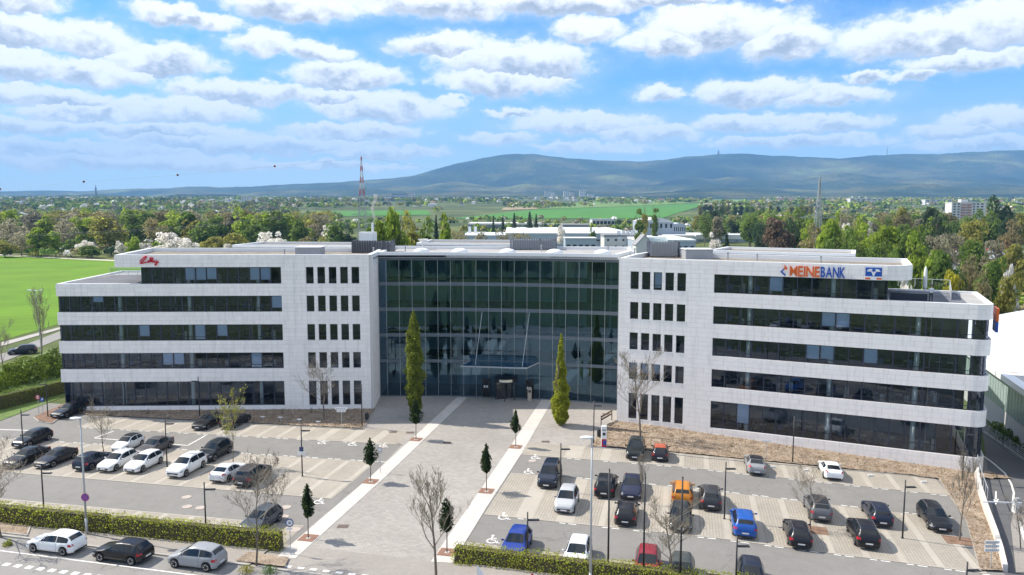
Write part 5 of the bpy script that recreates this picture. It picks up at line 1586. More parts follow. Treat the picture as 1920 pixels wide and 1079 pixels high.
def evergreen(px, base, top, label, seed, slim=1.0):
    p = gp(px, base); h = (base - top) / F_PX * p.y
    e = empty('clipped_tree', p, label, 'tree', 'small evergreen trees along the plaza strips')
    t = h * .42
    me = crown_mesh('crown', [(t - .1, .1), (t + .15, .5 * slim), (t + (h - t) * .35, .56 * slim), (t + (h - t) * .65, .38 * slim), (t + (h - t) * .88, .16 * slim), (h, .02)], seed, 1500, .19, .8, .9, shell=.8)
    o = link('crown', me, e, world=False); o.color = (.04, .066, .022, 1)
    mb = MB(); mb.tube((0, 0, -.1), (0.02, 0.01, h * .5), .05, .035, 7); mb.tube((0.02, 0.01, h * .5), (0, 0, h * .9), .035, .01, 6); mb.build('trunk', M_bark, e, world=False)
    # tree grate
    b = MB(); c0 = p
    w_ = .62
    for k in range(4):
        a = R(-12.6 + 90 * k); d = Vector((math.cos(a), math.sin(a), 0)); nn = Vector((-d.y, d.x, 0))
        b.hexa([c0 + d * .2 + nn * -w_ + Vector((0, 0, .05)), c0 + d * w_ + nn * -w_ + Vector((0, 0, .05)), c0 + d * w_ + nn * w_ + Vector((0, 0, .05)), c0 + d * .2 + nn * w_ + Vector((0, 0, .05))] if k % 2 == 0 else
               [c0 + d * .2 + nn * -.19 + Vector((0, 0, .05)), c0 + d * w_ + nn * -.19 + Vector((0, 0, .05)), c0 + d * w_ + nn * .19 + Vector((0, 0, .05)), c0 + d * .2 + nn * .19 + Vector((0, 0, .05))],
               [c0 + d * .2 + nn * -w_ + Vector((0, 0, .075)), c0 + d * w_ + nn * -w_ + Vector((0, 0, .075)), c0 + d * w_ + nn * w_ + Vector((0, 0, .075)), c0 + d * .2 + nn * w_ + Vector((0, 0, .075))] if k % 2 == 0 else
               [c0 + d * .2 + nn * -.19 + Vector((0, 0, .075)), c0 + d * w_ + nn * -.19 + Vector((0, 0, .075)), c0 + d * w_ + nn * .19 + Vector((0, 0, .075)), c0 + d * .2 + nn * .19 + Vector((0, 0, .075))])
    tag(b.build('tree_grate', mat('rusty grate', (.24, .13, .09), .9, noise=(4, .2))), 'square rusty grate round the foot of a small evergreen', 'tree grate', 'tree grates in the plaza strips')
for i, (px, b_, t_, lab) in enumerate(((578, 1010, 902, 'small dark evergreen by the round sign at the plaza mouth, left strip'), (695, 904, 817, 'small dark evergreen midway on the left plaza strip by the information sign'),
        (780, 825, 745, 'small dark evergreen against the broad columnar tree'), (967, 839, 765, 'small dark evergreen on the right plaza strip near the pointed columnar tree'),
        (912, 922, 827, 'small dark evergreen midway on the right plaza strip by the dark blue van'), (838, 1037, 928, 'small dark evergreen behind the upswept bare street tree'))):
    evergreen(px, b_, t_, lab, 20 + i, .72 + .12 * (i % 3))

def hedge(a, b, width, height, z0, col, label, seed, dens=230, leaf=.12, side=1):
    """clipped hedge from a to b (front line), width towards the building"""
    a, b = Vector((*a, 0)), Vector((*b, 0)); L_ = (b - a).length
    d = (b - a) / L_; nn = Vector((-d.y, d.x, 0)) * side
    rs = np.random.RandomState(seed)
    e = empty('hedge', (a.x, a.y, z0), label, 'hedge')
    n = int(dens * L_)
    s = rs.uniform(0, L_, n); face = rs.uniform(0, 1, n)
    t = np.zeros(n); z = np.zeros(n); nr = np.zeros((n, 3))
    top = face < .40; frt = (face >= .40) & (face < .82); bck = (face >= .82) & (face < .96); end = face >= .96
    u = rs.uniform(0, 1, n)
    t[top] = u[top] * width; z[top] = height; nr[top] = (0, 0, 1)
    t[frt] = 0; z[frt] = u[frt] * height; nr[frt] = -np.array(nn)
    t[bck] = width; z[bck] = u[bck] * height; nr[bck] = np.array(nn)
    t[end] = u[end] * width; z[end] = rs.uniform(0, height, end.sum()); s[end] = np.where(rs.uniform(0, 1, end.sum()) < .5, 0, L_); nr[end] = np.array(d)
    wob = np.array([mnoise.noise((q * .9, zz * 1.3, tt * 1.2 + seed)) for q, zz, tt in zip(s, z, t)])
    t += np.where(frt, -1, np.where(bck, 1, 0)) * (.16 * wob + rs.normal(0, .06, n)); z += np.where(top, .24 * wob + rs.normal(0, .07, n), 0)
    z = np.maximum(z, .03)
    pts = np.stack([s * d.x + t * nn.x, s * d.y + t * nn.y, z + np.array([gz(a.x + q * d.x) - gz(a.x) for q in s])], 1)
    v, f = leaf_faces(pts, nr, leaf, rs, .55)
    o = link('leaves', np_mesh('leaves', v, f, M_leaf), e, world=False); o.color = (*col, 1)
    mb = MB(); k = 0.14
    seg = max(1, int(L_ / 4))
    for i in range(seg):
        p, q = d * (L_ * i / seg + (k if i == 0 else 0)), d * (L_ * (i + 1) / seg - (k if i == seg - 1 else 0))
        zp, zq = gz(a.x + p.x) - gz(a.x), gz(a.x + q.x) - gz(a.x)
        mb.hexa([p + nn * k + Vector((0, 0, zp)), q + nn * k + Vector((0, 0, zq)), q + nn * (width - k) + Vector((0, 0, zq)), p + nn * (width - k) + Vector((0, 0, zp))],
                [p + nn * (k + .1) + Vector((0, 0, zp + height - .12)), q + nn * (k + .1) + Vector((0, 0, zq + height - .12)), q + nn * (width - k - .1) + Vector((0, 0, zq + height - .12)), p + nn * (width - k - .1) + Vector((0, 0, zp + height - .12))])
    mb.build('twigs', mat('hedge twigs', (.075, .065, .03), .95, noise=(5, .5)), e, world=False)
HC = (.42, .46, .06)
h0, h1 = HF
hx = lambda t: lerp2(h0, h1, t)
hedge(hx(-.42), hx(.40), 1.05, 1.55, .0, HC, 'clipped green hedge along the sidewalk behind the white and black kerb cars', 1)
hedge(hx(.412), hx(1.0), 1.05, 1.5, .0, HC, 'clipped green hedge from the tall lamp to the plaza mouth', 2)
hedge((-4.35, 53.9), (12.6, 49.5), 1.15, 1.25, 0, HC, 'clipped green hedge right of the plaza mouth before the blue car', 3)
hedge((12.75, 49.46), (41, 42.3), 1.15, 1.25, 0, HC, 'clipped green hedge before the dark red and dark green cars', 4)
hl = G((-160, 812), (126, 738))
hedge(hl[0], hl[1], 1.3, 1.9, 0, (.16, .24, .02), 'clipped hedge between the lot entrance and the side road lawn', 5)

def litter(poly, n, seed, size, col, name, label):
    rg = np.random.RandomState(seed); bm_ = bmesh.new(); vs_ = [bm_.verts.new((*q, 0)) for q in poly]; f_ = bm_.faces.new(vs_); bm_.free()
    xs_ = [q[0] for q in poly]; ys_ = [q[1] for q in poly]; pts = []
    def ins(x, y):
        c = False; j = len(poly) - 1
        for i in range(len(poly)):
            if (poly[i][1] > y) != (poly[j][1] > y) and x < (poly[j][0] - poly[i][0]) * (y - poly[i][1]) / (poly[j][1] - poly[i][1]) + poly[i][0]: c = not c
            j = i
        return c
    while len(pts) < n:
        x, y = rg.uniform(min(xs_), max(xs_)), rg.uniform(min(ys_), max(ys_))
        if ins(x, y): pts.append((x, y, gz(x) + .16 + .06 * mnoise.noise((x * 2.5, y * 2.5, 0))))
    pts = np.array(pts)
    v, f = leaf_faces(pts, np.tile([0, 0, 1.0], (n, 1)), size, rg, .7)
    o = link(name, np_mesh(name, v, f, M_leaf)); o.color = (*col, 1); tag(o, label, 'mulch', kind='stuff')
litter(bedR, 9000, 1, .15, (.42, .31, .20), 'bark_chips', 'coarse bark chips on the right planting bed')
litter(bedL, 4500, 2, .15, (.40, .30, .2), 'bark_chips', 'coarse bark chips on the left planting bed')
for px, py in ((1520, 995), (1799, 1016)):
    c = gp(px, py); q = [(c.x + dx * SD[1] + dy * SD[0], c.y - dx * SD[0] + dy * SD[1]) for dx, dy in ((-1.1, -.7), (1.3, -.7), (1.3, .9), (-1.1, .9))]
    sheet('tree_pit', q, .05, mat('red brown leaf litter', (0.20, 0.12, 0.08), 0.95))
def shrub(p, r, h, col, label, seed, n=900, leaf=.16, group=None, cat='shrub', name='shrub'):
    e = empty(name, p, label, cat, group)
    me = crown_mesh('leaves', [(0.0, r * .7), (h * .3, r), (h * .65, r * .85), (h * .9, r * .5), (h, .05)], seed, n, leaf, .5, .8, shell=.6)
    o = link('leaves', me, e, world=False); o.color = (*col, 1)
    mb = MB(); branch_tubes(mb, h * .8, seed, .05, first=.05, spread=.5, levels=3, kids=(8, 4, 0)); mb.build('stems', M_bark, e, world=False)
for i, (px, py, r, h, col) in enumerate(((20, 722, 2.6, 3.2, (.13, .18, .02)), (52, 716, 3.0, 3.8, (.12, .17, .025)), (86, 708, 2.6, 3.6, (.10, .15, .02)), (112, 700, 2.4, 4.2, (.085, .125, .025)), (-20, 735, 3, 3, (.11, .16, .02)))):
    shrub(gp(px, py), r, h, col, 'leafy green shrub between the side road and the clipped hedge', 60 + i, 2200, .26, 'shrubs by the side road')
for i, (px, py, r, h, col) in enumerate(((64 / 4.334 + 0, 830 + 840 / 4.334, .35, .4, (.22, .25, .03)), (462, 1074, .5, .5, (.30, .28, .03)), (506, 1075, .55, .55, (.12, .22, .05)))):
    shrub(gp(px, py), r, h, col, ('low yellow green shrub in the kerb bed beside the street tree', 'low yellowish shrub at the foot of the bare street tree', 'low glossy green shrub at the plaza mouth kerb')[i], 70 + i, 350, .09)
for i, (px, py, h) in enumerate(((1617, 855, .9), (1372, 840, .5), (530, 778, .8), (583, 776, .8), (405, 778, 1.0), (278, 778, .9), (150, 777, .9), (1260, 822, .4))):
    shrub(gp(px, py), .22, h, (.14, .15, .05), 'small upright sparse plant in the mulch bed', 80 + i, 60, .09, 'small plants in the mulch beds', 'plant', 'bed_plant')
# ------------------------------------------------------------------ lamps and signs
def lamp(px, top, base, label, h=None, head=1, group='black lamp posts in the car park', plates=None, loc=None):
    p = gp(px, base) if loc is None else Vector(loc)
    if h is None: h = (base - top) / F_PX * p.y * 1.005
    e = empty('lamp_post', p, label, 'lamp post', group)
    mb = MB(); mb.tube((0, 0, -.1), (0, 0, h), .065, .05, 10); mb.build('pole', M_black, e, smooth=True, world=False)
    mb = MB(); mb.lathe([(.12, 0), (.12, .05), (.07, .09)], (0, 0, .01), 10); mb.build('foot', M_black, e, world=False)
    if head:
        z = h - .62
        mb = MB(); mb.hexa([(.05, -.12, z), (.85 * head, -.16, z + .02), (.85 * head, .16, z + .02), (.05, .12, z)], [(.05, -.07, z + .10), (.80 * head, -.13, z + .09), (.80 * head, .13, z + .09), (.05, .07, z + .10)]); 
        o = mb.build('luminaire', M_black, e, world=False)
        mb = MB(); mb.box(.3 * head, .75 * head, -.11, .11, z - .004, z - .001); mb.build('lens', M_headlamp, o, world=False)
    return e
LAMPS = [(82.5, 870, 960, 'black lamp post behind the hedge near the black coupe'), (44, 765, 846, 'black lamp post beside the rear row black hatchback'), (90, 710, 783, 'black lamp post on the red leaf island'),
 (313.5, 780, 876, 'black lamp post between white hatchback and white crossover'), (567, 792, 894, 'black lamp post with blue notice and white plates in the empty stalls'), (387, 897, 1012, 'black lamp post in the hedge behind the silver kerb car'),
 (374.5, 704, 783, 'black lamp post before the left wing ribbon windows'), (679, 718, 802, 'black lamp post with pale head at the corner of the left mulch bed'), (1113, 748, 834, 'black lamp post by the charging column'),
 (1051, 826, 922, 'black lamp post beside the dark blue van'), (989, 953, 1061, 'black lamp post beside the deep blue hatchback in the hedge'), (1358, 860, 974, 'black lamp post beside the charcoal crossover'),
 (1486, 776, 869, 'black lamp post in the bark mulch before the ground floor windows'), (1692, 893, 1010, 'black lamp post beside the dark blue estate'), (1804, 800, 902, 'black lamp post at the rounded end of the right wing')]
for px, t, b_, lab in LAMPS: lamp(px, t, b_, lab, head=-1 if px in (374.5, 679, 90) else 1)
lamp(1379, 1000, 1112, 'black lamp post in front of the bright blue crossover'); lamp(1808, 1045, 1150, 'black lamp post at the corner of the lot by the ramp')
lamp(705, 698, 752, 'slim dark lamp post against the side wall beside the hall', group=None, head=-.6)
for px, t, b_, lab in ((1140, 868, 1076, 'slim black flagpole rising from the hedge beside the white hatchback'), (1206, 875, 1092, 'slim black flagpole before the dark red car'), (1275, 881, 1104, 'slim black flagpole behind the budding street tree')):
    p = gp(px, b_); h = (b_ - t) / F_PX * p.y * 1.005
    e = empty('flagpole', p, lab, 'flagpole', 'slim black flagpoles in the hedge')
    mb = MB(); mb.tube((0, 0, -.1), (0, 0, h), .075, .055, 10); mb.build('pole', M_black, e, world=False, smooth=True)
    mb = MB(); mb.lathe([(.03, 0), (.06, .03), (.06, .07), (.02, .1)], (0, 0, h), 10); mb.build('cap', M_black, e, world=False)
M_galv = mat('galvanised steel', (.46, .48, .49), .5, metal=.3)
def street_lamp(p, h, label, arm=1.0, lean=0.0):
    e = empty('street_lamp', p, label, 'street lamp')
    mb = MB(); mb.tube((0, 0, -.1), (0, 0, 1.4), .10, .095, 10); mb.tube((0, 0, 1.4), (-lean, 0, h), .085, .05, 10); mb.build('pole', M_galv, e, smooth=True, world=False)
    mb = MB(); mb.lathe([(.02, -.08), (.3, -.05), (.42, .0), (.36, .09), (.15, .15), (.02, .16)], (0, 0, 0), 14)
    o = mb.build('lantern', mat('pale lantern', (.72, .74, .76), .35), e, smooth=True, world=False); o.location = (-lean - .35 * arm, 0, h + .05); o.scale = (1.15, .6, .8)
    return e
pl = gp(163, 1004)
sl_e = street_lamp(pl, 9.35, 'tall galvanised street lamp with round no stopping sign, at the hedge', 1, .0)
pr_ = Vector((5.25, 49.6, .05))
street_lamp(pr_, 10.6, 'tall pale street lamp rising in front of the silver people carrier', 1, 0)
# double headed lamp at the field
p = gp(79, 668); h = 125 / F_PX * p.y
e = empty('street_lamp', p, 'twin headed street lamp beside the green field', 'street lamp')
mb = MB(); mb.tube((0, 0, -.1), (-.5, 0, h), .1, .06, 8); mb.build('pole', M_galv, e, world=False)
for s_ in (-1, 1):
    mb = MB(); mb.hexa([(-.5, -.12, h - .04), (-.5 + s_ * 1.3, -.16, h + .1), (-.5 + s_ * 1.3, .16, h + .1), (-.5, .12, h - .04)], [(-.5, -.08, h + .06), (-.5 + s_ * 1.3, -.12, h + .22), (-.5 + s_ * 1.3, .12, h + .22), (-.5, .08, h + .06)]); mb.build('lantern', mat('pale lantern', (.72, .74, .76), .35), e, world=False)

M_blue = mat('sign blue', (.012, .06, .32), .5); M_red = mat('sign red', (.5, .012, .015), .5); M_signw = mat('sign white', (.78, .78, .78), .5); M_violet = mat('sign faded blue', (.10, .06, .33), .5)
M_signgrey = mat('sign back grey', (.35, .36, .37), .6)
def disc(mb, c, r, y, n=24, r0=0.0, mi=0):
    """flat ring facing -y"""
    vs = []
    for i in range(n):
        a = 2 * math.pi * i / n
        vs += [(c[0] + r0 * math.cos(a), y, c[1] + r0 * math.sin(a)), (c[0] + r * math.cos(a), y, c[1] + r * math.sin(a))]
    mb.add(vs, [(2 * i, 2 * ((i + 1) % n), 2 * ((i + 1) % n) + 1, 2 * i + 1) for i in range(n)], mi)
def sbar(mb, x0, z0, x1, z1, w, y, mi=0):
    d = Vector((x1 - x0, 0, z1 - z0)).normalized(); n = Vector((-d.z, 0, d.x)) * w / 2
    a, b = Vector((x0, y, z0)), Vector((x1, y, z1)); mb.add([a - n, b - n, b + n, a + n], [(0, 1, 2, 3)], mi)
# no stopping sign on the tall lamp
q = at(159.5, 933, pl.y - .12); zc = q.z
s_ = empty('no_stopping_sign', (q.x, q.y, zc), 'round faded blue and red no stopping sign on the tall street lamp', 'sign')
mb = MB(); mb.tube((0, .04, 0), (0, .0, 0), .32, n=24); mb.build('plate', M_signgrey, s_, world=False)
mb = MB(); disc(mb, (0, 0), .32, -.004, r0=.25); sbar(mb, -.19, .19, .19, -.19, .07, -.006); sbar(mb, -.19, -.19, .19, .19, .07, -.008); mb.build('red_ring', mat('sign faded red', (.45, .08, .22), .5), s_, world=False)
mb = MB(); disc(mb, (0, 0), .25, -.003); mb.build('field', M_violet, s_, world=False)
def post_sign(px, base, top, name, label, cat='sign'):
    p = gp(px, base); h = (base - top) / F_PX * p.y
    e = empty(name, p, label, cat)
    mb = MB(); mb.tube((0, 0, -.1), (0, 0, h), .03, n=8); mb.build('post', M_galv, e, world=False)
    return e, h
e, h = post_sign(545, 1040, 967, 'zone_sign', 'round white sign with blue ring on a post at the plaza mouth')
mb = MB(); disc(mb, (0, h - .32), .31, -.05); mb.build('face', M_signw, e, world=False)
mb = MB(); disc(mb, (0, h - .32), .31, -.054, r0=.235); mb.build('ring', mat('sign ring blue', (.05, .09, .28), .5), e, world=False)
mb = MB(); disc(mb, (0, h - .32), .1, -.054); sbar(mb, -.13, h - .36, .13, h - .30, .05, -.056); mb.build('pictogram', mat('sign grey', (.3, .3, .33), .5), e, world=False)
mb = MB(); mb.box(-.2, .2, -.055, -.045, h - .84, h - .70); mb.build('extra_plate', M_signw, e, world=False)
e, h = post_sign(713, 887, 836, 'notice_sign', 'grey backed square notice sign on a post by the left plaza strip')
mb = MB(); mb.box(-.22, .22, -.05, -.035, h - .5, h); mb.build('plate', M_signgrey, e, world=False)
mb = MB(); mb.box(-.16, .16, -.056, -.051, h - .40, h - .1); mb.build('face', M_signw, e, world=False)
e, h = post_sign(641, 803, 762, 'direction_sign', 'white arrow direction sign on a post in the left mulch bed')
for zz, w, s in ((h - .15, .75, 1), (h - .45, .55, -1)):
    mb = MB(); mb.hexa([(-w, -.05, zz - .13), (w * .8, -.05, zz - .13), (w, -.05, zz), (w * .8, -.05, zz + .13), (-w, -.05, zz + .13)], [(-w, -.02, zz - .13), (w * .8, -.02, zz - .13), (w, -.02, zz), (w * .8, -.02, zz + .13), (-w, -.02, zz + .13)]); mb.build('arrow_plate', M_signw, e, world=False)
    mb = MB()
    for k in range(5): mb.box(-w * .8 + k * w * .3, -w * .8 + k * w * .3 + w * .2, -.056, -.051, zz - .05, zz + .05)
    mb.build('lettering', M_signgrey, e, world=False)
for i, (px, py) in enumerate(((493, 792), (526, 793), (561, 797), (597, 801))):
    e, h = post_sign(px, py, py - 12, 'reserved_sign', 'low white reserved plate on a peg at the edge of the left mulch bed'); e['group'] = 'reserved plates in the mulch bed'
    mb = MB(); mb.box(-.26, .26, -.045, -.03, h - .13, h); mb.build('plate', M_signw, e, world=False)
for i, (px, py) in enumerate(((1457, 892), (1520, 898), (1582, 906), (1640, 908), (1740, 920))):
    p = gp(px - 8, py - 14); mb = MB(); mb.box(p.x - .26, p.x + .26, p.y - .05, p.y + .05, p.z + .05, p.z + .2)
    tag(mb.build('stall_plate', M_signw), 'low white stall plate on the kerb of the bark mulch bed', 'sign', 'stall plates on the right kerb')
e, h = post_sign(73, 777, 739, 'no_entry_sign', 'red and white round sign on a post at the leaf island')
mb = MB(); disc(mb, (0, h - .3), .3, -.05); mb.build('face', M_signw, e, world=False)
mb = MB(); disc(mb, (0, h - .3), .3, -.053, r0=.2); sbar(mb, -.2, h - .3, .2, h - .3, .1, -.054); mb.build('ring', M_red, e, world=False)
e, h = post_sign(81, 780, 744, 'direction_sign', 'blue square direction sign on a post at the leaf island')
mb = MB(); mb.box(-.26, .26, -.06, -.04, h - .5, h); mb.build('plate', M_blue, e, world=False)
mb = MB(); sbar(mb, -.12, h - .36, .12, h - .14, .08, -.064); sbar(mb, .13, h - .13, -.04, h - .13, .07, -.066); sbar(mb, .12, h - .12, .12, h - .3, .07, -.068); mb.build('arrow', M_signw, e, world=False)
e, h = post_sign(1857, 1068, 1009, 'direction_sign', 'three white arrow plates on a post beside the ramp wall')
for zz in (h - .12, h - .42, h - .72):
    mb = MB(); w = .55; mb.hexa([(-w, -.05, zz - .11), (w * .85, -.05, zz - .11), (w, -.05, zz), (w * .85, -.05, zz + .11), (-w, -.05, zz + .11)], [(-w, -.02, zz - .11), (w * .85, -.02, zz - .11), (w, -.02, zz), (w * .85, -.02, zz + .11), (-w, -.02, zz + .11)]); mb.build('arrow_plate', M_signw, e, world=False)
    mb = MB()
    for k in range(6): mb.box(-.45 + k * .14, -.36 + k * .14, -.056, -.051, zz - .04, zz + .045)
    mb.build('lettering', M_signgrey, e, world=False)
e, h = post_sign(1436, 862, 824, 'parking_sign', 'thin post with a narrow white plate behind the silver saloon')
mb = MB(); mb.box(-.5, .5, -.05, -.035, h - .14, h); mb.build('plate', M_signw, e, world=False)
# plates on the lamp post in the empty stalls
p = gp(567, 894); zt = at(567, 846, p.y).z
e = empty('lamp_notice', (p.x, p.y - .09, zt), 'blue notice above white plates fixed to a lamp post', 'sign')
mb = MB(); mb.box(-.2, .2, -.02, 0, .0, .42); mb.build('blue_plate', mat('notice blue', (.05, .07, .16), .5), e, world=False)
for k in (0, 1):
    mb = MB(); mb.box(-.42, .42, -.02, 0, -.16 - k * .2, -.02 - k * .2); mb.build('white_plate', M_signw, e, world=False)
mb = MB(); mb.box(-.5, .5, -.0, .02, -.28, -.22); mb.build('bracket', M_signgrey, e, world=False)
# charging column, bin, box by the door
p = gp(1132, 839)
e = empty('charging_column', p, 'white charging column with red and blue print at the mulch bed corner', 'charging column')
mb = MB(); mb.box(-.28, .28, -.18, .18, 0, 2.35); mb.build('housing', M_signw, e, world=False)
mb = MB(); mb.box(-.27, .27, -.186, -.181, .12, .95); mb.build('red_panel', M_red, e, world=False)
mb = MB(); mb.box(-.27, .27, -.186, -.181, .0, .12); mb.box(-.1, .27, -.190, -.187, .3, .8); mb.build('blue_panel', M_blue, e, world=False)
mb = MB(); mb.box(-.15, .15, -.186, -.181, 1.35, 1.65); mb.box(-.2, .2, -.186, -.181, 1.9, 2.0); mb.build('screen', M_black, e, world=False)
mb = MB(); c = gp(1150, 797); 
mb = MB(); a_, b_ = gp(1127, 800), gp(1147, 788)
for k in range(2):
    mb.bar(a_ + Vector((0, 0, .8 + .35 * k)), b_ + Vector((0, 0, .8 + .35 * k)), .08, .2)
for q_ in (a_, b_): mb.bar(q_, q_ + Vector((0, 0, 1.3)), .1, .1)
tag(mb.build('timber_rail', mat('brown timber', (.13, .09, .07), .8)), 'dark timber rail at the corner of the bark mulch bed', 'railing')
def bin_(px, py, label):
    p = gp(px, py); e = empty('litter_bin', p, label, 'bin')
    mb = MB(); mb.lathe([(.2, .25), (.23, .3), (.23, .95), (.2, 1.0)], (0, 0, 0), 14); mb.build('drum', M_black, e, world=False)
    mb = MB(); mb.tube((0, .25, -.05), (0, .25, 1.1), .03, n=6); mb.build('post', M_black, e, world=False)
bin_(688, 790, 'black litter bin at the corner of the left mulch bed'); bin_(1123, 822, 'black litter bin by the charging column')
p = gp(993, 752)
e = empty('entrance_terminal', p, 'beige entrance terminal pillar beside the revolving door', 'terminal')
mb = MB(); mb.box(-.27, .27, -.15, .15, 0, 1.75); mb.build('housing', mat('beige metal', (.42, .36, .29), .5), e, world=False)
mb = MB(); mb.box(-.18, .18, -.156, -.151, 1.15, 1.5); mb.build('screen', M_black, e, world=False)

# ------------------------------------------------------------------ lettering on the fascia
def onR(px, py):
    """pixel -> (s, z) on the front plane of the right wing"""
    d = ray(px, py); o = Vector((C_[0], C_[1]))
    t = (o.x * rn.x + o.y * rn.y) / (d.x * rn.x + d.y * rn.y)
    p = d * t
    return (p.x - o.x) * rd.x + (p.y - o.y) * rd.y, p.z + CAM_H
def text_mesh(ch, size, depth, m, off=0.018):
    cu = bpy.data.curves.new('letter', 'FONT'); cu.body = ch; cu.size = size; cu.extrude = depth; cu.offset = off
    o = bpy.data.objects.new('tmp', cu); COL.objects.link(o)
    bpy.context.view_layer.update()
    me = bpy.data.meshes.new_from_object(o.evaluated_get(bpy.context.evaluated_depsgraph_get()))
    bpy.data.objects.remove(o); me.materials.clear(); me.materials.append(m)
    xs = [v.co.x for v in me.vertices]; return me, min(xs), max(xs), max(v.co.y for v in me.vertices)
M_or = mat('orange letters', (.72, .13, .015), .4); M_bl = mat('blue letters', (.012, .085, .42), .4)
s0, z0 = onR(1463, 517); s1, _ = onR(1585, 520); zt = onR(1500, 499)[1]
lh = zt - z0
w3 = RW(s0, -.06)
sign = empty('lettering_sign', (w3[0], w3[1], z0), 'orange and blue raised bank lettering with arrow mark on the roof fascia', 'sign')
ang = math.atan2(rd.y, rd.x)
def place_flat(o, s, z, off=-.10):
    w_ = RW(s, off); o.location = Vector((w_[0], w_[1], z)) - Vector(sign.location) if o.parent == sign else Vector((w_[0], w_[1], z))
    o.rotation_euler = (math.pi / 2, 0, ang)
cur = onR(1481, 510)[0]
for wd, m, send in (('MEINE', M_or, onR(1537.5, 510)[0]), ('BANK', M_bl, onR(1585.5, 510)[0])):
    data = [text_mesh(ch, 1.0, .035, m, .008 if ch == 'M' else .022) for ch in wd]
    gap = .06
    tot = sum(d[2] - d[1] for d in data) + gap * (len(data) - 1)
    k = (send - cur) / tot; ky = lh / max(d[3] for d in data)
    for me, x0, x1, hh in data:
        o = link('letter', me, sign, world=False)
        o.scale = (k, ky, 1)
        place_flat(o, cur - x0 * k, z0)
        cur += (x1 - x0 + gap) * k
def flat_poly(name, pts, m, parent, s, z, off, th=.06):
    mb = MB(); mb.hexa([(x, y, 0) for x, y in pts], [(x, y, th) for x, y in pts]); o = mb.build(name, m, parent, world=False); place_flat(o, s, z, off); return o
sa = onR(1463, 510)[0]; sb = onR(1480, 510)[0]; wA = (sb - sa) * .78
flat_poly('arrow', [(wA * .35, lh * .62), (wA * .95, lh * .62), (wA * .95, lh * .45), (wA * 1.0, lh * .78), (wA * .55, lh * 1.12), (wA * .6, lh * .85)], M_or, sign, sa, z0, -.10)
flat_poly('arrow', [(wA * .0, lh * .38), (wA * .55, lh * .78), (wA * .5, lh * .55), (wA * .3, lh * .38), (wA * .8, lh * .15), (wA * .75, lh * -.05)], M_bl, sign, sa, z0, -.12)
# square bank emblem
sq0, zb0 = onR(1622, 525); sq1, _ = onR(1653, 526); zt0 = onR(1637, 502)[1]; ws = sq1 - sq0; hs = zt0 - zb0
w3 = RW(sq0, -.06)
emb = empty('emblem_sign', (w3[0], w3[1], zb0), 'square blue and white emblem with orange lines on the roof fascia', 'sign')
def fp2(name, pts, m, off, th=.05):
    mb = MB(); mb.hexa([(x * ws, y * hs, 0) for x, y in pts], [(x * ws, y * hs, th) for x, y in pts]); o = mb.build(name, m, emb, world=False)
    w_ = RW(sq0, off); o.location = Vector((w_[0], w_[1], zb0)) - Vector(emb.location); o.rotation_euler = (math.pi / 2, 0, ang)
fp2('blue_plate', [(0, .30), (1, .30), (1, 1), (0, 1)], mat('emblem blue', (.01, .09, .42), .4), -.06)
fp2('white_shape', [(.08, .68), (.2, .88), (.42, .88), (.35, .68)], M_signw, -.115, .02)
fp2('white_shape', [(.92, .68), (.80, .88), (.58, .88), (.65, .68)], M_signw, -.1155, .02)
fp2('white_shape', [(.33, .70), (.50, .32), (.58, .42), (.45, .70)], M_signw, -.117, .02)
fp2('white_shape', [(.67, .70), (.50, .32), (.42, .42), (.55, .70)], M_signw, -.1185, .02)
fp2('white_strip', [(0, .0), (1, .0), (1, .299), (0, .299)], M_signw, -.06)
fp2('orange_line', [(0, .06), (.32, .06), (.28, .2), (0, .2)], M_or, -.115, .02); fp2('orange_line', [(1, .06), (.68, .06), (.72, .2), (1, .2)], M_or, -.115, .02)
w3 = RW(38.62, 2.2)
ss = empty('side_sign', (w3[0], w3[1], 13.0), 'small orange and blue upright sign seen edge on at the rounded wing end', 'sign')
for k, (m, za, zb_) in enumerate(((M_or, 14.3, 15.6), (M_bl, 13.2, 14.25))):
    mb = MB(); a = Vector((*RW(38.6, 2.0), 0)); b = Vector((*RW(38.6, 4.2), 0)); n = Vector((rd.x, rd.y, 0)) * .22
    mb.hexa([a + Vector((0, 0, za)), a + n + Vector((0, 0, za)), b + n + Vector((0, 0, za)), b + Vector((0, 0, za))], [a + Vector((0, 0, zb_)), a + n + Vector((0, 0, zb_)), b + n + Vector((0, 0, zb_)), b + Vector((0, 0, zb_))]); mb.build('plate', m, ss)
# red script signature on the left fascia
pA = at(263, 498, 96.2); pB = at(298, 480, 96.2)
LX, LZ = pB.x - pA.x, pB.z - pA.z
scr = empty('script_sign', (pA.x, 96.15, pA.z), 'red handwritten style script sign on the left roof fascia', 'sign')
strokes = [[(.02, .42), (.10, .62), (.24, .86), (.34, .98), (.38, .88), (.30, .72), (.20, .50), (.10, .34), (.03, .28), (.05, .20), (.18, .24), (.32, .34), (.42, .34)],
           [(.42, .34), (.46, .54), (.45, .36), (.50, .34)],
           [(.50, .34), (.58, .70), (.60, .84), (.55, .80), (.55, .44), (.60, .34)], [(.60, .34), (.68, .70), (.70, .80), (.66, .76), (.65, .42), (.70, .32)],
           [(.70, .32), (.76, .52), (.77, .36), (.84, .36), (.90, .52), (.90, .30), (.84, .02), (.78, .06), (.86, .24), (1.0, .36)]]
for st in strokes:
    mb = MB()
    for a, b in zip(st[:-1], st[1:]): mb.tube((a[0] * LX, -.06, a[1] * LZ), (b[0] * LX, -.06, b[1] * LZ), .075, .075, 6)
    mb.build('stroke', mat('script red', (.62, .008, .03), .4), scr, world=False)

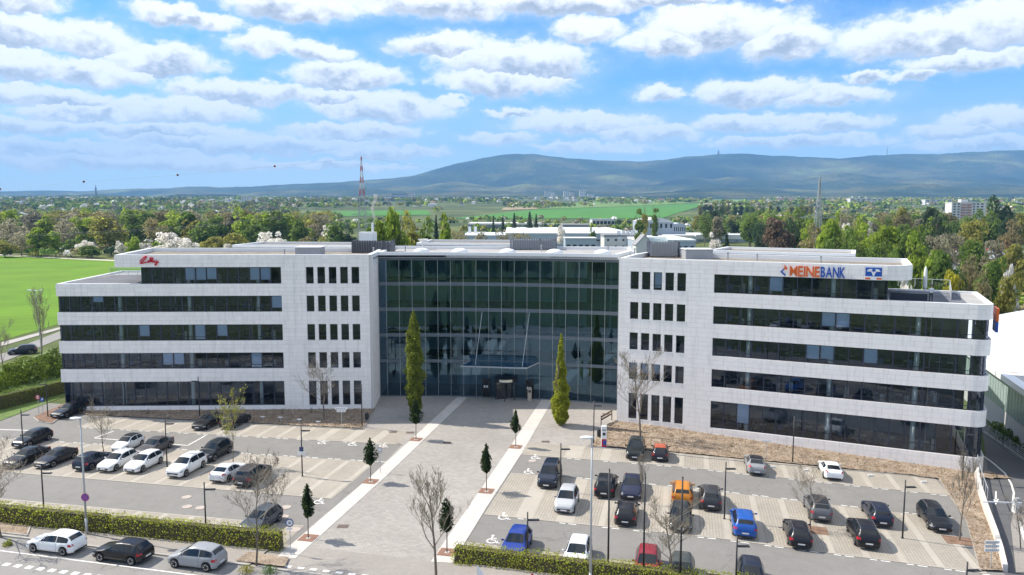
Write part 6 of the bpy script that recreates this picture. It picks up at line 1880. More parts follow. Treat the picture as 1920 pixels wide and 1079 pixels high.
# ------------------------------------------------------------------ right terrace: person, parasol, railing
def terr(px, py, z=15.98): return gp(px, py, z)
def person(p, face, label):
    J = {'pelvis': (0, 0, .93, .13, .10), 'waist': (0, 0, 1.10, .125, .09), 'chest': (0, -.01, 1.32, .165, .11), 'neckb': (0, 0, 1.46, .075, .07), 'neck': (0, 0, 1.53, .055, .055), 'head0': (0, -.02, 1.60, .075, .085), 'head1': (0, -.02, 1.69, .08, .10), 'head2': (0, -.01, 1.76, .055, .07)}
    E = [('pelvis', 'waist'), ('waist', 'chest'), ('chest', 'neckb'), ('neckb', 'neck'), ('neck', 'head0'), ('head0', 'head1'), ('head1', 'head2')]
    for s, n in ((1, 'l'), (-1, 'r')):
        J.update({'hip' + n: (s * .10, 0, .88, .085, .085), 'knee' + n: (s * .12, -.02, .50, .058, .058), 'ank' + n: (s * .13, .02, .09, .04, .042), 'toe' + n: (s * .15, -.15, .04, .04, .03),
                  'sho' + n: (s * .19, 0, 1.42, .065, .065), 'elb' + n: (s * .27, .05, 1.14, .045, .045), 'wri' + n: (s * .12, -.22, 1.16, .03, .03), 'han' + n: (s * .05, -.30, 1.20, .035, .022)})
        E += [('pelvis', 'hip' + n), ('hip' + n, 'knee' + n), ('knee' + n, 'ank' + n), ('ank' + n, 'toe' + n), ('chest', 'sho' + n), ('sho' + n, 'elb' + n), ('elb' + n, 'wri' + n), ('wri' + n, 'han' + n)]
        for k in range(5):
            a = (s * .05 - .02 + .012 * k, -.33 - .004 * (2 - abs(k - 2)), 1.205 + .008 * k, .009, .009); b = (a[0] - s * .012, a[1] - .05, a[2] + .015, .008, .008)
            J['f%d%s' % (k, n)] = a; J['g%d%s' % (k, n)] = b; E += [('han' + n, 'f%d%s' % (k, n)), ('f%d%s' % (k, n), 'g%d%s' % (k, n))]
    names = list(J)
    me = bpy.data.meshes.new('skeleton'); me.from_pydata([J[k][:3] for k in names], [(names.index(a), names.index(b)) for a, b in E], [])
    o = bpy.data.objects.new('tmp', me); COL.objects.link(o)
    o.modifiers.new('skin', 'SKIN'); o.modifiers.new('sub', 'SUBSURF').levels = 1
    for i, k in enumerate(names):
        sv = me.skin_vertices[0].data[i]; sv.radius = J[k][3:5]; sv.use_root = (k == 'pelvis')
    bpy.context.view_layer.update()
    bm_ = bpy.data.meshes.new_from_object(o.evaluated_get(bpy.context.evaluated_depsgraph_get())); bpy.data.objects.remove(o)
    bm_.materials.clear()
    for m in (mat('skin', (.45, .27, .2), .6), mat('white shirt', (.75, .76, .78), .8), mat('dark trousers', (.015, .016, .022), .85)): bm_.materials.append(m)
    for f in bm_.polygons:
        c = f.center; f.use_smooth = True
        f.material_index = 2 if c.z < .97 else (0 if (c.z > 1.5 or (c.y < -.2 and c.z > 1.0)) else 1)
    e = empty('person', p, label, 'person', rz=face)
    link('body', bm_, e, world=False)
    mb = MB(); mb.lathe([(.02, -.02), (.10, .0), (.105, .05), (.08, .1), (.02, .125)], (0, 0, 0), 12); h = mb.build('hair', mat('dark hair', (.02, .015, .012), .8), e, smooth=True, world=False); h.location = (0, .012, 1.70)
person(terr(1745, 567), R(-10), 'person in white shirt and dark trousers standing on the roof terrace')
p = terr(1733, 556)
e = empty('parasol', p, 'closed white parasol on the roof terrace', 'parasol')
mb = MB(); mb.lathe([(.45, 0), (.45, .1), (.1, .12)], (0, 0, .01), 12); mb.build('base', M_black, e, world=False)
mb = MB(); mb.tube((0, 0, .1), (0, 0, 3.3), .03, n=8); mb.build('pole', M_galv, e, world=False)
mb = MB(); mb.lathe([(.16, .75), (.22, 1.1), (.20, 2.0), (.17, 2.8), (.08, 3.2), (.02, 3.32)], (0, 0, 0), 10); mb.build('canopy', mat('white canvas', (.75, .75, .73), .9), e, smooth=True, world=False)
def railing(pts, h, label, m=None, panel=None):
    e = empty('railing', pts[0], label, 'railing')
    for i in range(len(pts) - 1):
        a, b = Vector(pts[i]), Vector(pts[i + 1])
        mb = MB(); mb.bar(a + Vector((0, 0, h)), b + Vector((0, 0, h)), .05, .05); mb.build('handrail', m or M_galv, e)
        n = max(1, int((b - a).length / 1.5))
        for k in range(n + 1):
            q_ = a.lerp(b, k / n); mb = MB(); mb.bar(q_, q_ + Vector((0, 0, h)), .04, .04); mb.build('post', m or M_galv, e)
        if panel:
            mb = MB(); mb.add([a + Vector((0, 0, .1)), b + Vector((0, 0, .1)), b + Vector((0, 0, h - .05)), a + Vector((0, 0, h - .05))], [(0, 1, 2, 3)]); mb.build('glass_panel', panel, e)
    return e
G_rail = mat_glass('rail glass', (.75, .82, .85), 1.5)
railing([terr(1684, 536), terr(1780, 541), terr(1783, 564)], 1.0, 'glass railing round the sitting area of the roof terrace', M_galv, G_rail)
railing([Vector((-57.9, 111.5, 15.97)), Vector((-50, 109, 15.97)), Vector((-47.5, 108, 15.97))], 1.0, 'grey screen railing across the left roof terrace', M_galv, G_rail)
mb = MB(); a = terr(1690, 566); mb.hexa([RW(29.0, 2.5) + (15.98,), RW(32.4, 2.5) + (15.98,), RW(32.4, 3.1) + (15.98,), RW(29.0, 3.1) + (15.98,)], [RW(29.0, 2.5) + (16.75,), RW(32.4, 2.5) + (16.75,), RW(32.4, 3.1) + (16.75,), RW(29.0, 3.1) + (16.75,)])
tag(mb.build('planter_box', M_frame), 'dark planter wall on the right roof terrace', 'planter')
mb = MB()
for k in range(6): mb.hexa([RW(32.7 + k * .5, 3.0) + (15.98,), RW(33.1 + k * .5, 3.0) + (15.98,), RW(33.1 + k * .5, 9) + (15.98,), RW(32.7 + k * .5, 9) + (15.98,)], [RW(32.7 + k * .5, 3.0) + (16.02,), RW(33.1 + k * .5, 3.0) + (16.02,), RW(33.1 + k * .5, 9) + (16.02,), RW(32.7 + k * .5, 9) + (16.02,)])
tag(mb.build('terrace_slabs', mat('pale slabs', (.55, .53, .5), .8)), kind='structure')

# ------------------------------------------------------------------ ramp side on the right
sheet('ramp', G((1838, 780), (1868, 1000), (1884, 1079), (1890, 1180), (2080, 1180), (2080, 940), (1935, 862), (1860, 800)), .028, M_ramp)
sheet('ramp_sidewalk', G((1905, 1075), (1895, 985), (1902, 955), (1925, 960), (1990, 1075)), .06, M_walk)
stripe(G((1840, 853), (1862, 869), (1884, 888), (1896, 908), (1901, 925), (1899, 942)), .16, .034)
stripe(G((1911, 980), (1920, 1010), (1935, 1040)), .2, .068)
paint_quads('arrow_marking', [G((1865, 940), (1869, 940), (1868.5, 922), (1866, 922)), G((1867, 948), (1873, 937), (1861, 937), (1866.9, 948))], .036)
def wall_run(pts, w, h0, h1, m, label, name='low_wall'):
    mb = MB()
    for i in range(len(pts) - 1):
        a, b = pts[i], pts[i + 1]; d = Vector((b[0] - a[0], b[1] - a[1], 0)).normalized(); n = Vector((-d.y, d.x, 0)) * w
        ta, tb = h0 + (h1 - h0) * i / (len(pts) - 1), h0 + (h1 - h0) * (i + 1) / (len(pts) - 1)
        A, B = Vector((a[0], a[1], gz(a[0]) - .3)), Vector((b[0], b[1], gz(b[0]) - .3))
        mb.hexa([A, B, B + n, A + n], [A + Vector((0, 0, ta + .3)), B + Vector((0, 0, tb + .3)), B + n + Vector((0, 0, tb + .3)), A + n + Vector((0, 0, ta + .3))])
    return tag(mb.build(name, m), label, 'wall')
wall_run(G((1827, 895), (1832, 925), (1845, 965), (1862, 1010), (1872, 1040), (1880, 1073)), .3, 1.1, .55, mat('pale concrete', (.60, .56, .52), .85, noise=(1.5, .1)), 'low pale curved wall between the lot and the ramp')
railing([gp(1829, 880) + Vector((0, 0, 1)), gp(1836, 915) + Vector((0, 0, 1.05)), gp(1850, 955) + Vector((0, 0, .95))], .9, 'thin handrail on the curved ramp wall')
# barrier
p = gp(1906, 962)
e = empty('barrier_gate', p, 'white lane barrier with its boom lowered across the ramp', 'barrier')
mb = MB(); mb.box(-.28, .28, -.25, .25, 0, .95); mb.build('cabinet', M_signw, e, world=False)
mb = MB(); mb.box(-.3, .3, -.27, .27, .952, 1.05); mb.box(-.15, .15, -.15, .15, 1.052, 1.35); mb.build('head', M_signgrey, e, world=False)
mb = MB(); mb.bar((.2, -.3, 1.0), (-3.1, -.1, 1.05), .06, .1); mb.build('boom', M_signw, e, world=False)
mb = MB(); mb.bar((.8, .3, 1.0), (3.1, .3, 1.05), .06, .1); mb.build('boom', M_signw, e, world=False)
fp_ = [gp(1842, 812), gp(1880, 838), gp(1922, 868), (gp(1980, 905))]
e = empty('metal_fence', fp_[0], 'metal railing fence with many bars along the far side of the ramp', 'fence')
for a, b in zip(fp_[:-1], fp_[1:]):
    for k in range(6):
        mb = MB(); mb.bar(a + Vector((0, 0, .2 + .22 * k)), b + Vector((0, 0, .2 + .22 * k)), .03, .04); mb.build('rail', M_galv, e)
    n = int((b - a).length / 1.8)
    for k in range(n + 1):
        q_ = a.lerp(b, k / n); mb = MB(); mb.bar(q_, q_ + Vector((0, 0, 1.4)), .06, .06); mb.build('post', M_galv, e)
kerb_run('kerb', [xy(q_) for q_ in fp_], .25, .2)
for i, (px, py) in enumerate(((1872, 812), (1893, 826), (1912, 838), (1935, 850))):
    shrub(gp(px, py) + Vector((0, 0, 0)), 1.2, 1.3, (.10, .16, .02), 'low green bush between the ramp fence and the white hall', 300 + i, 700, .2, 'bushes by the ramp fence')
# white hall on the right
def white_hall():
    a, b = gp(1848, 788), gp(1935, 866)
    a = Vector((a.x, a.y, 0)); b = Vector((b.x, b.y, 0)); d = (b - a).normalized(); n = Vector((-d.y, d.x, 0))     # n to the right/back
    if n.x < 0: n = -n
    A, B = a - d * 34, b + d * 14
    e = empty('white_hall', A, 'white membrane hall with glazed side wall beside the ramp', 'building')
    ze, zr_ = 6.0, 12.4
    W_ = 20
    mb = MB(); mb.hexa([A + n * .3 + Vector((0, 0, -1.6)), B + n * .3 + Vector((0, 0, -1.6)), B + n * 40 + Vector((0, 0, -1.6)), A + n * 40 + Vector((0, 0, -1.6))], [A + n * .3 + Vector((0, 0, ze)), B + n * .3 + Vector((0, 0, ze)), B + n * 40 + Vector((0, 0, ze)), A + n * 40 + Vector((0, 0, ze))]); mb.build('wall', mat('hall plinth', (.5, .48, .45), .8), e)
    mb = MB()
    V = [A + n * 1.5 + Vector((0, 0, ze + .02)), B + n * 1.5 + Vector((0, 0, ze + .02)), B + n * 39 + Vector((0, 0, ze + .02)), A + n * 39 + Vector((0, 0, ze + .02)), A + d * 9 + n * W_ + Vector((0, 0, zr_)), B - d * 6 + n * W_ + Vector((0, 0, zr_))]
    mb.add(V, [(0, 1, 5, 4), (1, 2, 5), (2, 3, 4, 5), (3, 0, 4), (3, 2, 1, 0)]); mb.build('membrane_roof', mat('white membrane', (.56, .58, .61), .6), e)
    mb = MB(); mb.bar(A + Vector((0, 0, ze - .3)), B + Vector((0, 0, ze - .3)), 1.2, .7); mb.build('eaves_beam', M_whitemetal, e)
    L_ = (B - A).length; k = 0
    while k * 1.1 < L_ - 1.1:
        p0, p1 = A + d * (k * 1.1 + .06), A + d * (k * 1.1 + 1.04)
        mb = MB(); mb.add([p0 + n * .25 + Vector((0, 0, 1.4)), p1 + n * .25 + Vector((0, 0, 1.4)), p1 + n * .25 + Vector((0, 0, ze - .7)), p0 + n * .25 + Vector((0, 0, ze - .7))], [(0, 1, 2, 3)]); mb.build('window_pane', mat('frosted side glass', (.30, .38, .38), .25), e)
        k += 1
    mb = MB(); q_ = A + d * 26 + n * 8; mb.box(q_.x - .3, q_.x + .3, q_.y - .3, q_.y + .3, 7.5, 9.6); mb.build('flue', M_duct, e)
white_hall()
# banner tips by the right hedge
for i, (px, col) in enumerate(((889, M_signw), (990, M_red))):
    b0 = gp(px + 6, 1098); b0.z = 0; e = empty('banner', b0, ('white pointed street banner in front of the right hedge', 'red and white striped street banner in front of the right hedge')[i], 'banner')
    h = (1098 - (1056, 1072)[i]) / F_PX * b0.y
    mb = MB(); mb.tube((0, .02, 0), (0, .02, h), .02, n=6); mb.build('pole', M_galv, e, world=False)
    mb = MB(); mb.hexa([(0, -.01, .2), (.5, -.01, .2), (.42, -.01, h * .6), (0, -.01, h)], [(0, .01, .2), (.5, .01, .2), (.42, .01, h * .6), (0, .01, h)]); mb.build('cloth', col, e, world=False)
HAZE_D = 8.5e-5
# ------------------------------------------------------------------ woods and trees beyond the building
def clump_crown(seed, n_cl, rx, rz, zc, leaves, size, cl=(.28, .5)):
    rs = np.random.RandomState(seed)
    c = rs.normal(0, 1, (n_cl, 3)); c /= np.linalg.norm(c, axis=1)[:, None]
    c *= rs.uniform(.25, .82, n_cl)[:, None]
    rad = rs.uniform(cl[0], cl[1], n_cl) * rx
    C = c * np.array([rx, rx, rz]) + np.array([0, 0, zc])
    k = rs.choice(n_cl, leaves, p=(rad ** 2) / (rad ** 2).sum())
    d = rs.normal(0, 1, (leaves, 3)); d /= np.linalg.norm(d, axis=1)[:, None]; d[:, 2] = np.where(d[:, 2] < -.4, -d[:, 2], d[:, 2])
    p = C[k] + d * (rad[k] * rs.uniform(.72, 1.05, leaves))[:, None]
    v, f = leaf_faces(p, d, size, rs, .55)
    return v, f
def trunk_mesh(h, r, seed):
    mb = MB(); branch_tubes(mb, h, seed, r, first=.3, spread=.5, levels=3, kids=(8, 4, 0), lens=(.5, .5, .5))
    return mb.mesh('trunk', M_bark)
FT = {}
def proto_tree(kind, i):
    k = (kind, i)
    if k in FT: return FT[k]
    sd_ = 100 + i * 7 + len(kind)
    if kind == 'round': v, f = clump_crown(sd_, 26, 4.3, 4.7, 5.2, 2300, .75)
    elif kind == 'tall': v, f = clump_crown(sd_, 26, 3.0, 4.9, 5.0, 2000, .70)
    elif kind == 'poplar': v, f = clump_crown(sd_, 26, 1.25, 4.8, 5.1, 1300, .55, (.4, .7))
    elif kind == 'bloom': v, f = clump_crown(sd_, 30, 4.6, 4.4, 4.8, 1900, .55, (.16, .32))
    elif kind == 'thin': v, f = clump_crown(sd_, 32, 4.2, 4.6, 5.3, 1400, .5, (.22, .42))
    elif kind == 'conifer':
        rs = np.random.RandomState(sd_); n = 1500; z = rs.uniform(0, 1, n) ** 1.3; t = rs.uniform(0, 6.28, n); r = 2.6 * (1 - z) * (0.75 + .35 * np.sin(z * 60)) + .1
        p = np.stack([np.cos(t) * r, np.sin(t) * r, .8 + z * 9.2], 1); v, f = leaf_faces(p, np.stack([np.cos(t), np.sin(t), np.full(n, .5)], 1), .7, rs, .5)
    FT[k] = (np_mesh('crown', v, f, M_leaf), trunk_mesh(8.0, .22, sd_))
    return FT[k]
def far_tree(x, y, h, w, kind, col, label, group, rs):
    cm, tm = proto_tree(kind, rs.randint(0, 2))
    e = empty({'poplar': 'poplar', 'conifer': 'conifer', 'bloom': 'blossom_tree'}.get(kind, 'broadleaf_tree'), (x, y, T(x, y) - .1), label, 'tree', group, rz=rs.uniform(0, 6.28))
    e.scale = (w, w, h / 10.0)
    o = link('crown', cm, e, world=False); v = rs.uniform(.85, 1.15); o.color = (col[0] * v, col[1] * v, col[2] * v, 1)
    link('trunk', tm, e, world=False)
    return e
PAL = {
 'fresh': ((.30, .39, .05), 'bright fresh green'), 'mid': ((.18, .26, .055), 'mid green'), 'olive': ((.32, .31, .075), 'olive yellow'), 'brown': ((.31, .27, .13), 'brown budding'),
 'grey': ((.33, .30, .20), 'grey bare twigged'), 'white': ((.82, .79, .74), 'white blossoming'), 'dark': ((.07, .11, .05), 'dark evergreen'), 'yellow': ((.48, .44, .05), 'yellow flowering'), 'purple': ((.20, .145, .10), 'dark purple leafed')}
def T_px(px, Y, ytop, kind, pal, w, where, rs, grp):
    x = (px - 960) / F_PX * Y
    ztop = CAM_H - (ytop - 388) / F_PX * Y
    h = ztop - T(x, Y)
    col, adj = PAL[pal]
    shape = {'round': 'round crowned', 'tall': 'upright', 'poplar': 'slender poplar', 'bloom': 'spreading', 'thin': 'loose crowned', 'conifer': 'conifer'}[kind]
    lab = '%s %s tree %s' % (adj, shape, where) if kind != 'poplar' else '%s slender poplar %s' % (adj, where)
    wpx = w / F_PX * Y
    base = {'round': 9.0, 'tall': 6.5, 'poplar': 2.8, 'bloom': 9.4, 'thin': 9.0, 'conifer': 5.4}[kind]
    return far_tree(x, Y, max(h, 3.0), wpx / base, kind, col, lab, grp, rs)
rs = random.Random(77)
# wood edge behind the green field, from the photograph
WL = [(8, 392, 452, 'round', 'olive', 46), (40, 402, 430, 'thin', 'grey', 50), (76, 398, 424, 'tall', 'fresh', 50), (104, 400, 432, 'tall', 'fresh', 34), (132, 398, 446, 'round', 'mid', 42), (163, 392, 444, 'bloom', 'white', 46), (170, 386, 458, 'round', 'mid', 46), (208, 410, 406, 'round', 'olive', 72), (228, 384, 446, 'bloom', 'white', 34),
      (250, 382, 440, 'round', 'fresh', 34), (276, 378, 450, 'bloom', 'white', 40), (322, 384, 426, 'bloom', 'white', 76), (356, 376, 440, 'bloom', 'white', 50), (402, 372, 440, 'round', 'olive', 56), (446, 366, 432, 'round', 'olive', 56), (430, 360, 450, 'bloom', 'white', 30), (500, 372, 424, 'bloom', 'white', 44), (524, 366, 430, 'bloom', 'white', 46), (575, 350, 440, 'thin', 'brown', 46), (600, 340, 446, 'round', 'olive', 40),
      (20, 440, 410, 'thin', 'grey', 70), (60, 470, 404, 'bloom', 'grey', 50), (140, 480, 402, 'thin', 'grey', 60), (120, 450, 412, 'thin', 'grey', 60), (185, 500, 398, 'round', 'brown', 70), (255, 470, 402, 'round', 'mid', 60), (290, 460, 404, 'thin', 'brown', 60), (330, 500, 398, 'round', 'fresh', 64), (365, 520, 392, 'thin', 'grey', 70), (380, 450, 410, 'round', 'mid', 60),
      (420, 500, 392, 'thin', 'brown', 84), (470, 520, 394, 'round', 'brown', 70), (522, 480, 390, 'tall', 'mid', 50), (545, 500, 396, 'round', 'fresh', 56), (565, 430, 406, 'round', 'mid', 50), (480, 430, 416, 'round', 'mid', 60), (620, 420, 412, 'bloom', 'white', 40), (632, 380, 420, 'round', 'mid', 48), (650, 380, 426, 'round', 'dark', 40)]
for a in WL: T_px(a[0], a[1], a[2], a[3], a[4], a[5], 'at the wood edge beyond the green field', rs, 'trees at the wood edge beyond the field')
for k in range(70):
    Y = rs.uniform(470, 760); px = rs.uniform(-40, 640)
    T_px(px, Y, rs.uniform(392, 404), rs.choice(('round', 'thin', 'round', 'tall')), rs.choice(('grey', 'brown', 'mid', 'fresh', 'olive', 'mid', 'fresh', 'olive')), rs.uniform(40, 60), 'inside the wood left of the lattice mast', rs, 'trees inside the left wood')
# behind the hall roof
WM = [(712, 200, 398, 'round', 'fresh', 50), (745, 215, 392, 'round', 'fresh', 60), (770, 230, 402, 'round', 'olive', 50), (800, 240, 412, 'round', 'mid', 46), (834, 250, 388, 'tall', 'fresh', 34), (720, 235, 410, 'round', 'mid', 50), (690, 260, 415, 'round', 'mid', 44), (858, 300, 425, 'thin', 'brown', 50), (900, 330, 430, 'thin', 'grey', 50), (940, 340, 430, 'thin', 'grey', 60), (975, 345, 432, 'thin', 'brown', 50),
      (1197, 430, 386, 'poplar', 'mid', 18), (1208, 470, 380, 'poplar', 'olive', 14), (1228, 480, 380, 'poplar', 'mid', 14), (925, 600, 405, 'conifer', 'dark', 10), (943, 610, 404, 'conifer', 'dark', 12), (964, 620, 400, 'conifer', 'dark', 16), (993, 620, 398, 'conifer', 'dark', 20), (1005, 630, 402, 'conifer', 'dark', 14), (818, 420, 404, 'conifer', 'dark', 16), (1338, 350, 430, 'bloom', 'white', 34), (1362, 330, 440, 'conifer', 'dark', 28), (1420, 330, 442, 'conifer', 'dark', 24), (1050, 480, 410, 'bloom', 'white', 22), (1110, 470, 426, 'round', 'mid', 14)]
for a in WM: T_px(a[0], a[1], a[2], a[3], a[4], a[5], 'rising behind the office roof', rs, 'trees behind the office roof')
WR = [(1462, 330, 408, 'round', 'purple', 60), (1490, 340, 412, 'round', 'dark', 60), (1440, 360, 400, 'round', 'dark', 50), (1560, 260, 398, 'round', 'fresh', 66), (1600, 300, 408, 'round', 'fresh', 50), (1580, 250, 430, 'round', 'mid', 60), (1630, 270, 420, 'round', 'fresh', 70), (1668, 240, 410, 'round', 'fresh', 80), (1700, 230, 424, 'round', 'mid', 70), (1720, 210, 438, 'round', 'fresh', 56), (1650, 215, 452, 'round', 'mid', 60), (1610, 230, 450, 'round', 'mid', 56),
      (1556, 220, 450, 'round', 'mid', 50), (1760, 230, 430, 'thin', 'grey', 70), (1790, 260, 428, 'thin', 'grey', 70), (1830, 240, 440, 'round', 'mid', 60), (1870, 230, 440, 'thin', 'grey', 70), (1905, 220, 446, 'round', 'olive', 60), (1800, 145, 508, 'round', 'yellow', 54), (1848, 140, 508, 'thin', 'brown', 60), (1892, 140, 512, 'round', 'olive', 50), (1752, 190, 455, 'round', 'fresh', 50), (1700, 165, 480, 'bloom', 'white', 30), (1668, 175, 470, 'round', 'mid', 50), (1905, 150, 480, 'bloom', 'white', 40), (1890, 165, 468, 'bloom', 'white', 36),
      (1780, 180, 470, 'round', 'mid', 70), (1822, 190, 476, 'thin', 'brown', 60), (1860, 180, 482, 'round', 'mid', 60), (1868, 420, 370, 'round', 'dark', 50), (1890, 380, 398, 'round', 'dark', 40), (1745, 420, 380, 'round', 'dark', 40), (1500, 420, 392, 'round', 'mid', 60), (1525, 300, 412, 'thin', 'brown', 60), (1620, 420, 402, 'bloom', 'white', 36), (1585, 400, 405, 'bloom', 'white', 24), (1690, 450, 384, 'tall', 'olive', 46), (1660, 480, 392, 'thin', 'brown', 60), (1540, 460, 395, 'round', 'mid', 50)]
for a in WR: T_px(a[0], a[1], a[2], a[3], a[4], a[5], 'in the wood behind the right wing', rs, 'trees in the wood behind the right wing')
for k in range(110):
    Y = rs.uniform(300, 800); px = rs.uniform(1430, 1990) if k % 4 else rs.uniform(1310, 1500)
    if Y < 420 and px < 1500: Y += 200
    T_px(px, Y, rs.uniform(392, 412), rs.choice(('round', 'thin', 'round', 'tall', 'thin')), rs.choice(('grey', 'brown', 'mid', 'fresh', 'olive', 'mid', 'fresh', 'mid', 'dark', 'olive', 'mid')), rs.uniform(36, 62) * 520 / (Y + 120), 'deeper in the wood behind the right wing', rs, 'trees deeper in the right wood')
for k, px in enumerate((1312, 1322, 1330, 1340, 1352, 1362, 1375, 1386, 1398, 1408, 1428, 1442, 1456, 1480, 1500, 1508, 1516)):
    T_px(px, 1150 + 20 * (k % 3), rs.uniform(372, 380), 'poplar', rs.choice(('mid', 'olive', 'dark')), rs.uniform(9, 13), 'in the row below the far fields', rs, 'poplar row below the far fields')
# trees across the street, seen in the glass
for k in range(26):
    x, y = -70 + k * 6.5 + rs.uniform(-2, 2), rs.uniform(-75, -45)
    far_tree(x, y, rs.uniform(9, 14), rs.uniform(.8, 1.2), rs.choice(('round', 'tall', 'thin')), PAL[rs.choice(('mid', 'olive', 'dark', 'mid'))][0], 'leafy tree in the row across the street, mirrored in the glass', 'trees across the street', rs)

# ---- far woods as one mass
M_far = bpy.data.materials.new('far foliage'); M_far.use_nodes = True
def mk_far():
    nt = M_far.node_tree; b = nt.nodes['Principled BSDF']; b.inputs['Roughness'].default_value = .9; b.inputs['Specular IOR Level'].default_value = .1
    a = nt.nodes.new('ShaderNodeAttribute'); a.attribute_name = 'tree_colour'; nt.links.new(a.outputs['Color'], b.inputs['Base Color'])
mk_far()
def far_woods(name, trees, quads, label):
    """trees: array rows x, y, z, radius, height, r, g, b"""
    rg = np.random.RandomState(len(trees))
    n = len(trees)
    d = rg.normal(0, 1, (n, quads, 3)); d /= np.linalg.norm(d, axis=2)[..., None]; d[..., 2] = np.abs(d[..., 2]) * 1.0 - .25
    lump = rg.uniform(.7, 1.1, (n, quads, 1))
    Rr = trees[:, None, 3:4]; Hh = trees[:, None, 4:5]
    p = d * lump * np.concatenate([Rr, Rr, Hh * .42], 2)
    p[..., 2] += trees[:, None, 4] * .56
    p += trees[:, None, :3]
    sz = (trees[:, None, 3] * (2.6 / math.sqrt(quads))).repeat(quads, 1).ravel()
    v, f = leaf_faces(p.reshape(-1, 3), d.reshape(-1, 3), 1.0 * sz * 1.9, rg, .45)
    me = np_mesh(name, v, f, M_far)
    col = np.repeat(trees[:, 5:8], quads, 0) * rg.uniform(.75, 1.25, (n * quads, 1))
    col = np.concatenate([np.repeat(col, 4, 0), np.ones((4 * n * quads, 1))], 1).astype(np.float32)
    at_ = me.attributes.new('tree_colour', 'FLOAT_COLOR', 'POINT'); at_.data.foreach_set('color', col.ravel())
    o = link(name, me); tag(o, label, 'wood', kind='stuff')
palf = [PAL[k][0] for k in ('mid', 'fresh', 'olive', 'brown', 'grey', 'mid', 'dark', 'mid', 'fresh', 'olive')] 
def inside(px, py):
    if 840 < px < 1335 and 378 < py < 412: return not (py > 411 - (px - 845) * .02 or py < 395 - max(0, px - 1000) * .045)
    if 560 < px < 815 and 394 < py < 409: return True
    if 1210 < px < 1425 and 374 < py < 384: return True
    return False
def gen(n, Y0, Y1, px0, px1, hr, skip, seed):
    r_ = random.Random(seed); out = []
    while len(out) < n:
        Y = Y0 * (Y1 / Y0) ** r_.random(); px = r_.uniform(px0, px1); x = (px - 960) / F_PX * Y
        z = T(x, Y); py = 388 - (z - CAM_H) / Y * F_PX
        if inside(px, py): continue
        if mnoise.noise((x * .004, Y * .0025, seed)) < skip: continue
        h = r_.uniform(*hr); c = r_.choice(palf)
        if r_.random() < .05: c = PAL['white'][0]
        out.append((x, Y, z - .3, h * r_.uniform(.36, .5), h, *c))
    return np.array(out)
far_woods('understory', gen(520, 385, 640, -60, 650, (3.5, 6.5), -.9, 11) * np.array([1, 1, 1, 1.5, 1, 1, 1, 1]), 60, 'bushes and undergrowth along the left wood edge')
far_woods('understory', gen(420, 175, 480, 1450, 2000, (3, 5.5), -.9, 12) * np.array([1, 1, 1, 1.5, 1, 1, 1, 1]), 60, 'bushes and undergrowth in the right wood')
far_woods('distant_wood', gen(1000, 700, 1500, -120, 640, (9, 15), -.6, 1), 46, 'wooded country beyond the left wood')
far_woods('distant_wood', gen(1300, 700, 1700, 1320, 2040, (8, 14), -.6, 2), 46, 'wooded country beyond the right wood')
far_woods('distant_wood', gen(260, 620, 1250, 640, 1330, (6, 11), .0, 3), 46, 'scattered trees and hedges round the industrial sheds')
far_woods('distant_wood', gen(4200, 1500, 4400, -150, 2080, (10, 19), -.05, 4), 30, 'wooded belts and gardens of the far town')
far_woods('hill_forest', gen(3000, 4000, 5600, -200, 2100, (10, 18), -.3, 5)[:, :] * 1.0, 16, 'forest at the foot of the hills')

# ------------------------------------------------------------------ far buildings
def wmat(n, c): return mat(n, c, .8)
MW, MGb, MB_, MRr, MGr = wmat('far white render', (.62, .61, .59)), wmat('far blue grey cladding', (.36, .42, .48)), wmat('far beige render', (.58, .53, .45)), wmat('far red tiles', (.20, .115, .095)), wmat('far grey roof', (.26, .26, .27))
M_fwin = mat('far window', (.03, .035, .045), .2)
def block_building(px0, px1, ytop, Y, depth, wall, roofm, label, cols=0, rows=0, name='building', roof_h=.6, ybase=None, z0=None, winm=None, wfrac=(.6, .55)):
    x0, x1 = (px0 - 960) / F_PX * Y, (px1 - 960) / F_PX * Y
    zt = CAM_H - (ytop - 388) / F_PX * Y
    zb = T((x0 + x1) / 2, Y) - .5 if z0 is None else z0
    e = empty(name, ((x0 + x1) / 2, Y, zb), label, 'building')
    mb = MB(); mb.box(x0, x1, Y, Y + depth, zb, zt - roof_h); mb.build('wall', wall, e)
    mb = MB(); mb.box(x0 - .3, x1 + .3, Y - .3, Y + depth + .3, zt - roof_h + .01, zt); mb.build('roof', roofm, e)
    if cols:
        cw_, rh = (x1 - x0) / cols, (zt - roof_h - zb) / rows
        for i in range(cols):
            for j in range(rows):
                cx, cz = x0 + (i + .5) * cw_, zb + (j + .55) * rh
                mb = MB(); mb.box(cx - cw_ * wfrac[0] / 2, cx + cw_ * wfrac[0] / 2, Y - .06, Y - .01, cz - rh * wfrac[1] / 2, cz + rh * wfrac[1] / 2); mb.build('window', winm or M_fwin, e)
    return e
block_building(948, 1190, 437, 498, 140, MGb, mat('pale sheet roof', (.62, .64, .66), .6), 'long blue grey warehouse with pale roof behind the office', 12, 1, 'warehouse', .8, wfrac=(.5, .12))
block_building(878, 1000, 419, 800, 60, wmat('far dark grey cladding', (.18, .2, .23)), MW, 'low dark shed with white roof edge behind the warehouse', 6, 1, 'warehouse', 1.6, wfrac=(.5, .15))
block_building(1000, 1108, 421, 790, 40, wmat('far grey cladding', (.24, .26, .28)), MGr, 'low grey shed beside the white edged shed', 5, 1, 'warehouse', .8, wfrac=(.4, .15))
block_building(1110, 1152, 411, 760, 25, MW, MGb, 'small white office block with window bands near the flags', 6, 2, 'office_block', .6, wfrac=(.8, .5))
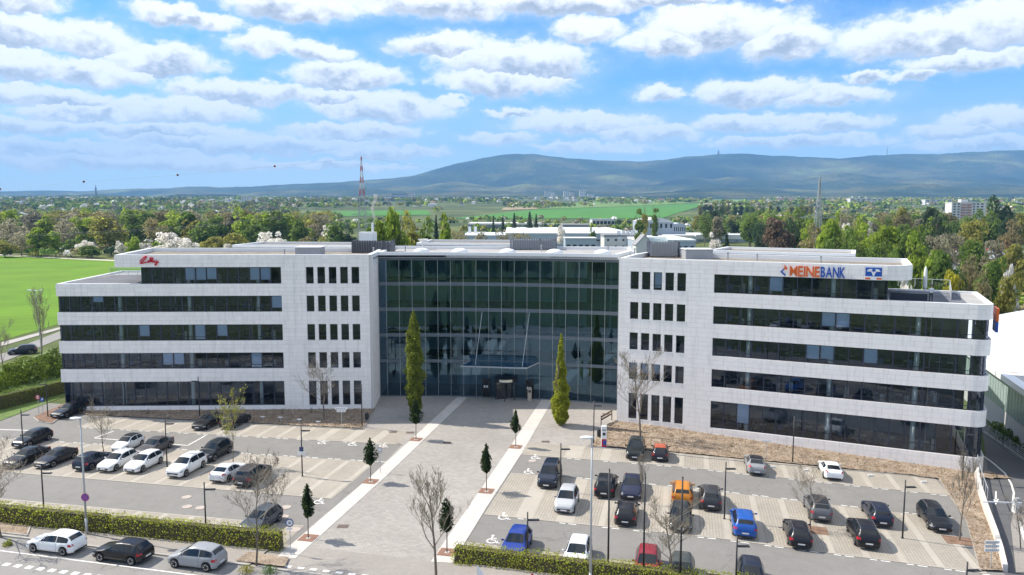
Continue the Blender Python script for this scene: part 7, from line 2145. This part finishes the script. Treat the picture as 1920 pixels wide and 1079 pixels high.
block_building(1133, 1190, 440, 470, 20, MW, MGr, 'white house with dark flat roof before the warehouse', 4, 2, 'house', 1.4, wfrac=(.3, .3))
block_building(1060, 1118, 446, 400, 14, MGb, mat('pale sheet roof', (.62, .64, .66), .6), 'small pale blue annex before the warehouse', 5, 1, 'annex', .5, wfrac=(.6, .3))
block_building(1196, 1304, 449, 430, 60, MGb, mat('bright sheet roof', (.78, .79, .80), .5), 'long low pale roofed hall before the white roofed halls', 9, 1, 'warehouse', 1.0, wfrac=(.5, .2))
block_building(868, 960, 441, 520, 60, MGb, mat('pale sheet roof', (.62, .64, .66), .6), 'low pale warehouse wing left of the long warehouse', 5, 1, 'warehouse', .8, wfrac=(.5, .2))
def arch_hall(px0, px1, ytop, yeave, Y, depth, wall, roofm, label):
    x0, x1 = (px0 - 960) / F_PX * Y, (px1 - 960) / F_PX * Y
    zt, ze = CAM_H - (ytop - 388) / F_PX * Y, CAM_H - (yeave - 388) / F_PX * Y; zb = T(0, Y) - .5
    e = empty('hall_shed', ((x0 + x1) / 2, Y, zb), label, 'building')
    mb = MB(); mb.box(x0, x1, Y, Y + depth, zb, ze); mb.build('wall', wall, e)
    n = 12; mb = MB(); arc = []
    for i in range(n + 1):
        t = i / n; arc.append((x0 - .4 + (x1 - x0 + .8) * t, ze + .02 + (zt - ze) * math.sin(math.pi * t)))
    mb.hexa([(x, Y - .4, z) for x, z in arc], [(x, Y + depth + .4, z) for x, z in arc]); mb.build('roof', roofm, e)
    for k in range(6):
        xx = x0 + (x1 - x0) * (k + .3) / 6
        mb = MB(); mb.box(xx, xx + (x1 - x0) * .07, Y - .08, Y - .02, ze - 4, ze - 1); mb.build('window', M_fwin, e)
arch_hall(1206, 1262, 409, 417, 560, 50, MGb, mat('pale sheet roof', (.62, .64, .66), .6), 'grey arched shed behind the poplars')
arch_hall(1262, 1285, 418, 423, 560, 40, MGb, MGb, 'small grey arched annex beside the arched shed')
block_building(1305, 1440, 440, 560, 45, MGb, mat('bright sheet roof', (.78, .79, .80), .5), 'white roofed hall right of the arched shed', 8, 1, 'warehouse', 3.2, wfrac=(.3, .15))
block_building(1250, 1300, 441, 540, 30, mat('bright sheet roof', (.78, .79, .80), .5), MW, 'white low hall between arched shed and white roofed hall', 0, 0, 'warehouse', 1.0)
def gable(x, y, w, d, hw, hr_, rz, wall, roofm, label, name='house', group=None, cat='house', z=None, windows=True):
    e = empty(name, (x, y, (T(x, y) if z is None else z) - .2), label, cat, group, rz)
    mb = MB(); mb.add([(-w / 2, -d / 2, 0), (w / 2, -d / 2, 0), (w / 2, d / 2, 0), (-w / 2, d / 2, 0), (-w / 2, -d / 2, hw), (w / 2, -d / 2, hw), (w / 2, d / 2, hw), (-w / 2, d / 2, hw), (-w / 2, 0, hw + hr_ - .1), (w / 2, 0, hw + hr_ - .1)],
                      [(0, 1, 5, 4), (2, 3, 7, 6), (1, 2, 6, 9, 5), (3, 0, 4, 8, 7), (3, 2, 1, 0)]); mb.build('wall', wall, e, world=False)
    mb = MB(); o_ = .5
    for s in (-1, 1):
        a = [(-w / 2 - o_, s * (d / 2 + o_), hw - o_ * hr_ / (d / 2)), (w / 2 + o_, s * (d / 2 + o_), hw - o_ * hr_ / (d / 2)), (w / 2 + o_, 0, hw + hr_), (-w / 2 - o_, 0, hw + hr_)]
        mb.hexa(a, [(p[0], p[1], p[2] + .25) for p in a])
    mb.build('roof', roofm, e, world=False)
    if windows:
        for i in range(3):
            for j in range(2):
                mb = MB(); xx = -w / 2 + (i + .5) * w / 3; mb.box(xx - .6, xx + .6, -d / 2 - .05, -d / 2 - .01, hw * (.2 + .45 * j), hw * (.2 + .45 * j) + 1.3); mb.build('window', M_fwin, e, world=False)
    return e
gable((1383 - 960) / F_PX * 640, 640, 14, 11, 6, 5, .3, MB_, MRr, 'house with red tiled roof between the trees behind the white roofed hall')
gable((1440 - 960) / F_PX * 600, 600, 12, 10, 5, 4, 1.2, MW, MGr, 'white house with grey roof beside the dark trees')
gable((1760 - 960) / F_PX * 258, 258, 13, 15, 4.2, 3.6, .15, wmat('dark boards', (.07, .06, .055)), wmat('slate grey sheet', (.30, .31, .33)), 'dark timber shed with grey hipped roof behind the roof terrace', 'shed', cat='shed')
gable((1205 - 960) / F_PX * 420, 420, 12, 9, 6, 5, 1.57, MW, MGr, 'white gabled house at the foot of the poplars')
gable((1228 - 960) / F_PX * 430, 430, 12, 9, 5, 4, .2, MW, wmat('pale green sheet', (.5, .58, .55)), 'white house with pale sheet roof beside the gabled house')
block_building(1858, 1905, 470, 330, 30, MW, mat('red roof edge', (.45, .03, .03), .6), 'white pavilion with red roof edge at the right wood', 5, 1, 'pavilion', 1.0, wfrac=(.6, .4))
block_building(1880, 1990, 476, 300, 30, wmat('brick wall', (.30, .12, .08)), MGb, 'red brick hall with blue grey roof at the right wood', 0, 0, 'hall', 2.2)
# high-rise with red balconies
hr_e = block_building(1780, 1844, 379, 900, 14, MW, MW, 'white apartment high-rise with red brown balconies among trees', 0, 0, 'apartment_block', .8)
x0, x1 = (1780 - 960) / F_PX * 900, (1844 - 960) / F_PX * 900
ztp = CAM_H + 9 / F_PX * 900 - .8
for j in range(9):
    z = ztp - 3.0 * j - 2.4
    for f0, f1, mm_ in ((.05, .12, M_fwin), (.17, .23, M_fwin), (.62, .68, M_fwin), (.73, .79, M_fwin), (.85, .92, M_fwin)):
        mb = MB(); mb.box(x0 + (x1 - x0) * f0, x0 + (x1 - x0) * f1, 899.9, 899.97, z + .3, z + 1.8); mb.build('window', mm_, hr_e)
    for f0, f1 in ((.27, .40), (.44, .57)):
        mb = MB(); mb.box(x0 + (x1 - x0) * f0, x0 + (x1 - x0) * f1, 898.6, 899.95, z - .4, z + .8); mb.build('balcony', wmat('red brown balcony', (.42, .17, .11)), hr_e)
mb = MB(); mb.box(x0 + 12, x0 + 20, 903, 909, ztp + .8, ztp + 4); mb.build('lift_house', MW, hr_e)
# far town: slabs, towers and houses
for (a, b_, yt, Y, m, lab) in ((1021, 1032, 359, 4200, MW, 'white tower block at the foot of the mountain, leftmost of the tower group'), (1034, 1040, 362, 4250, MW, 'slim white tower block beside the leftmost tower'), (1056, 1066, 359, 4200, MW, 'white tower block in the middle of the far tower group'), (1068, 1076, 361, 4220, MB_, 'beige tower block in the middle of the far tower group'), (1086, 1097, 358, 4180, MW, 'white tower block right of the far tower group'), (1101, 1113, 365, 4150, MW, 'low white slab right of the far towers'),
    (737, 764, 363, 3000, wmat('far blue grey', (.38, .45, .55)), 'blue grey hospital slab in the far town'), (764, 778, 362, 3010, MW, 'white stair tower of the far slab'), (710, 738, 367, 3000, MW, 'white wing beside the blue grey slab'), (455, 470, 370, 2700, MW, 'white factory tower left of the red brick works'), (472, 620, 376, 2720, wmat('far brick', (.38, .2, .15)), 'long low red brick works in the far town'), (166, 185, 372, 3300, wmat('far grey block', (.45, .45, .47)), 'grey block below the church spire'), (1590, 1650, 372, 2100, MW, 'long white block among trees right of the lattice mast'), (1730, 1790, 374, 2300, MW, 'white low block in the far town'), (860, 890, 370, 3800, MB_, 'beige block at the mountain foot'), (990, 1015, 369, 3900, MW, 'white block left of the far towers')):
    block_building(a, b_, yt, Y, 25, m, MGr if m is not MW else MW, lab, 6 if b_ - a > 20 else 3, 3 if b_ - a > 20 else 5, 'town_block', 1.0, wfrac=(.6, .35))
hs_ = random.Random(3)
protos = []
for wl_, rfm, t in ((MW, MRr, 'white town house with red roof far off'), (MW, MGr, 'white town house with grey roof far off'), (MB_, MRr, 'beige town house with red roof far off'), (MW, MW, 'flat white town building far off')):
    protos.append((wl_, rfm, t, None))
pm = []
for wl_, rfm, t, _ in protos:
    b = MB(); w, d, hw, hh = 13, 11, 7.5, 4.5 if rfm is not MW else .8
    b.box(-w / 2, w / 2, -d / 2, d / 2, 0, hw, 0)
    b.add([(-w / 2 - .5, -d / 2 - .5, hw + .02), (w / 2 + .5, -d / 2 - .5, hw + .02), (w / 2 + .5, d / 2 + .5, hw + .02), (-w / 2 - .5, d / 2 + .5, hw + .02), (-w / 2 - .5, 0, hw + hh), (w / 2 + .5, 0, hw + hh)], [(0, 1, 5, 4), (2, 3, 4, 5), (1, 2, 5), (3, 0, 4), (3, 2, 1, 0)], 1)
    pm.append((b.mesh('house', [wl_, rfm]), t))
cnt = 0
while cnt < 285:
    Y = 1700 + 2600 * hs_.random() ** .6; px = hs_.uniform(-60, 1980)
    x = (px - 960) / F_PX * Y; py = 388 - (T(x, Y) - CAM_H) / Y * F_PX
    if inside(px, py) or inside(px, py + 3): continue
    if mnoise.noise((px * .006, Y * .0008, 9)) < -.05: continue
    me, t = hs_.choice(pm)
    o = link('house', me); o.location = (x, Y, T(x, Y) + hs_.uniform(.5, 2.5)); o.rotation_euler = (0, 0, hs_.choice((0, .5, 1.57, 1.1, 2.6))); s = hs_.uniform(.65, 1.1); o.scale = (s * hs_.uniform(.9, 2.0), s, s)
    tag(o, t, 'house', 'houses of the far town'); cnt += 1

# ------------------------------------------------------------------ lattice masts, lines
def lattice(px, Y, ytop, ybase_w, levels, arms, label, cols, top_red=None):
    x = (px - 960) / F_PX * Y; zt = CAM_H - (ytop - 388) / F_PX * Y; zb = T(x, Y)
    e = empty('lattice_mast', (x, Y, zb), label, 'power mast')
    H_ = zt - zb
    def half(z):
        t = (z - zb) / H_
        return float(np.interp(t, [0, .45, .62, 1.0], [ybase_w, ybase_w * .62, ybase_w * .42, .12]))
    zs = [zb + H_ * (1 - (1 - i / levels) ** 1.15) for i in range(levels + 1)]
    for i in range(levels):
        z0_, z1_ = zs[i], zs[i + 1]; a, b = half(z0_), half(z1_)
        m = cols[0] if (top_red is None or z0_ < zb + H_ * top_red) else (cols[1] if i % 2 else cols[2])
        mb = MB(); C0 = [(x + sx * a, Y + sy * a, z0_) for sx, sy in ((-1, -1), (1, -1), (1, 1), (-1, 1))]; C1 = [(x + sx * b, Y + sy * b, z1_) for sx, sy in ((-1, -1), (1, -1), (1, 1), (-1, 1))]
        for k in range(4):
            j = (k + 1) % 4
            mb.bar(C0[k], C1[k], .2, .2); mb.bar(C0[k], C1[j], .09, .09); mb.bar(C0[j], C1[k], .09, .09); mb.bar(C1[k], C1[j], .08, .08)
        mb.build('section', m, e)
    for (t, w) in arms:
        z = zb + H_ * t
        mb = MB()
        for s in (-1, 1):
            for yy in (-.6, .6): mb.bar((x, Y + yy, z), (x + s * w, Y, z + .3), .2, .2)
            mb.bar((x, Y, z + 1.8), (x + s * w, Y, z + .3), .2, .2)
            for k in range(1, 4): mb.bar((x + s * w * k / 4, Y, z + .1), (x + s * w * k / 4, Y, z + 1.8 * (1 - k / 4) + .1), .12, .12)
        mb.build('cross_arm', cols[0], e)
    return Vector((x, Y, zt))
M_lat = mat('lattice grey', (.36, .39, .40), .6); M_latr = mat('lattice red', (.50, .09, .06), .6); M_latw = mat('lattice white', (.7, .7, .7), .6)
top1 = lattice(680.5, 400, 296, 2.6, 16, ((.42, 5.5), (.55, 4.2), (.68, 2.4)), 'tall red and white topped lattice power mast behind the left wing', (M_lat, M_latr, M_latw), .60)
top2 = lattice(1532, 300, 333, 1.9, 13, ((.58, 7.0), (.70, 4.2)), 'grey lattice power mast behind the right wing', (M_lat, M_lat, M_lat))
def wire(pts, label, r=.035):
    mb = MB()
    cu = []
    for a, b in zip(pts[:-1], pts[1:]):
        for k in range(6): cu.append(a.lerp(b, k / 6))
    cu.append(pts[-1])
    for a, b in zip(cu[:-1], cu[1:]): mb.tube(a, b, r, r, 4, cap=False)
    return tag(mb.build('power_line', mat('cable', (.25, .26, .28), .5)), label, 'power line')
wire([at(680.5, 297, 400), at(600, 304, 399), at(515, 312, 398), at(424, 320.5, 397), at(333, 328.5, 396), at(245, 335, 395), at(157, 341, 394), at(75, 348.5, 393), at(0, 355, 392), at(-150, 367, 390)], 'top earth wire with marker balls left of the tall mast')
wire([at(680.5, 297, 400), at(740, 304, 430), at(797, 315, 470), at(860, 333, 520)], 'top earth wire running from the tall mast towards the mountain')
for k, (y0, y1) in enumerate(((443, 404), (440, 401), (412, 393))):
    wire([at(-100, y0 + 6, 385), at(140, y0 - 3, 390), at(350, y0 - 15, 394), at(560, y1 + 2, 398), at(664, y1 - 12, 400)], ('lowest power line across the left wood', 'second power line across the left wood', 'upper power line across the left wood')[k], .03)
for px, py, Y in ((515, 312, 398), (333, 328.5, 396), (157, 341, 394), (0, 355, 392)):
    q = at(px, py, Y); mb = MB(); mb.lathe([(.05, -.6), (.4, -.45), (.6, 0), (.4, .45), (.05, .6)], (q.x, q.y, q.z), 12)
    tag(mb.build('marker_ball', mat('marker ball', (.20, .04, .03), .6), smooth=True), 'dark red warning ball on the top power line', 'marker ball', 'marker balls on the power line')
# flags at the car dealer
for k, (px, Y) in enumerate(((1157, 470), (1166, 480), (1174, 475), (1182, 482), (878, 560), (889, 565))):
    x = (px - 960) / F_PX * Y; e = empty('flag', (x, Y, T(x, Y)), 'white upright banner flag among the sheds', 'flag', 'banner flags among the sheds')
    mb = MB(); mb.tube((0, 0, 0), (0, 0, 11.5), .12, n=6); mb.build('pole', M_galv, e, world=False)
    mb = MB(); mb.hexa([(.1, -.05, 6.5), (2.2, -.2, 6.4), (2.0, .15, 11.2), (.1, -.05, 11.2)], [(.1, .02, 6.5), (2.2, -.12, 6.4), (2.0, .22, 11.2), (.1, .02, 11.2)]); mb.build('cloth', M_signw, e, world=False)
# steam above the cooling unit
mb = MB(); prof = []
st = random.Random(2)
base = Vector((px0 + 1.9, 112, 23.3))
N_ = 14; vs = []
for i in range(N_ + 1):
    t = i / N_; c = base + Vector((.35 * t + .18 * math.sin(t * 9), .1, 4.2 * t)); r = .1 + .42 * t * (1 - .55 * t) + .05 * math.sin(i * 2.1)
    for k in range(10):
        a = k * .6283; rr2 = r * (1 + .22 * math.sin(3 * a + i)); vs.append((c.x + rr2 * math.cos(a), c.y + rr2 * math.sin(a), c.z))
mb.add(vs, [(i * 10 + k, i * 10 + (k + 1) % 10, (i + 1) * 10 + (k + 1) % 10, (i + 1) * 10 + k) for i in range(N_) for k in range(10)] + [tuple(range(9, -1, -1)), tuple(N_ * 10 + k for k in range(10))])
m = bpy.data.materials.new('steam'); m.use_nodes = True; nt = m.node_tree; nt.nodes.remove(nt.nodes['Principled BSDF'])
pv = nt.nodes.new('ShaderNodeVolumePrincipled'); pv.inputs['Color'].default_value = (.95, .95, .95, 1); pv.inputs['Density'].default_value = 1.6
nt.links.new(pv.outputs[0], nt.nodes['Material Output'].inputs['Volume'])
tag(mb.build('steam', m, smooth=True), 'thin white steam plume above the roof cooling unit', 'steam', kind='stuff')
# cars across the street, mirrored in the hall glass
for k in range(9):
    put_car(('hatch', 'suv', 'wagon')[k % 3], 0, 0, 80 + (180 if k % 2 else 0), (WHITE, BLACK, (.3, .31, .32), NAVY, WHITE, GREY)[k % 6], 'parked car on the lot across the street, mirrored in the glass', 'cars across the street', loc=(-14 + 3.3 * k, 8 - .7 * k, 0))

# ------------------------------------------------------------------ haze
mb = MB(); mb.box(-21000, 21000, -4600, 14600, -8, 1150)
m = bpy.data.materials.new('haze air'); m.use_nodes = True; nt = m.node_tree; nt.nodes.remove(nt.nodes['Principled BSDF'])
pv = nt.nodes.new('ShaderNodeVolumePrincipled'); pv.inputs['Color'].default_value = (.27, .57, 1.0, 1); pv.inputs['Density'].default_value = HAZE_D; pv.inputs['Anisotropy'].default_value = 0.0
nt.links.new(pv.outputs[0], nt.nodes['Material Output'].inputs['Volume'])
tag(mb.build('haze', m), kind='stuff')
